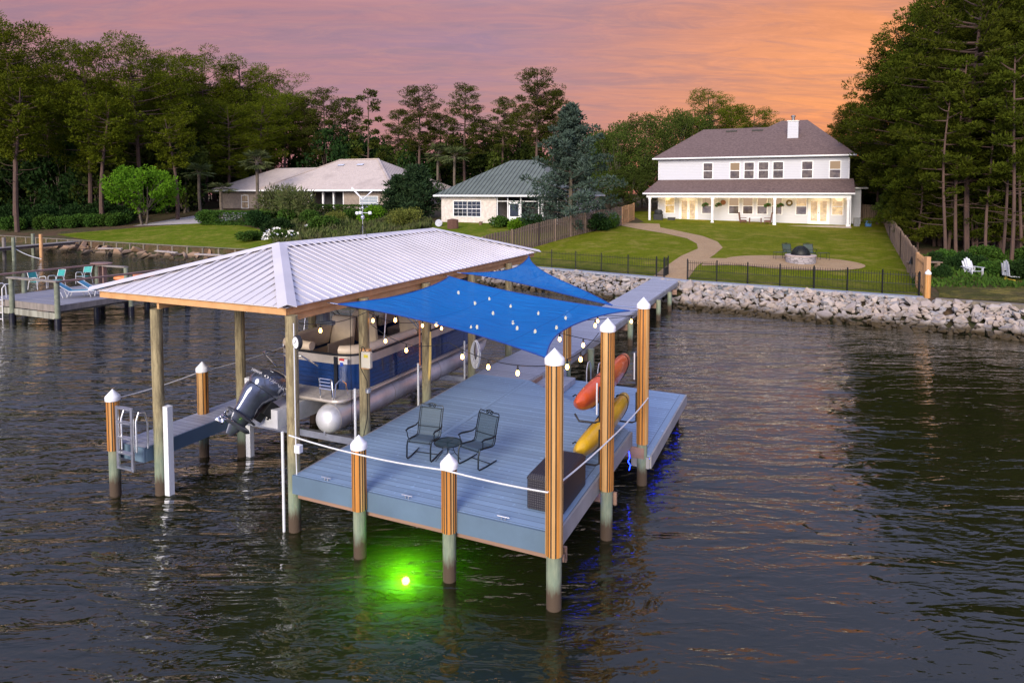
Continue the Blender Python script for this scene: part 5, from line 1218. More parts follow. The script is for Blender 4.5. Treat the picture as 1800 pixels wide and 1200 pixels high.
# side panels: a closed rounded wall with bands
def wall_loop(x0, x1, y0, y1, r): return rrect(x0, x1, y0, y1, r, 8)
W = wall_loop(-7.80, -5.42, 2.62, 9.15, .62)
def band(z0, z1, out, mat, name, parent, smooth=True):
    mb = MB(po_); n = len(W); cx_ = sum(a for a, _ in W)/n; cy_ = 5.9
    P1 = []
    for i, (a, b) in enumerate(W):
        p, q = W[i-1], W[(i+1) % n]; d = Vector((q[0]-p[0], q[1]-p[1])).normalized(); nr = Vector((d.y, -d.x)); P1.append((a+nr.x*out, b+nr.y*out))
    mb.add([(a, b, z0) for a, b in P1]+[(a, b, z1) for a, b in P1]+[(a*1.0-(P1[i][0]-W[i][0])-0, b-(P1[i][1]-W[i][1]), z1) for i, (a, b) in enumerate(P1)],
           [(i, (i+1) % n, (i+1) % n+n, i+n) for i in range(n)]+[(i+n, (i+1) % n+n, (i+1) % n+2*n, i+2*n) for i in range(n)])
    mb.add([(a, b, z1) for a, b in W]+[(a, b, z0) for a, b in W], [(i, (i+1) % n, (i+1) % n+n, i+n) for i in range(n)])
    return mb.build(name, mat, parent, smooth=smooth)
wl = band(1.70, 2.26, .03, MT['navy'], 'side_panel', pb)
for z in (1.80, 1.90, 2.0, 2.1): 
    mb = MB(po_); n = len(W); mb.tube([(a+(.033 if a > -6.6 else -.033), b-(.033 if b < 3.3 and -7.2 < a < -6 else 0), z) for a, b in W], .0028, 4, closed=True); mb.build('panel_line', MT['navyd'], wl)
band(2.262, 2.44, .036, MT['champ'], 'upper_band', pb)
mb = MB(po_); n = len(W); mb.tube([(a, b, 2.46) for a, b in W], .028, 6, closed=True); mb.build('top_rail', MT['navyd'], pb, smooth=True)
for a_, b_ in ((-6.02, -5.93), (-7.2, -7.1)): mb = MB(po_); mb.box(a_, b_, 2.56, 2.585, 1.72, 2.43); mb.build('gate_post', MT['navyd'], pb)
mb = MB(po_); mb.box(-5.86, -5.66, 2.57, 2.592, 2.29, 2.40); dc = mb.build('decal', M('white_decal', (.75, .75, .78), .4), pb)
mb = MB(po_); mb.box(-5.87, -5.74, 2.564, 2.569, 2.36, 2.41); mb.build('decal_stripe', M('red_decal', (.6, .05, .05), .4), dc)
mb = MB(po_); mb.box(-5.85, -5.77, 2.564, 2.569, 2.24, 2.32); mb.build('decal_badge', M('blue_decal', (.03, .08, .45), .4), dc)
# stern wrap-around cushion, lounge seats
def cushion(pts, r, name='cushion', mat='vinyl', par=None, flat=1.0):
    mb = MB(po_); mb.tube(pts, r, 12); o = mb.build(name, MT[mat], par or pb, smooth=True); return o
ap = [(-5.52, 5.0), (-5.52, 3.4), (-5.56, 3.05), (-5.72, 2.82), (-6.0, 2.74)]
cushion([(a, b, 2.54) for a, b in ap], [.10, .11, .12, .12, .10], 'coaming_cushion')
ap = [(-6.75, 2.72), (-7.3, 2.74), (-7.55, 2.85), (-7.68, 3.1), (-7.70, 3.5), (-7.70, 4.6)]
cushion([(a, b, 2.56) for a, b in ap], [.10, .12, .13, .13, .12, .11], 'coaming_cushion')
def seat(x0, x1, y0, y1, z0, z1, name='seat_base', mat='vinyl', bev=.06):
    mb = MB(po_); mb.box(x0, x1, y0, y1, z0, z1); return mb.build(name, MT[mat], pb, bevel=bev)
seat(-7.62, -7.05, 2.95, 4.3, 1.72, 2.18); seat(-7.04, -6.35, 2.86, 3.35, 1.72, 2.16); seat(-6.1, -5.6, 3.05, 5.0, 1.72, 2.14)
def back(p, q, h, name='seat_back', mat='vinyl', th=.16, rk=.12):
    mb = MB(po_); p = Vector(p); q = Vector(q); d = (q-p).normalized(); n_ = Vector((d.y, -d.x, 0))
    vs = []
    for c in (p, q):
        for zz, of in ((0, 0), (h, rk)):
            for w_ in (0, th): vs.append(c+Vector((0, 0, zz))+n_*(of+w_-th/2))
    mb.add(vs, [(0, 1, 3, 2), (4, 6, 7, 5), (0, 4, 5, 1), (2, 3, 7, 6), (0, 2, 6, 4), (1, 5, 7, 3)]); return mb.build(name, MT[mat], pb, bevel=.05)
back((-6.95, 4.42, 2.12), (-7.62, 4.42, 2.12), .78); back((-7.72, 2.95, 2.2), (-7.72, 4.4, 2.2), .5)
mb = MB(po_); mb.box(-6.9, -6.85, 3.4, 4.35, 1.72, 2.45); mb.build('console_side', MT['vinyd'], pb, bevel=.02)
# helm chairs
for (a, b) in ((-6.85, 5.1), (-5.85, 5.7)):
    seat(a-.26, a+.26, b-.25, b+.28, 2.08, 2.28, 'helm_seat', 'vinyl', .07)
    mb = MB(po_); mb.tube([(a, b, 1.7), (a, b, 2.1)], [.10, .05], 10); mb.build('seat_pedestal', MT['alu'], pb, smooth=True)
    mb = MB(po_); mb.grid(lambda u, v: (a-.28+.56*u, b-.30-.07*math.sin(math.pi*u)-.12*v, 2.22+.78*v*(1-.10*(2*u-1)**2)), 8, 8); mb.grid(lambda u, v: (a-.28+.56*u, b-.16-.03*math.sin(math.pi*u)-.12*v, 2.22+.78*v*(1-.10*(2*u-1)**2)), 8, 8, flip=True)
    e_ = [(a-.28, b-.23, 2.24), (a-.28, b-.34, 2.92), (a-.18, b-.37, 2.99), (a+.18, b-.37, 2.99), (a+.28, b-.34, 2.92), (a+.28, b-.23, 2.24)]; mb.tube(e_, .072, 8); mb.build('helm_backrest', MT['vinyl'], pb, smooth=True)
seat(-6.05, -5.6, 6.5, 7.2, 1.72, 2.5, 'helm_console', 'vinyd', .05)
mb = MB(po_); mb.tube([(-5.85+.18*math.cos(a), 6.38-.05*math.sin(a), 2.62+.17*math.sin(a)) for a in [i*math.pi/8 for i in range(16)]], .016, 6, closed=True)
for a in (1.57, 3.67, 5.76): mb.tube([(-5.85, 6.4, 2.62), (-5.85+.18*math.cos(a), 6.38, 2.62+.17*math.sin(a))], .012, 5)
mb.build('steering_wheel', MT['iron'], pb)
seat(-7.6, -7.05, 6.8, 8.8, 1.72, 2.15); seat(-6.1, -5.6, 7.3, 8.8, 1.72, 2.15); back((-7.72, 6.6, 2.2), (-7.72, 8.9, 2.2), .4); back((-5.52, 8.9, 2.2), (-5.52, 7.2, 2.2), .36)
cushion([(-5.50, 5.2, 2.52), (-5.50, 8.5, 2.52), (-5.8, 8.98, 2.52), (-7.4, 8.98, 2.52)], .09, 'coaming_cushion')
# bimini frame folded upright
mb = MB(po_)
for s_ in (-5.44, -7.78):
    mb.tube([(s_, 5.35, 2.44), (s_, 4.1, 3.35)], .016, 6); mb.tube([(s_, 5.35, 2.44), (s_, 4.35, 3.45)], .016, 6); mb.tube([(s_, 3.6, 2.5), (s_, 3.75, 3.42)], .014, 6)
mb.tube([(-5.44, 4.1, 3.35), (-7.78, 4.1, 3.35)], .016, 6); mb.tube([(-5.44, 4.35, 3.45), (-7.78, 4.35, 3.45)], .016, 6)
mb.build('canopy_frame', MT['alu'], pb, smooth=True)
mb = MB(po_); mb.tube([(-5.5, 4.2, 3.40), (-7.7, 4.2, 3.40)], .09, 10); mb.build('furled_canopy', M('furled_canvas', (.30, .25, .2), .9), pb, smooth=True)
# stern ladder and grab rail
mb = MB(po_)
for s_ in (-5.93, -5.62): mb.tube([(s_, 2.02, 1.68), (s_, 1.98, 2.12)], .018, 6)
for z in (1.9, 1.97, 2.04, 2.11): mb.tube([(-5.93, 1.99, z), (-5.62, 1.99, z)], .013, 6)
mb.tube([(-5.58, 2.04, 1.7), (-5.56, 2.06, 2.0), (-5.50, 2.12, 2.1), (-5.44, 2.22, 2.0), (-5.44, 2.3, 1.7)], .016, 6)
mb.build('boarding_ladder', MT['chrome'], pb, smooth=True)
mb = MB(po_); mb.tube([(-6.15, 2.2, 2.3), (-6.2, 1.75, 2.62), (-6.5, 1.62, 2.66), (-7.0, 1.62, 2.66), (-7.2, 1.7, 2.6), (-7.22, 2.1, 2.2)], .016, 6); mb.build('tow_bar', MT['chrome'], pb, smooth=True)
mb = MB(po_); mb.prism([(-6.88, 1.22), (-6.36, 1.22), (-6.15, 4.5), (-7.05, 4.5)], 1.22, 1.60); mb.build('motor_pod', MT['tube'], pb)
# outboard, tilted clear of the water
mo = bpy.data.objects.new('outboard_motor', None); COL.objects.link(mo); mo.parent = pb
mo.location = (-6.76-po_[0], 1.12-po_[1], 1.72-po_[2]); mo.rotation_euler = (rad(-44), 0, rad(-20)); mo.scale = (1.22, 1.12, .78)
MT['cowl'] = M('charcoal_cowl', (.13, .15, .21), .16, .55, vs=3, coat=1.0, var=.2)
MT['cowl2'] = M('grey_leg', (.13, .14, .17), .3, .5, vs=3, coat=.5)
# local: z up along the leg, y toward the stern of the boat
def loft(secs, mat, name, n=24, par=mo, pw=2.25):
    mb = MB(); vs = []; 
    for (z, cy_, hx, hy) in secs:
        for k in range(n):
            a = 2*math.pi*k/n; c_, s_ = math.cos(a), math.sin(a)
            vs.append((hx*math.copysign(abs(c_)**(2/pw), c_), cy_+hy*math.copysign(abs(s_)**(2/pw), s_), z))
    fs = [(i*n+k, i*n+(k+1) % n, (i+1)*n+(k+1) % n, (i+1)*n+k) for i in range(len(secs)-1) for k in range(n)]
    fs += [tuple(range(n-1, -1, -1)), tuple((len(secs)-1)*n+k for k in range(n))]
    mb.add(vs, fs); return mb.build(name, mat, par, smooth=True)
cl_ = loft([(.28, -.08, .17, .27), (.32, -.09, .215, .33), (.44, -.10, .235, .355), (.60, -.08, .232, .35), (.74, -.05, .215, .31), (.85, .0, .18, .245), (.92, .05, .12, .16), (.945, .07, .03, .04)], MT['cowl'], 'cowling')
mb = MB(); mb.tube([(.22*math.cos(a), -.10+.343*math.sin(a), .47+.05*math.sin(a)) for a in [i*math.pi/16 for i in range(32)]], .011, 5, closed=True); mb.build('cowl_trim', MT['chrome'], cl_, smooth=True)
loft([(-.44, -.12, .075, .20), (-.34, -.12, .10, .21), (-.15, -.15, .13, .22), (.05, -.17, .165, .25), (.20, -.14, .195, .30), (.30, -.10, .21, .33)], MT['cowl'], 'mid_section')
loft([(-.50, -.12, .13, .30), (-.47, -.12, .14, .33), (-.44, -.12, .12, .30)], MT['cowl2'], 'cavitation_plate')
loft([(-.98, -.10, .02, .07), (-.80, -.10, .035, .13), (-.64, -.11, .05, .17), (-.50, -.12, .06, .20)], MT['cowl2'], 'skeg', pw=2)
mb = MB(); mb.smooth = True; mb.tube([(0, .22, -.70), (0, .16, -.70), (0, 0, -.70), (0, -.26, -.70), (0, -.34, -.70)], [.01, .06, .075, .07, .05], 14); gc = mb.build('gearcase', MT['cowl2'], mo)
mb = MB()
for k in range(3):
    a = k*2*math.pi/3
    def bl(u, v, a=a):
        r_ = .06+.15*u; w_ = (v-.5)*(.9*math.sin(math.pi*(.15+.8*u))); return (r_*math.cos(a+w_), -.37+(v-.5)*.12, -.70+r_*math.sin(a+w_))
    mb.grid(bl, 6, 4)
mb.tube([(0, -.34, -.70), (0, -.44, -.70)], [.05, .03], 10); ob_ = mb.build('propeller', MT['chrome'], gc, smooth=True)
s_m = ob_.modifiers.new('solid', 'SOLIDIFY'); s_m.thickness = .008
mb = MB(); mb.box(-.15, .15, .10, .32, -.15, .22); mb.box(-.06, .06, .1, .24, -.35, -.1); mb.tube([(-.1, .25, .2), (-.12, .35, .05), (-.08, .3, -.15)], .02, 6); mb.tube([(.1, .25, .2), (.13, .38, .0), (.08, .28, -.2)], .025, 6); mb.build('mount_bracket', MT['iron'], mo, bevel=.02)
# maker's lettering along the cowl, as in the photograph
def text(body, size, mat, parent, loc, rot, ext=.002):
    cu = bpy.data.curves.new('lettering', 'FONT'); cu.body = body; cu.size = size; cu.extrude = ext; cu.align_x = 'CENTER'; cu.align_y = 'CENTER'
    o = bpy.data.objects.new('lettering', cu); COL.objects.link(o)
    dg = bpy.context.evaluated_depsgraph_get(); me = bpy.data.meshes.new_from_object(o.evaluated_get(dg)); bpy.data.objects.remove(o)
    o = bpy.data.objects.new('lettering', me); COL.objects.link(o); me.materials.clear(); me.materials.append(mat); o.parent = parent; o.location = loc; o.rotation_euler = rot; return o
MT['ltr'] = M('silver_letters', (.75, .75, .78), .3, .3, var=.02)
text('YAMAHA', .095, MT['ltr'], cl_, (.2275, -.08, .60), (rad(90), 0, rad(90)))
text('YAMAHA', .095, MT['ltr'], cl_, (0, -.434, .60), (rad(90), 0, 0))
mb = MB(); mb.tube([(.2275, -.34+.035*math.cos(a), .60+.035*math.sin(a)) for a in [i*math.pi/8 for i in range(16)]], .006, 4, closed=True); mb.build('round_emblem', MT['ltr'], cl_)
# ================================================================== SHADE SAILS
def sail_mat():
    m, t = newmat('blue_shade_cloth'); p = t.n('ShaderNodeTexCoord').outputs['Object']
    n = t.noise(p, 3, 4, .6, sc3=(1, 8, 1)); f = t.noise(p, 70, 2, .5, sc3=(1, .2, 1))
    c = t.mix(t.ramp(n, [(.3, 0.), (.7, 1.)]), (.003, .235, .66), (.003, .19, .55))
    c = t.mix(t.math('MULTIPLY', f, .35), c, (.003, .10, .42))
    sx_ = t.n('ShaderNodeSeparateXYZ', {0: p}).outputs[0]; sm_ = t.ramp(t.math('PINGPONG', t.math('ADD', sx_, .5), .95), [(.0, 1.), (.02, 0.)]); c = t.mix(t.math('MULTIPLY', sm_, .6), c, (.002, .06, .28))
    wr = t.noise(p, 1.6, 5, .6, sc3=(.5, 2.6, 1), rot=(0, 0, .5), dist=1.2)
    d = t.n('ShaderNodeBsdfPrincipled', {'Base Color': c, 'Roughness': .65, 'Specular IOR Level': .2, 'Normal': t.n('ShaderNodeBump', {'Height': wr, 'Strength': .8, 'Distance': .12}).outputs[0]})
    tl = t.n('ShaderNodeBsdfTranslucent', {'Color': c}); tr = t.n('ShaderNodeBsdfTransparent', {'Color': (.6, 1, 1)})
    a = t.n('ShaderNodeMixShader', {0: .30, 1: d.outputs[0], 2: tl.outputs[0]}); b = t.n('ShaderNodeMixShader', {0: .07, 1: a.outputs[0], 2: tr.outputs[0]})
    t.n('ShaderNodeOutputMaterial', {0: b.outputs[0]}); return m
MT['sail'] = sail_mat()
def sail(P, name, label, kk, sagz, n=26):
    """P: four corners, order a b c d; kk: inward curve of edges ab, bc, cd, da"""
    a, b, c, d = [Vector(p) for p in P]; cen = (a+b+c+d)/4; off = tuple(cen); root = thing(name, label, 'shade sail', D(*off), RZ)
    mb = MB(off)
    def fn(u, v):
        vv = v+kk[0]*4*u*(1-u)*(1-v)-kk[2]*4*u*(1-u)*v
        uu = u+kk[3]*4*v*(1-v)*(1-u)-kk[1]*4*v*(1-v)*u
        p = a*(1-uu)*(1-vv)+b*uu*(1-vv)+c*uu*vv+d*(1-uu)*vv
        return p-Vector((0, 0, sagz*16*u*(1-u)*v*(1-v)+.015*math.sin(u*17+v*6)*4*v*(1-v)))
    mb.grid(fn, n, n); cl = mb.build('cloth', MT['sail'], root, smooth=True)
    hem = MB(off)
    for e in range(4):
        pts = [fn(i/n, 0) if e == 0 else fn(1, i/n) if e == 1 else fn(1-i/n, 1) if e == 2 else fn(0, 1-i/n) for i in range(n+1)]
        hem.tube(pts, .012, 5)
    hem.build('hem', M('dark_blue_hem', (.003, .05, .28), .6), root, smooth=True); return root, off
A1 = [(-4.72, 1.12, 3.90), (-.10, .06, 3.60), (.10, 4.30, 3.60), (-4.72, 5.38, 3.93)]
r1, of1 = sail(A1, 'shade_sail', 'large blue four cornered shade sail over the deck chairs', (.07, .10, .09, .09), .12)
A2 = [(-4.72, 6.02, 3.94), (-.30, 4.45, 3.66), (-.36, 4.50, 3.67), (-4.72, 10.6, 3.98)]
r2, of2 = sail(A2, 'shade_sail', 'smaller blue triangular shade sail behind the large one', (.10, .0, .22, .16), .05)
MT['ring'] = MT['chrome']
for r_, of, pr_ in ((r1, of1, [((-4.72, 1.12, 3.90), (-4.92, 1.05, 3.93)), ((-.10, .06, 3.6), (.05, -.04, 3.62)), ((.10, 4.3, 3.6), (.30, 4.36, 3.62)), ((-4.72, 5.38, 3.93), (-4.92, 5.42, 3.95))]),
                    (r2, of2, [((-4.72, 6.02, 3.94), (-4.92, 6.0, 3.96)), ((-.3, 4.45, 3.66), (.28, 4.40, 3.66)), ((-4.72, 10.6, 3.98), (-4.92, 10.7, 4.0))])):
    for p, q in pr_: mb = MB(of); mb.tube([p, q], .012, 6); mb.build('corner_tie', MT['ring'], r_)
# ================================================================== STRING LIGHTS
MT['bulb'] = EM('bulb_glow', (1.0, .46, .12), 16); MT['bulbc'] = EM('bulb_core', (1.0, .78, .45), 60)
MT['wire'] = M('black_wire', (.01, .01, .01), .6)
def bulb(parent, off, p):
    mb = MB(off); mb.tube([(p[0], p[1], p[2]), (p[0], p[1], p[2]-.075)], [.012, .018], 8); so_ = mb.build('socket', MT['wire'], parent, smooth=True)
    mb = MB(off); mb.lathe([(.013, -.075), (.021, -.095), (.029, -.122), (.024, -.148), (.01, -.16)], p, 12, 0); mb.build('light_bulb', MT['bulb'], so_, smooth=True)
def lights(label, runs):
    off = runs[0][0]; root = thing('string_lights', label, 'string lights', D(*off), RZ); mb = MB(off)
    for a, b, sg_, us in runs:
        pts = sag(a, b, sg_, 16); mb.tube(pts, .007, 5)
        a = Vector(a); b = Vector(b)
        for u in us: q = a.lerp(b, u)-Vector((0, 0, sg_*4*u*(1-u))); bulb(root, off, tuple(q))
    mb.build('wire', MT['wire'], root, smooth=True)
lights('string of warm bulbs hanging along the boathouse posts to the front corner piling', [((-4.74, .1, 3.72), (-4.74, 2.05, 3.60), .10, (.28,)), ((-4.74, 2.05, 3.60), (-4.74, 4.5, 3.05), .18, (.08, .86)), ((-4.74, 4.5, 3.05), (-4.7, 6.85, 2.6), .2, (.22, .86)), ((-4.7, 2.1, 3.35), (-2.2, .9, 3.45), .22, (.22, .5)), ((-2.2, .9, 3.45), (.03, -.02, 3.52), .14, (.15, .42, .70))])
lights('string of warm bulbs under the large sail from the eave to the middle right pilings', [((-4.72, 5.3, 3.85), (.15, 2.0, 3.45), .22, (.10, .24, .38, .52, .66, .80, .92)), ((-4.72, 1.4, 3.8), (.18, 4.3, 3.50), .20, (.16, .30, .44, .58, .72, .86)), ((.12, 2.0, 3.6), (.02, .1, 3.55), .12, (.45, .75))])
lights('string of warm bulbs crossing to the rear right piling', [((-4.72, 6.9, 3.4), (.24, 4.4, 3.50), .22, (.1, .26, .45, .62, .8, .97))])
# ================================================================== DECK FURNITURE
MT['mesh'] = None
def meshmat(name, col, a):
    m, t = newmat(name); p = t.n('ShaderNodeTexCoord').outputs['Object']
    d = t.n('ShaderNodeBsdfPrincipled', {'Base Color': col, 'Roughness': .5, 'Metallic': .2}); tr = t.n('ShaderNodeBsdfTransparent', {})
    mx = t.n('ShaderNodeMixShader', {0: a, 1: d.outputs[0], 2: tr.outputs[0]}); t.n('ShaderNodeOutputMaterial', {0: mx.outputs[0]}); return m
MT['mesh'] = meshmat('wrought_mesh', (.030, .055, .070), .30); MT['wi'] = M('dark_wrought_iron', (.014, .022, .028), .4, .5, vs=12)
def iron_chair(label, s, t, rz, z=1.08, loc=None, mat='mesh', group=None):
    c = thing('patio_chair', label, 'chair', loc or D(s, t, z), RZ+rz if loc is None else rz, group)
    X = .27; prof = [(-.27, .36), (-.23, .415), (-.1, .405), (.12, .375), (.2, .385), (.235, .45), (.27, .62), (.33, .82), (.37, .94)]
    mb = MB(); n = len(prof)
    mb.add([(sx*(X-.02), y, z_) for y, z_ in prof for sx in (-1, 1)], [(2*i, 2*i+1, 2*i+3, 2*i+2) for i in range(n-1)]); mb.build('mesh_seat', MT[mat], c)
    for sx in (-1, 1):
        mb = MB(); mb.tube([(sx*X, y, z_) for y, z_ in prof], .013, 6)
        mb.tube([(sx*(X-.04), y, z_+.002) for y, z_ in prof], .007, 5)
        mb.build('side_frame', MT['wi'], c, smooth=True)
        mb = MB(); mb.tube([(sx*X, -.25, .40), (sx*X, -.29, .30), (sx*X, -.30, .05), (sx*X, -.26, .015), (sx*X, -.1, .013), (sx*X, .28, .04)], [.015, .017, .017, .017, .017, .014], 6); mb.build('leg', MT['wi'], c, smooth=True)
        mb = MB(); mb.tube([(sx*(X+.01), .27, .62), (sx*(X+.03), .2, .575), (sx*(X+.045), .05, .585), (sx*(X+.045), -.15, .615), (sx*(X+.05), -.24, .60), (sx*(X+.045), -.20, .56), (sx*(X+.03), -.19, .45), (sx*(X+.0), -.18, .40)], [.012, .014, .018, .02, .018, .011, .011, .011], 6); mb.build('armrest', MT['wi'], c, smooth=True)
    mb = MB(); mb.tube([(-X, .37, .94), (-X+.02, .385, .985), (-X+.09, .385, .985), (-.12, .385, .975), (-.08, .39, 1.0), (0, .392, 1.02), (.08, .39, 1.0), (.12, .385, .975), (X-.09, .385, .985), (X-.02, .385, .985), (X, .37, .94)], .012, 6)
    for k in (-1, 1): mb.tube([(k*.055+.025*math.cos(a), .385, .965+.022*math.sin(a)) for a in [i*math.pi/4 for i in range(8)]], .011, 5, closed=True)
    mb.tube([(-.02, .385, .95), (0, .388, 1.0), (.02, .385, .95)], .008, 5); mb.tube([(-X, .365, .925), (X, .365, .925)], .009, 5); mb.build('scroll_top', MT['wi'], c, smooth=True)
    for y, z_ in ((.252, .555), (.1, .025), (-.26, .385)): mb = MB(); mb.tube([(-X, y, z_), (X, y, z_)], .010, 5); mb.build('cross_bar', MT['wi'], c, smooth=True)
    return c
iron_chair('dark wrought iron deck chair left of the small round table', -3.10, 1.56, rad(6)).scale = (.88, .88, .88)
iron_chair('dark wrought iron deck chair right of the small round table', -2.04, 1.66, rad(-14)).scale = (.88, .88, .88)
tt = thing('side_table', 'small round dark wrought iron table between the two deck chairs', 'table', D(-2.60, 1.56, 1.08), RZ); tt.scale = (.92, .92, .8)
mb = MB(); mb.add([(.27*math.cos(2*math.pi*k/28), .27*math.sin(2*math.pi*k/28), .42) for k in range(28)], [tuple(range(28))]); mb.build('mesh_top', meshmat('table_mesh', (.02, .045, .04), .2), tt)
mb = MB(); mb.tube([(.275*math.cos(2*math.pi*k/28), .275*math.sin(2*math.pi*k/28), .42) for k in range(28)], .013, 6, closed=True); mb.tube([(-.27, 0, .417), (.27, 0, .417)], .006, 4); mb.tube([(0, -.27, .417), (0, .27, .417)], .006, 4); mb.tube([(.13*math.cos(2*math.pi*k/16), .13*math.sin(2*math.pi*k/16), .2) for k in range(16)], .006, 4, closed=True); mb.build('rim', MT['wi'], tt, smooth=True)
for k in range(4):
    a = k*math.pi/2+.6; mb = MB(); mb.tube([(.22*math.cos(a), .22*math.sin(a), .415), (.10*math.cos(a), .10*math.sin(a), .28), (.13*math.cos(a), .13*math.sin(a), .18), (.25*math.cos(a), .25*math.sin(a), .0)], .009, 5); mb.build('leg', MT['wi'], tt, smooth=True)
# wicker deck box
def wicker():
    m, t = newmat('dark_wicker'); p = t.n('ShaderNodeTexCoord').outputs['Object']
    s3 = t.n('ShaderNodeSeparateXYZ', {0: p}); fx = t.math('PINGPONG', t.math('MULTIPLY', s3.outputs[0], 55), 1.0); fz = t.math('PINGPONG', t.math('MULTIPLY', t.math('ADD', s3.outputs[2], s3.outputs[1]), 55), 1.0)
    h = t.math('MULTIPLY', fx, fz); c = t.mix(h, (.012, .011, .016), (.045, .038, .048))
    bs = t.n('ShaderNodeBsdfPrincipled', {'Base Color': c, 'Roughness': .5, 'Normal': t.n('ShaderNodeBump', {'Height': h, 'Strength': .7, 'Distance': .01}).outputs[0]})
    t.n('ShaderNodeOutputMaterial', {0: bs.outputs[0]}); return m
wbx = thing('deck_box', 'dark woven storage box on the deck behind the front corner piling', 'storage box', D(-.26, 1.02, 1.09), RZ+rad(0)); w0 = (-.26, 1.02, 1.09)
mb = MB(w0); mb.box(-.56, .03, .44, 1.60, 1.09, 1.56); bx_ = mb.build('body', wicker(), wbx, bevel=.015)
mb = MB(w0); mb.add([(-.58, .42, 1.562), (.05, .42, 1.562), (.05, 1.62, 1.562), (-.58, 1.62, 1.562), (-.53, .50, 1.64), (.0, .50, 1.64), (.0, 1.54, 1.64), (-.53, 1.54, 1.64)], [(3, 2, 1, 0), (4, 5, 6, 7), (0, 1, 5, 4), (1, 2, 6, 5), (2, 3, 7, 6), (3, 0, 4, 7)]); mb.build('lid', bx_.data.materials[0], wbx, bevel=.02)
# ================================================================== KAYAKS on racks
def kayak(label, col, s, t0, t1, zc, tilt, yaw=0):
    L_ = t1-t0; root = thing('kayak', label, 'kayak', D(s, (t0+t1)/2, zc), RZ+yaw); n = 30; m_ = 18; mt = M('kayak_plastic', col, .32, var=.10, vs=2.5, coat=.3)
    def sec(u):
        e_ = abs(2*u-1); w_ = .385*max(1e-4, 1-e_**2.4)**.62+.002; hgt = .20*max(1e-4, 1-e_**5)**.5+.002; rk = .07*abs(2*u-1)**2.6
        return w_, hgt, rk
    def fn(u, v):
        w_, hg, rk = sec(u); a = 2*math.pi*v; c_, s_ = math.cos(a), math.sin(a)
        z = hg*(s_*.75 if s_ > 0 else s_*(1-.1)); z += rk
        x = w_*math.copysign(abs(c_)**.8, c_)
        if s_ > .3 and .33 < u < .70: z -= .16*min(1, (u-.33)*14, (.70-u)*14)*max(0, 1-abs(c_)*1.15)
        p = Vector((x, (u-.5)*L_, z)); return Matrix.Rotation(tilt, 3, 'Y') @ p
    mb = MB(); mb.grid(fn, n, m_*2); hull = mb.build('hull', mt, root, smooth=True)
    mb = MB(); mb.tube([Matrix.Rotation(tilt, 3, 'Y') @ Vector((.245*math.cos(a), .02*L_+.44*math.sin(a), .155)) for a in [i*math.pi/12 for i in range(24)]], .014, 5, closed=True); mb.build('cockpit_rim', MT['iron'], hull, smooth=True)
    mb = MB()
    for u in (.06, .94):
        p = Matrix.Rotation(tilt, 3, 'Y') @ Vector((0, (u-.5)*L_, .16)); mb.tube([p+Vector((-.05, 0, 0)), p+Vector((0, 0, .04)), p+Vector((.05, 0, 0))], .012, 5)
    mb.build('carry_handle', MT['iron'], hull)
    for u in (.24, .76):
        mb = MB(); mb.tube([fn(u, i/36) for i in range(36)], .012, 4, closed=True); mb.build('strap', MT['iron'], hull)
    mb = MB(); mb.tube([Matrix.Rotation(tilt, 3, 'Y') @ Vector((.26, (u-.5)*L_, .10)) for u in (.2, .3, .4)], .008, 4); mb.tube([Matrix.Rotation(tilt, 3, 'Y') @ Vector((-.26, (u-.5)*L_, .10)) for u in (.2, .3, .4)], .008, 4); mb.build('deck_line', MT['iron'], hull)
    mb = MB(); R3 = Matrix.Rotation(tilt, 3, 'Y')
    w_ = [R3 @ Vector(p) for p in ((-.05, -.46*L_, .15), (.05, -.46*L_, .15), (.05, -.43*L_, .16), (-.05, -.43*L_, .16))]
    w_ = [R3 @ Vector((x, y, z)) for x, y, z in ((.20, -.36*L_, -.02), (.215, -.36*L_, .045), (.245, -.33*L_, .045), (.235, -.33*L_, -.02))]
    mb.add([v+R3@Vector((.02, 0, 0)) for v in w_], [(0, 1, 2, 3)]); mb.build('white_patch', MT['cap'], hull); return root
kayak('orange red kayak on the upper rack between the right pilings', (.78, .12, .03), -.15, 1.80, 5.15, 2.36, rad(-62))
kayak('yellow kayak on the lower rack between the right pilings', (.86, .50, .02), -.15, 1.80, 5.15, 1.52, rad(-62))
for t_, s_ in ((2.04, .27), (4.40, .36)):
    for z in (2.12, 1.37):
        mb = MB(do); mb.tube([(s_-.12, t_-.05, z+.55), (s_-.12, t_-.05, z-.05), (s_-.2, t_-.05, z-.09), (-.22, t_-.05, z-.10), (-.30, t_-.05, z+.02)], .018, 6); mb.build('kayak_rack_arm', MT['blackcover'], dk, smooth=True)
    mb = MB(do); mb.tube([(s_-.15, t_-.12, 2.2), (s_-.15, t_-.12, 2.75)], .014, 6); mb.build('rack_pole', MT['pvc'], dk, smooth=True)
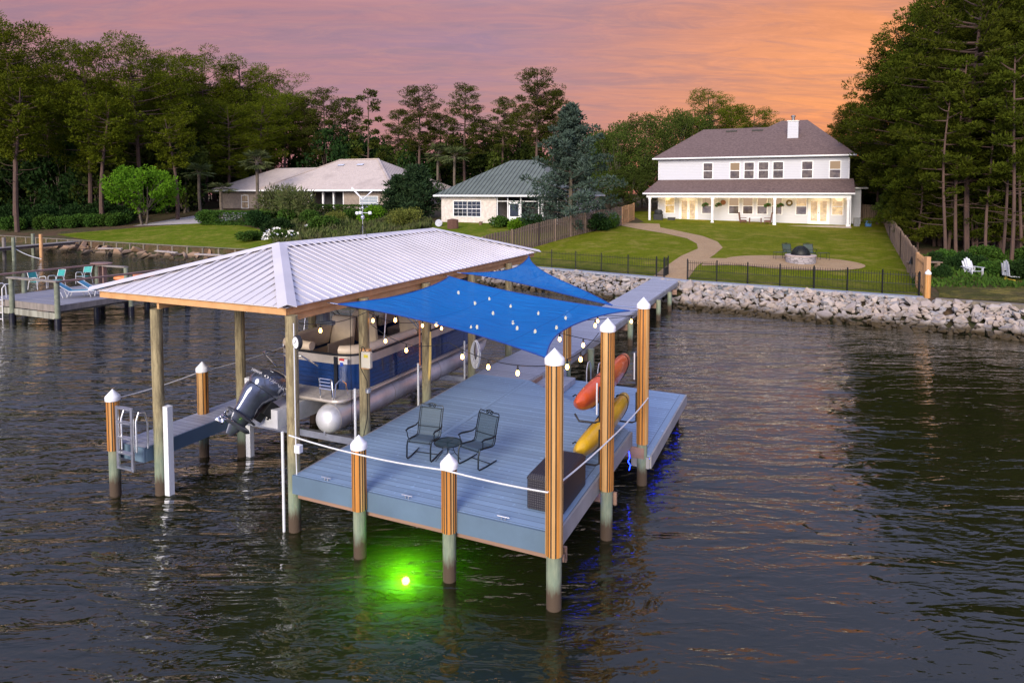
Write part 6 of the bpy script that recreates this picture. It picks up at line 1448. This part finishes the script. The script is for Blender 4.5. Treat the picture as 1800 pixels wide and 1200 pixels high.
# ================================================================== THINGS ON THE POSTS
ph = (-4.87, -.07, 3.44); th2 = thing('wall_clock', 'round black rimmed dial hanging on the front right boathouse post', 'clock', D(-4.60, -.10, 3.44), RZ+rad(-20)); th2.scale = (1.2, 1.2, 1.2)
for nm, pr2, mt in (('rim', [(.088, -.03), (.10, -.02), (.10, .03), (.085, .035)], MT['blackcover']), ('face', [(.083, .0), (.083, .038)], MT['cap'])):
    mb = MB(); mb.lathe(pr2, n=24); o = mb.build(nm, mt, th2); o.rotation_euler = (rad(90), 0, 0)
mb = MB(); mb.beam((0, -.041, 0), (.03, -.041, .045), .006, .004); mb.beam((0, -.041, 0), (-.05, -.041, -.02), .006, .004); mb.build('hand', MT['iron'], th2)
eb = thing('switch_box', 'beige electrical switch box on the second boathouse post', 'electrical box', D(-4.72, 2.0, 2.66), RZ)
mb = MB(); mb.box(-.10, .10, -.08, .02, -.2, .2); mb.build('backboard', MT['wood'], eb)
mb = MB(); mb.box(-.02, .20, -.17, -.081, -.155, .17); b_ = mb.build('housing', M('beige_plastic', (.62, .58, .47), .45, var=.03), eb, bevel=.012)
mb = MB(); mb.box(.05, .15, -.173, -.1705, .06, .12); mb.build('sticker', M('yellow_sticker', (.75, .62, .05), .5), b_)
mb = MB(); mb.tube([(.05, -.12, .17), (.03, -.12, .24), (-.04, -.1, .26), (-.08, -.1, .1), (-.09, -.08, -.2), (.02, -.03, -.45), (.02, -.03, -1.2), (-.06, -.06, -1.6)], .009, 5); mb.build('cable', MT['wire'], eb, smooth=True)
mb = MB((-4.78, 4.42, 2.2)); mb.beam((-4.98, 4.42, 1.9), (-4.98, 4.42, 3.2), .02, .035, up=(1, 0, 0)); tag(mb.build('wooden_pole', M('red_pole', (.48, .18, .09), .6), loc=D(-4.78, 4.42, 2.2), rz=RZ), 'thin reddish pole strapped to the third boathouse post', 'pole')
pdl = thing('paddle', 'yellow handled paddle hanging on the third boathouse post', 'paddle', D(-4.70, 4.35, 2.2), RZ)
mb = MB(); mb.tube([(.06, 0, .72), (.04, 0, -.1)], .014, 6); mb.build('shaft', MT['iron'], pdl); mb = MB(); mb.tube([(.06, 0, .55), (.05, 0, .1), (.04, 0, -.2), (.02, 0, -.5), (.01, 0, -.62)], [.018, .03, .035, .03, .008], 8); mb.build('blade', M('yellow_wood', (.72, .52, .16), .5), pdl, smooth=True)
cl2 = thing('rope_coil', 'coil of white hose hanging on the fourth boathouse post', 'coil', D(-4.66, 6.75, 1.75), RZ)
mb = MB(); r_ = random.Random(4); pts = []
for i in range(150):
    a = i*.33; lp_ = int(i*.33/6.283); q = (1, .72, .9, .55, .82, .65, 1.05, .8)[lp_ % 8]; zz_ = math.sin(a); pts.append((.125*q*math.cos(a)*(1-.35*max(0, zz_))+r_.uniform(-.004, .004), -.06+.012*lp_-.03, (.30 if zz_ > 0 else .44*q)*zz_))
mb.tube(pts, .014, 6); mb.build('hose', MT['rope'], cl2, smooth=True)
ob_ = thing('outlet_box', 'small clear outlet box low on the front right boathouse post', 'electrical box', D(-4.70, -.02, 1.55), RZ)
mb = MB(); mb.box(-.03, .09, -.08, .02, -.07, .07); mb.build('housing', MT['pvc'], ob_, bevel=.01)
mb = MB(); mb.tube([(-.02, -.04, .07), (-.03, -.03, 2.2)], .010, 5); mb.tube([(-.02, -.04, -.07), (-.02, -.03, -.5)], .010, 5); mb.build('conduit', MT['pvc'], ob_)
ob2 = thing('camera_light', 'round white floodlight on the second boathouse post below the switch box', 'lamp', D(-4.70, 2.0, 2.02), RZ)
mb = MB(); mb.lathe([(.03, -.05), (.06, -.03), (.06, .04), (.03, .06)], (.05, -.06, 0), 12); mb.build('housing', MT['alu'], ob2, smooth=True)
# wind ornament on the ridge
wv = thing('weathervane', 'whirligig wind ornament on the ridge of the boathouse roof', 'weathervane', D(-7.4, 5.5, 4.88), RZ); wv.scale = (.82, .82, .95)
mb = MB(); mb.tube([(0, 0, -.05), (0, 0, 1.05)], .009, 6); mb.build('pole', MT['alu'], wv)
mb = MB(); mb.tube([(.0, 0, .30), (.14, .05, -.06)], .01, 5); mb.tube([(0, 0, .3), (-.14, .02, -.06)], .01, 5); mb.tube([(0, 0, .3), (0, -.16, -.06)], .01, 5); mb.build('tripod', MT['iron'], wv)
for k in range(3):
    a = k*2.09+.4; mb = MB(); mb.tube([(0, 0, .62), (.2*math.cos(a), .2*math.sin(a), .62)], .007, 4); mb.lathe([(.045, -.04), (.06, 0), (.045, .04)], (.24*math.cos(a), .24*math.sin(a), .62), 8); mb.build('wind_cup', MT['pvc'], wv)
mb = MB(); mb.ball((0, 0, .5), .065); mb.ball((0, 0, .76), .04); mb.build('globe', MT['alu'], wv, smooth=True)
for dx_, dz_ in ((-.42, .32), (.42, .26)): mb = MB(); mb.grid(lambda u, v: (dx_*u, .0+.03*(v-.5), 1.0+dz_*u+(.018+.03*u)*(v-.5)), 4, 1); o = mb.build('vane_blade', MT['pvc'], wv); s3_ = o.modifiers.new('solid', 'SOLIDIFY'); s3_.thickness = .01
# ================================================================== UNDERWATER LAMP, BLUE ROPE LIGHT
MT['green'] = EM('green_lamp', (.75, 1.0, .45), 40)
ul = thing('underwater_light', 'glowing green light under the water in front of the dock', 'lamp', (-1.77, 10.58, -.45))
mb = MB(); mb.ball((0, 0, 0), .065); mb.build('lamp_glass', MT['green'], ul, smooth=True)
mb = MB(); mb.lathe([(.09, -.16), (.09, -.09), (.06, -.085)], (0, 0, 0), 12); mb.build('lamp_base', MT['iron'], ul)
mb = MB(); mb.tube([(0, 0, -.15), (.05, .3, -.5), (.1, 1.0, -.8), (.2, 1.4, .1), (.2, 1.45, .8)], .012, 5); mb.build('cable', MT['wire'], ul, smooth=True)
gl_ = bpy.data.lights.new('underwater_lamp_light', 'POINT'); gl_.energy = 125; gl_.color = (.42, 1.0, .01); gl_.shadow_soft_size = .08
go_ = bpy.data.objects.new('underwater_lamp_light', gl_); COL.objects.link(go_); go_.location = (-1.77, 10.44, -.38)
bl_ = thing('rope_light', 'blue rope light hanging under the right edge of the dock', 'rope light', D(.05, 4.2, .7), RZ); blo = (.05, 4.2, .7)
r_ = random.Random(9); pts = [(.17, 4.05, .78), (.20, 4.0, .68), (.17, 3.98, .60), (.21, 4.02, .52), (.19, 4.0, .42)]
mb = MB(blo); mb.tube(pts, .008, 6); mb.build('loose_end', EM('blue_glow', (.01, .03, 1.0), 14), bl_, smooth=True)
mb = MB(blo); mb.tube([(.05+.02*math.sin(i), .4+i*.4, .74+.015*math.sin(i*2.3)) for i in range(10)], .008, 6); mb.tube([(.44+.02*math.sin(i), 4.5+i*.4, LZ-.20+.015*math.sin(i*2.3)) for i in range(11)], .008, 6); mb.build('strip', EM('blue_strip', (.01, .03, 1.0), 9), bl_, smooth=True)
m, t = newmat('lit_murk'); vl = t.n('ShaderNodeVolumePrincipled', {'Color': (.55, 1, .2), 'Density': 1.35, 'Anisotropy': .0}); t.n('ShaderNodeOutputMaterial', {1: vl.outputs[0]})
mb = MB(); mb.box(-4.4, .6, 8.2, 13.6, -1.5, -.02); tag(mb.build('murky_water', m), 'murky water around the glowing green underwater light', 'water', kind='stuff')
# ================================================================== FIRE PIT
def stone_mat():
    m, t = newmat('pit_stone'); p = t.n('ShaderNodeTexCoord').outputs['Object']
    v = t.n('ShaderNodeTexVoronoi', {'Vector': t.n('ShaderNodeMapping', {'Vector': p, 'Scale': (3, 3, 7)}).outputs[0], 'Scale': 1.0}); c = t.mix(v.outputs[1], (.42, .38, .38), (.24, .22, .24))
    e_ = t.n('ShaderNodeTexVoronoi', {'Vector': t.n('ShaderNodeMapping', {'Vector': p, 'Scale': (3, 3, 7)}).outputs[0], 'Scale': 1.0}, feature='DISTANCE_TO_EDGE'); c = t.mix(t.ramp(e_.outputs[0], [(.0, 1.), (.08, 0.)]), c, (.09, .08, .08))
    bs = t.n('ShaderNodeBsdfPrincipled', {'Base Color': c, 'Roughness': .9}); t.n('ShaderNodeOutputMaterial', {0: bs.outputs[0]}); return m
fx_, fy_ = 18.6, 42.0; fz = ground(fx_, fy_)+.04
fp = thing('fire_pit', 'round stone fire pit with a black mesh dome on the paver circle', 'fire pit', (fx_, fy_, fz))
mb = MB(); n = 28
mb.lathe([(.90, -.1), (.90, .42), (.62, .42), (.62, .2)], n=n); mb.build('stone_ring', stone_mat(), fp)
mb = MB(); mb.tube([(.76*math.cos(a), .76*math.sin(a), .455) for a in [2*math.pi*i/28 for i in range(28)]], .001, 4, closed=True) if False else None
vs = []; 
for r_, z in ((.60, .421), (.60, .49), (.94, .49), (.94, .421)): vs += [(r_*math.cos(2*math.pi*k/28), r_*math.sin(2*math.pi*k/28), z) for k in range(28)]
mb.add(vs, [(i*28+k, i*28+(k+1) % 28, ((i+1) % 4)*28+(k+1) % 28, ((i+1) % 4)*28+k) for i in range(4) for k in range(28)]); mb.build('cap_stones', M('cap_stone', (.50, .40, .36), .85), fp)
mb = MB(); mb.lathe([(.58*math.cos(a)+.001, .50+.56*math.sin(a)) for a in [i*math.pi/20 for i in range(10)]], n=24); mb.build('mesh_dome', meshmat('spark_mesh', (.01, .01, .01), .25), fp, smooth=True)
mb = MB()
for k in range(4):
    b0 = k*math.pi/4; mb.tube([(.585*math.cos(a)*math.cos(b0), .585*math.cos(a)*math.sin(b0), .50+.565*math.sin(a)) for a in [math.pi*i/16 for i in range(17)]], .012, 5)
mb.tube([(.59*math.cos(2*math.pi*k/24), .59*math.sin(2*math.pi*k/24), .51) for k in range(24)], .016, 5, closed=True); mb.build('dome_frame', MT['iron'], fp, smooth=True)
MT['meshg'] = meshmat('green_wire_mesh', (.03, .045, .02), .25)
for (x, y), rz_, lab in (((18.62, 43.8), .12, 'wire mesh patio chair behind the fire pit on the left'), ((19.95, 43.7), -.12, 'wire mesh patio chair behind the fire pit on the right')):
    c = iron_chair(lab, 0, 0, 0, loc=(x, y, ground(x, y)+.04)); c.rotation_euler.z = rz_; c.scale = (1.12, 1.1, .98)
for (x, y), lab in (((17.75, 43.3), 'low wire side table left of the fire pit chairs'), ((20.55, 43.0), 'low wire side table right of the fire pit chairs')):
    b_ = thing('side_table', lab, 'table', (x, y, ground(x, y)+.04)); mb = MB(); mb.box(-.33, .33, -.22, .22, .45, .475); mb.build('tabletop', MT['meshg'], b_)
    for a in (-.28, .28):
        for c_ in (-.18, .18): mb = MB(); mb.tube([(a, c_, .45), (a*1.1, c_*1.1, .02)], .012, 5); mb.build('leg', MT['iron'], b_)
# ================================================================== YARD THINGS
mb = MB(); 
gp = thing('capped_piling', 'short striped piling with a white cap at the end of the seawall', 'piling', (19.82, 31.0, .6))
mb.smooth = False; slat_cyl(mb, 0, 0, .125, -.2, 1.55, 21); mb.build('sleeve', [MT['sl1'], MT['sl3'], MT['sl3']], gp)
mb = MB(); mb.lathe([(.13, -.07), (.14, 0), (.13, .02), (.012, .15)], (0, 0, 1.6), 20); mb.build('cap', MT['cap'], gp, smooth=True)
mb = MB(); mb.box(-.12, .12, -.05, .05, 0, .02); mb.add([(-.13, -.07, .02), (.13, -.07, .02), (.13, .07, .02), (-.13, .07, .02), (-.02, -.01, .42), (.02, -.01, .42)], [(0, 1, 5, 4), (1, 2, 5), (2, 3, 4, 5), (3, 0, 4), (3, 2, 1, 0)])
o = mb.build('bird_feeder', MT['blackcover'], loc=(22.25, 36.3, 2.05), rz=.4); tag(o, 'small dark pointed birdhouse on the weathered fence near the piling', 'birdhouse')
def adirondack(label, loc, rz, mat, tip=0, broken=False):
    c = thing('adirondack_chair', label, 'chair', loc, rz); c.rotation_euler.x = tip
    mb = MB()
    for k in range(5):
        x = (k-2)*.125; h = .82-.07*abs(k-2)**1.5; mb.add([(x-.055, .22, .28), (x+.055, .22, .28), (x+.055, .24, .28), (x-.055, .24, .28), (x-.055, .50, .28+h), (x+.055, .50, .28+h), (x+.055, .52, .28+h), (x-.055, .52, .28+h)], [(0, 1, 5, 4), (1, 2, 6, 5), (2, 3, 7, 6), (3, 0, 4, 7), (4, 5, 6, 7), (3, 2, 1, 0)])
    mb.build('backrest', mat, c); mb = MB()
    for k in range(4): mb.box(-.29, .29, -.30+k*.13, -.19+k*.13, .38-k*.035, .40-k*.035)
    mb.build('seat', mat, c)
    if not broken:
        for sx in (-1, 1):
            mb = MB(); mb.box(sx*.36-.07, sx*.36+.07, -.34, .42, .58, .605); mb.build('armrest', mat, c)
            for y in (-.28, .3): mb = MB(); mb.box(sx*.33-.02, sx*.33+.02, y-.05, y+.05, 0, .579); mb.build('leg', mat, c)
    return c
pw = M('peeling_white', (.62, .64, .68), .7, vs=6, dirt=((.25, .22, .18), .5)); yw = M('yellow_paint', (.72, .52, .05), .6, vs=6)
adirondack('weathered white round backed garden chair at the edge of the right woods', (26.35, 37.2, ground(26.35, 37.2)-.05), .1, pw)
c = adirondack('collapsed pale and yellow garden chair lying in the weeds', (27.4, 35.9, ground(27.4, 35.9)-.05), 1.5, pw, .3, True)
mb = MB(); mb.box(-.5, .45, -.3, -.18, .05, .09); mb.box(-.5, .1, .0, .12, .12, .15); mb.box(.3, .42, -.1, 0, .1, .5); mb.build('loose_boards', yw, c)
mb = MB(); mb.box(-.9, -.1, -.6, -.48, -.02, .02); mb.box(-.7, .1, -.8, -.7, -.02, .02); mb.build('fallen_board', pw, c)
mb = MB(); mb.tube([(-.9, .1, .1), (-.2, 0, .25), (.8, -.1, .55), (1.5, -.2, .6)], [.12, .12, .10, .09], 8); tag(mb.build('log', MT['bark2'], loc=(27.9, 34.0, 1.08), smooth=True), 'fallen mossy log at the right edge of the picture', 'log')
bn = thing('garden_bench', 'old dark bench in the shade just beyond the new fence boards', 'bench', (24.2, 38.3, ground(24.2, 38.3)))
mb = MB(); mb.box(-1.0, 1.0, -.2, .2, .62, .68); mb.build('seat', MT['fencew'], bn)
for a in (-.8, .8): mb = MB(); mb.box(a-.08, a+.08, -.15, .15, 0, .619); mb.build('leg', MT['fencew'], bn)
mb = MB(); mb.lathe([(.4, -.02), (.42, .0), (.42, .9), (.1, 1.0)], n=8, sx=1.3, sy=.5); x = gx(799, 66); tag(mb.build('tree_stump', M('reddish_stump', (.11, .05, .035), .95, vs=6, bump=.6), loc=(x, 64, ground(x, 64))), 'reddish brown stump standing on the lawn of the green roofed house', 'stump')
for px, Y, z_, c_, lab, sh in ((771, 66, 0, (.20, .21, .25), 'round metal disc leaning at the corner of the green roofed house', 'd'), (845, 66.5, 0, (.20, .12, .08), 'small clay pot on the lawn by the screen door', 'p'), (867, 67, 0, (.12, .2, .12), 'green potted plant by the screen door', 'p')):
    x = gx(px, Y); z = ground(x, Y); mb = MB()
    if sh == 'd': mb.lathe([(.36, -.02), (.38, 0), (.36, .02)], n=20); o = mb.build('metal_disc', M('grey_disc', c_, .4, .5), loc=(x, Y, z+.38)); o.rotation_euler.x = rad(80); tag(o, lab, 'disc')
    else: mb.lathe([(.14, 0), (.2, .3), (.22, .32), (.18, .34)], n=12); o = mb.build('flower_pot', M('pot_clay', c_, .8), loc=(x, Y, z)); tag(o, lab, 'pot')
# ================================================================== LEFT NEIGHBOUR'S DOCK
MT['oldwd'] = M('silver_grey_wood', (.27, .235, .205), .85, vs=3, bump=.4, bs=14, sc3=(2, 2, .5), col2=(.17, .15, .13))
MT['oldred'] = M('reddish_old_rail', (.26, .15, .12), .8, vs=3, bump=.3, bs=14, col2=(.17, .11, .095))
MT['mossp'] = M('mossy_post', (.25, .27, .19), .9, vs=5, bump=.4, col2=(.14, .16, .11)); MT['blackp'] = M('black_pile_wrap', (.008, .009, .016), .35)
ndz = 1.0; ND = (-18.46, 26.31); na = math.atan2(32.5-26.31+6.0, -18.92+18.46+2.9)
A0 = Vector((-20.12, 28.86)); nA = Vector((.41, .912))
nd = thing('neighbour_dock', 'weathered grey dock with wooden rails at the far left', 'dock', (A0.x, A0.y, ndz), math.atan2(nA.y, nA.x))
def NL(u, v, z): return (v, u, z-ndz)   # v along nA (away), u to the left
mb = MB(); mb.box(0, 5.4, 0, 5.45, -.05, 0); mb.box(5.401, 14, .3, 2.6, -.05, 0); mb.build('decking', deck_mat('grey_old_decking', (.31, .30, .33), ax=0), nd)
mb = MB(); mb.box(-.05, -.001, -.05, 5.45, -.30, .005); mb.box(0, 5.4, -.05, -.001, -.26, .005); mb.box(5.4, 14, .25, .299, -.26, .005); mb.build('fascia', MT['oldwd'], nd)
mb = MB(); mb.box(-.10, -.051, -.1, 5.45, -.62, -.34); mb.box(.1, 5.3, .3, .38, -.4, -.06); mb.build('under_beam', MT['mosswood'], nd)
for v, u, top in ((0, 0, 1.05), (0, 3.35, 1.05), (3.3, -.05, 1.0), (5.3, 3.1, 1.0), (5.3, 5.5, 1.0), (1.6, 5.5, 1.0), (5.3, .1, 1.05)):
    mb = MB(); mb.tube([(v-.12 if v == 0 else v, u-.06, -.55), (v-.12 if v == 0 else v, u-.06, top)], .11, 10); po2 = mb.build('post', MT['mossp'], nd, smooth=True)
    mb = MB(); mb.tube([(v-.12 if v == 0 else v, u-.06, -2.5), (v-.12 if v == 0 else v, u-.06, -.551)], .14, 10); mb.build('pile_wrap', MT['blackp'], po2, smooth=True)
for v, u in ((2, .5), (4.6, .5), (2, 4), (4.6, 4), (0, 5.2), (7, .5), (9, .5)): mb = MB(); mb.tube([(v, u, -2.5), (v, u, -.1)], .14, 10); mb.build('pile', MT['blackp'], nd, smooth=True)
for p, q, m_ in (((-.12, -.2, 1.09), (-.12, 3.5, 1.09), 'oldwd'), ((-.1, -.06, 1.07), (3.3, -.06, 1.05), 'oldred'), ((3.3, -.06, 1.05), (6.4, .1, 1.05), 'oldred'), ((-1.5, 5.5, 1.04), (5.3, 5.5, 1.04), 'oldred'), ((5.3, 5.4, 1.03), (5.3, 3.0, 1.02), 'oldwd')):
    mb = MB(); mb.beam(p, q, .24, .07); mb.build('hand_rail', MT[m_], nd)
mb = MB(); mb.lathe([(.55, 0), (.55, .05)], (5.4, 5.2, 1.1), 14, sx=.8, sy=1.3); mb.box(5.3, 5.5, 4.9, 5.0, .02, 1.09); mb.box(5.3, 5.5, 5.3, 5.4, .02, 1.09); mb.build('bait_table', MT['oldred'], nd)
MT['teal'] = M('teal_straps', (.03, .36, .33), .5, vs=5); MT['tealb'] = M('blue_straps', (.05, .30, .42), .5, vs=5); MT['wtube'] = M('white_tube', (.75, .74, .72), .35, var=.03)
def strap_chair(label, v, u, rz):
    nr_ = nd.rotation_euler.z; c_, s_ = math.cos(nr_), math.sin(nr_); loc = (A0.x+v*c_-u*s_, A0.y+v*s_+u*c_, ndz+.005)
    c = thing('strap_chair', label, 'chair', loc, rz)
    for sx in (-1, 1):
        mb = MB(); mb.tube([(sx*.27, -.28, 0), (sx*.27, -.25, .58), (sx*.27, -.18, .63), (sx*.27, .12, .60), (sx*.27, .22, .40), (sx*.27, .30, 0)], .018, 6); mb.build('side_frame', MT['wtube'], c, smooth=True)
    mb = MB(); mb.tube([(-.25, .18, .38), (-.25, .34, .92), (.25, .34, .92), (.25, .18, .38)], .016, 6); mb.tube([(-.25, -.24, .40), (.25, -.24, .40)], .016, 6); mb.build('back_frame', MT['wtube'], c, smooth=True)
    mb = MB(); mb.box(-.24, .24, -.24, .18, .385, .40)
    mb.add([(-.24, .25, .58), (.24, .25, .58), (.24, .27, .58), (-.24, .27, .58), (-.24, .335, .90), (.24, .335, .90), (.24, .35, .90), (-.24, .35, .90)], [(0, 1, 5, 4), (1, 2, 6, 5), (2, 3, 7, 6), (3, 0, 4, 7), (4, 5, 6, 7), (3, 2, 1, 0)]); mb.build('straps', MT['teal'], c)
    return c
def on_nd(px, py):
    # where a point of the old deck lies (plane z = 1)
    b = -(py-399.27)/F; P3 = rad(3); r = ((px-900)/F, math.cos(P3)+b*math.sin(P3), -math.sin(P3)+b*math.cos(P3)); k = (1.0-6)/r[2]; x, y = r[0]*k-A0.x, r[1]*k-A0.y
    c_, s_ = math.cos(nd.rotation_euler.z), math.sin(nd.rotation_euler.z); return (x*c_+y*s_, -x*s_+y*c_)
for px, py, rz_, lab in ((66, 508, 1.4, 'teal strap chair turned sideways on the old dock, the leftmost'), (100, 505, -.3, 'teal strap chair in the middle of the row on the old dock'), (148, 498, -.15, 'teal strap chair at the right of the row beside the wooden table')):
    v, u = on_nd(px, py); strap_chair(lab, v, u, rz_)
for px, py, rz_, lab in ((138, 522, 1.9, 'white framed lounge chair with blue straps at the front of the old dock'), (175, 518, 1.8, 'white framed lounge chair half hidden behind the metal roof corner')):
    v, u = on_nd(px, py); c_, s_ = math.cos(nd.rotation_euler.z), math.sin(nd.rotation_euler.z)
    c = thing('sun_lounger', lab, 'lounger', (A0.x+v*c_-u*s_, A0.y+v*s_+u*c_, ndz+.005), rz_)
    for sx in (-1, 1):
        mb = MB(); mb.tube([(sx*.3, -.8, .32), (sx*.3, -.75, .05), (sx*.3, -.6, .02), (sx*.3, -.5, .28), (sx*.3, .3, .30), (sx*.3, .4, .03), (sx*.3, .55, .02), (sx*.3, .65, .3)], .018, 6); mb.tube([(sx*.3, -.8, .32), (sx*.3, .3, .32), (sx*.3, .85, .72)], .018, 6); mb.build('side_frame', MT['wtube'], c, smooth=True)
    mb = MB(); mb.add([(-.28, -.78, .33), (.28, -.78, .33), (.28, .3, .33), (-.28, .3, .33), (.28, .83, .71), (-.28, .83, .71)], [(0, 1, 2, 3), (3, 2, 4, 5)]); o = mb.build('straps', MT['tealb'], c); o.modifiers.new('solid', 'SOLIDIFY').thickness = .015
wl2 = thing('dock_ladder', 'white looped ladder on the front edge of the old dock at the left', 'ladder', (A0.x, A0.y, ndz), nd.rotation_euler.z)
for u in (4.0, 4.6): mb = MB(); mb.tube([(.35, u, .0), (.33, u, .55), (.2, u, .72), (0, u, .72), (-.14, u, .55), (-.16, u, -1.1)], .025, 8); mb.build('rail', MT['wtube'], wl2, smooth=True)
for z in (-.9, -.6, -.3, 0): mb = MB(); mb.beam((-.16, 4.0, z), (-.16, 4.6, z), .07, .03); mb.build('rung', MT['wtube'], wl2)
# fishing gear and far pier
kk = thing('kayak', 'orange kayak lying on the old dock behind the metal roof', 'kayak', (-20.2, 36.0, 1.15), .35)
mb = MB(); mb.tube([(x, 0, .12+.10*abs(x/1.6)**3) for x in [-1.6+.2*i for i in range(17)]], [.02+.26*math.sqrt(max(0, 1-(x/1.62)**2)) for x in [-1.6+.2*i for i in range(17)]], 12); mb.build('hull', M('orange_plastic', (.65, .20, .05), .4), kk, smooth=True)
mb = MB(); mb.lathe([(.2, 0), (.22, .03)], (0, 0, .30), 14, sx=1.8); mb.build('cockpit', MT['blackcover'], kk)
pr3 = thing('small_pier', 'narrow old wooden pier reaching the shore at the far left', 'pier', (-40, 60, 1.0))
def PW(px, py, z):
    b = -(py-399.27)/F; P3 = rad(3); r = ((px-900)/F, math.cos(P3)+b*math.sin(P3), -math.sin(P3)+b*math.cos(P3)); k = (z-6)/r[2]; return (r[0]*k, r[1]*k, z)
a = Vector(PW(-60, 441, 1.05)); b = Vector(PW(135, 424, 1.05)); mb = MB((-40, 60, 1.0)); mb.beam(a, b, 1.3, .06); mb.build('decking', MT['oldwd'], pr3)
mb = MB((-40, 60, 1.0)); mb.beam(a+Vector((.3, -.7, -.12)), b+Vector((.3, -.7, -.12)), .06, .26); mb.build('fascia', MT['oldwd'], pr3)
for px, py, tp, m_ in ((8, 455, 1.95, 'oldwd'), (25, 458, 2.05, 'mossp'), (59, 448, 2.05, 'mossp'), (73, 452, 2.15, 'wood')):
    p = PW(px, py, 0); mb = MB((-40, 60, 1.0)); mb.tube([(p[0], p[1], -1.3), (p[0], p[1], tp)], .15, 8); mb.build('post', MT[m_], pr3, smooth=True)
p0, p1 = PW(28, 438, 1.0), PW(73, 455, .05)
mb = MB(p0); mb.tube(sag(p0, p1, .12), .035, 6); tag(mb.build('mooring_rope', MT['rope'], loc=p0, smooth=True), 'pale rope hanging from the small pier into the water', 'rope')
# ================================================================== LABELS that tell repeats apart by their order in the row
TENS = ['first second third fourth fifth sixth seventh eighth ninth tenth eleventh twelfth thirteenth fourteenth fifteenth sixteenth seventeenth eighteenth nineteenth twentieth'.split()][0]
ORDS = TENS+['twenty '+q for q in TENS[:9]]+['thirtieth']+['thirty '+q for q in TENS[:9]]+['fortieth']+['forty '+q for q in TENS[:9]]
for grp, txt in {'pines deeper in the left woods': '{} from the left of the dark pines deeper in the left woods',
        'understory trees of the left woods': '{} from the left of the shaded understory trees in the left woods',
        'bushy trees behind the low houses': '{} from the left of the dark bushy trees behind the low houses',
        'pines behind the white house roof': '{} from the left of the green pines rising behind the white house roof',
        'light shrubs on the left lawn edge': '{} from the left of the lighter shrubs before the dark hedge row',
        'dark shrubs along the left woods': '{} from the left of the dark shrubs along the left woods',
        'lower trees left of the white house': '{} from the left of the lower leafy trees behind the cedar',
        'undergrowth of the right woods': '{} from the left of the dark undergrowth trees in the right woods',
        'young trees beyond the right fence': '{} from the left of the bushy young trees beyond the weathered fence',
        'weedy bushes of the wooded lot': '{} from the left of the low weedy bushes before the right woods',
        'straggly trees in the overgrown garden': '{} from the left of the thin straggly trees before the tile roofed house'}.items():
    obs = sorted([o for o in COL.objects if o.get('group') == grp and not o.parent], key=lambda o: o.location.x/o.location.y)
    for k, o in enumerate(obs[:len(ORDS)]): o['label'] = txt.format(ORDS[k])
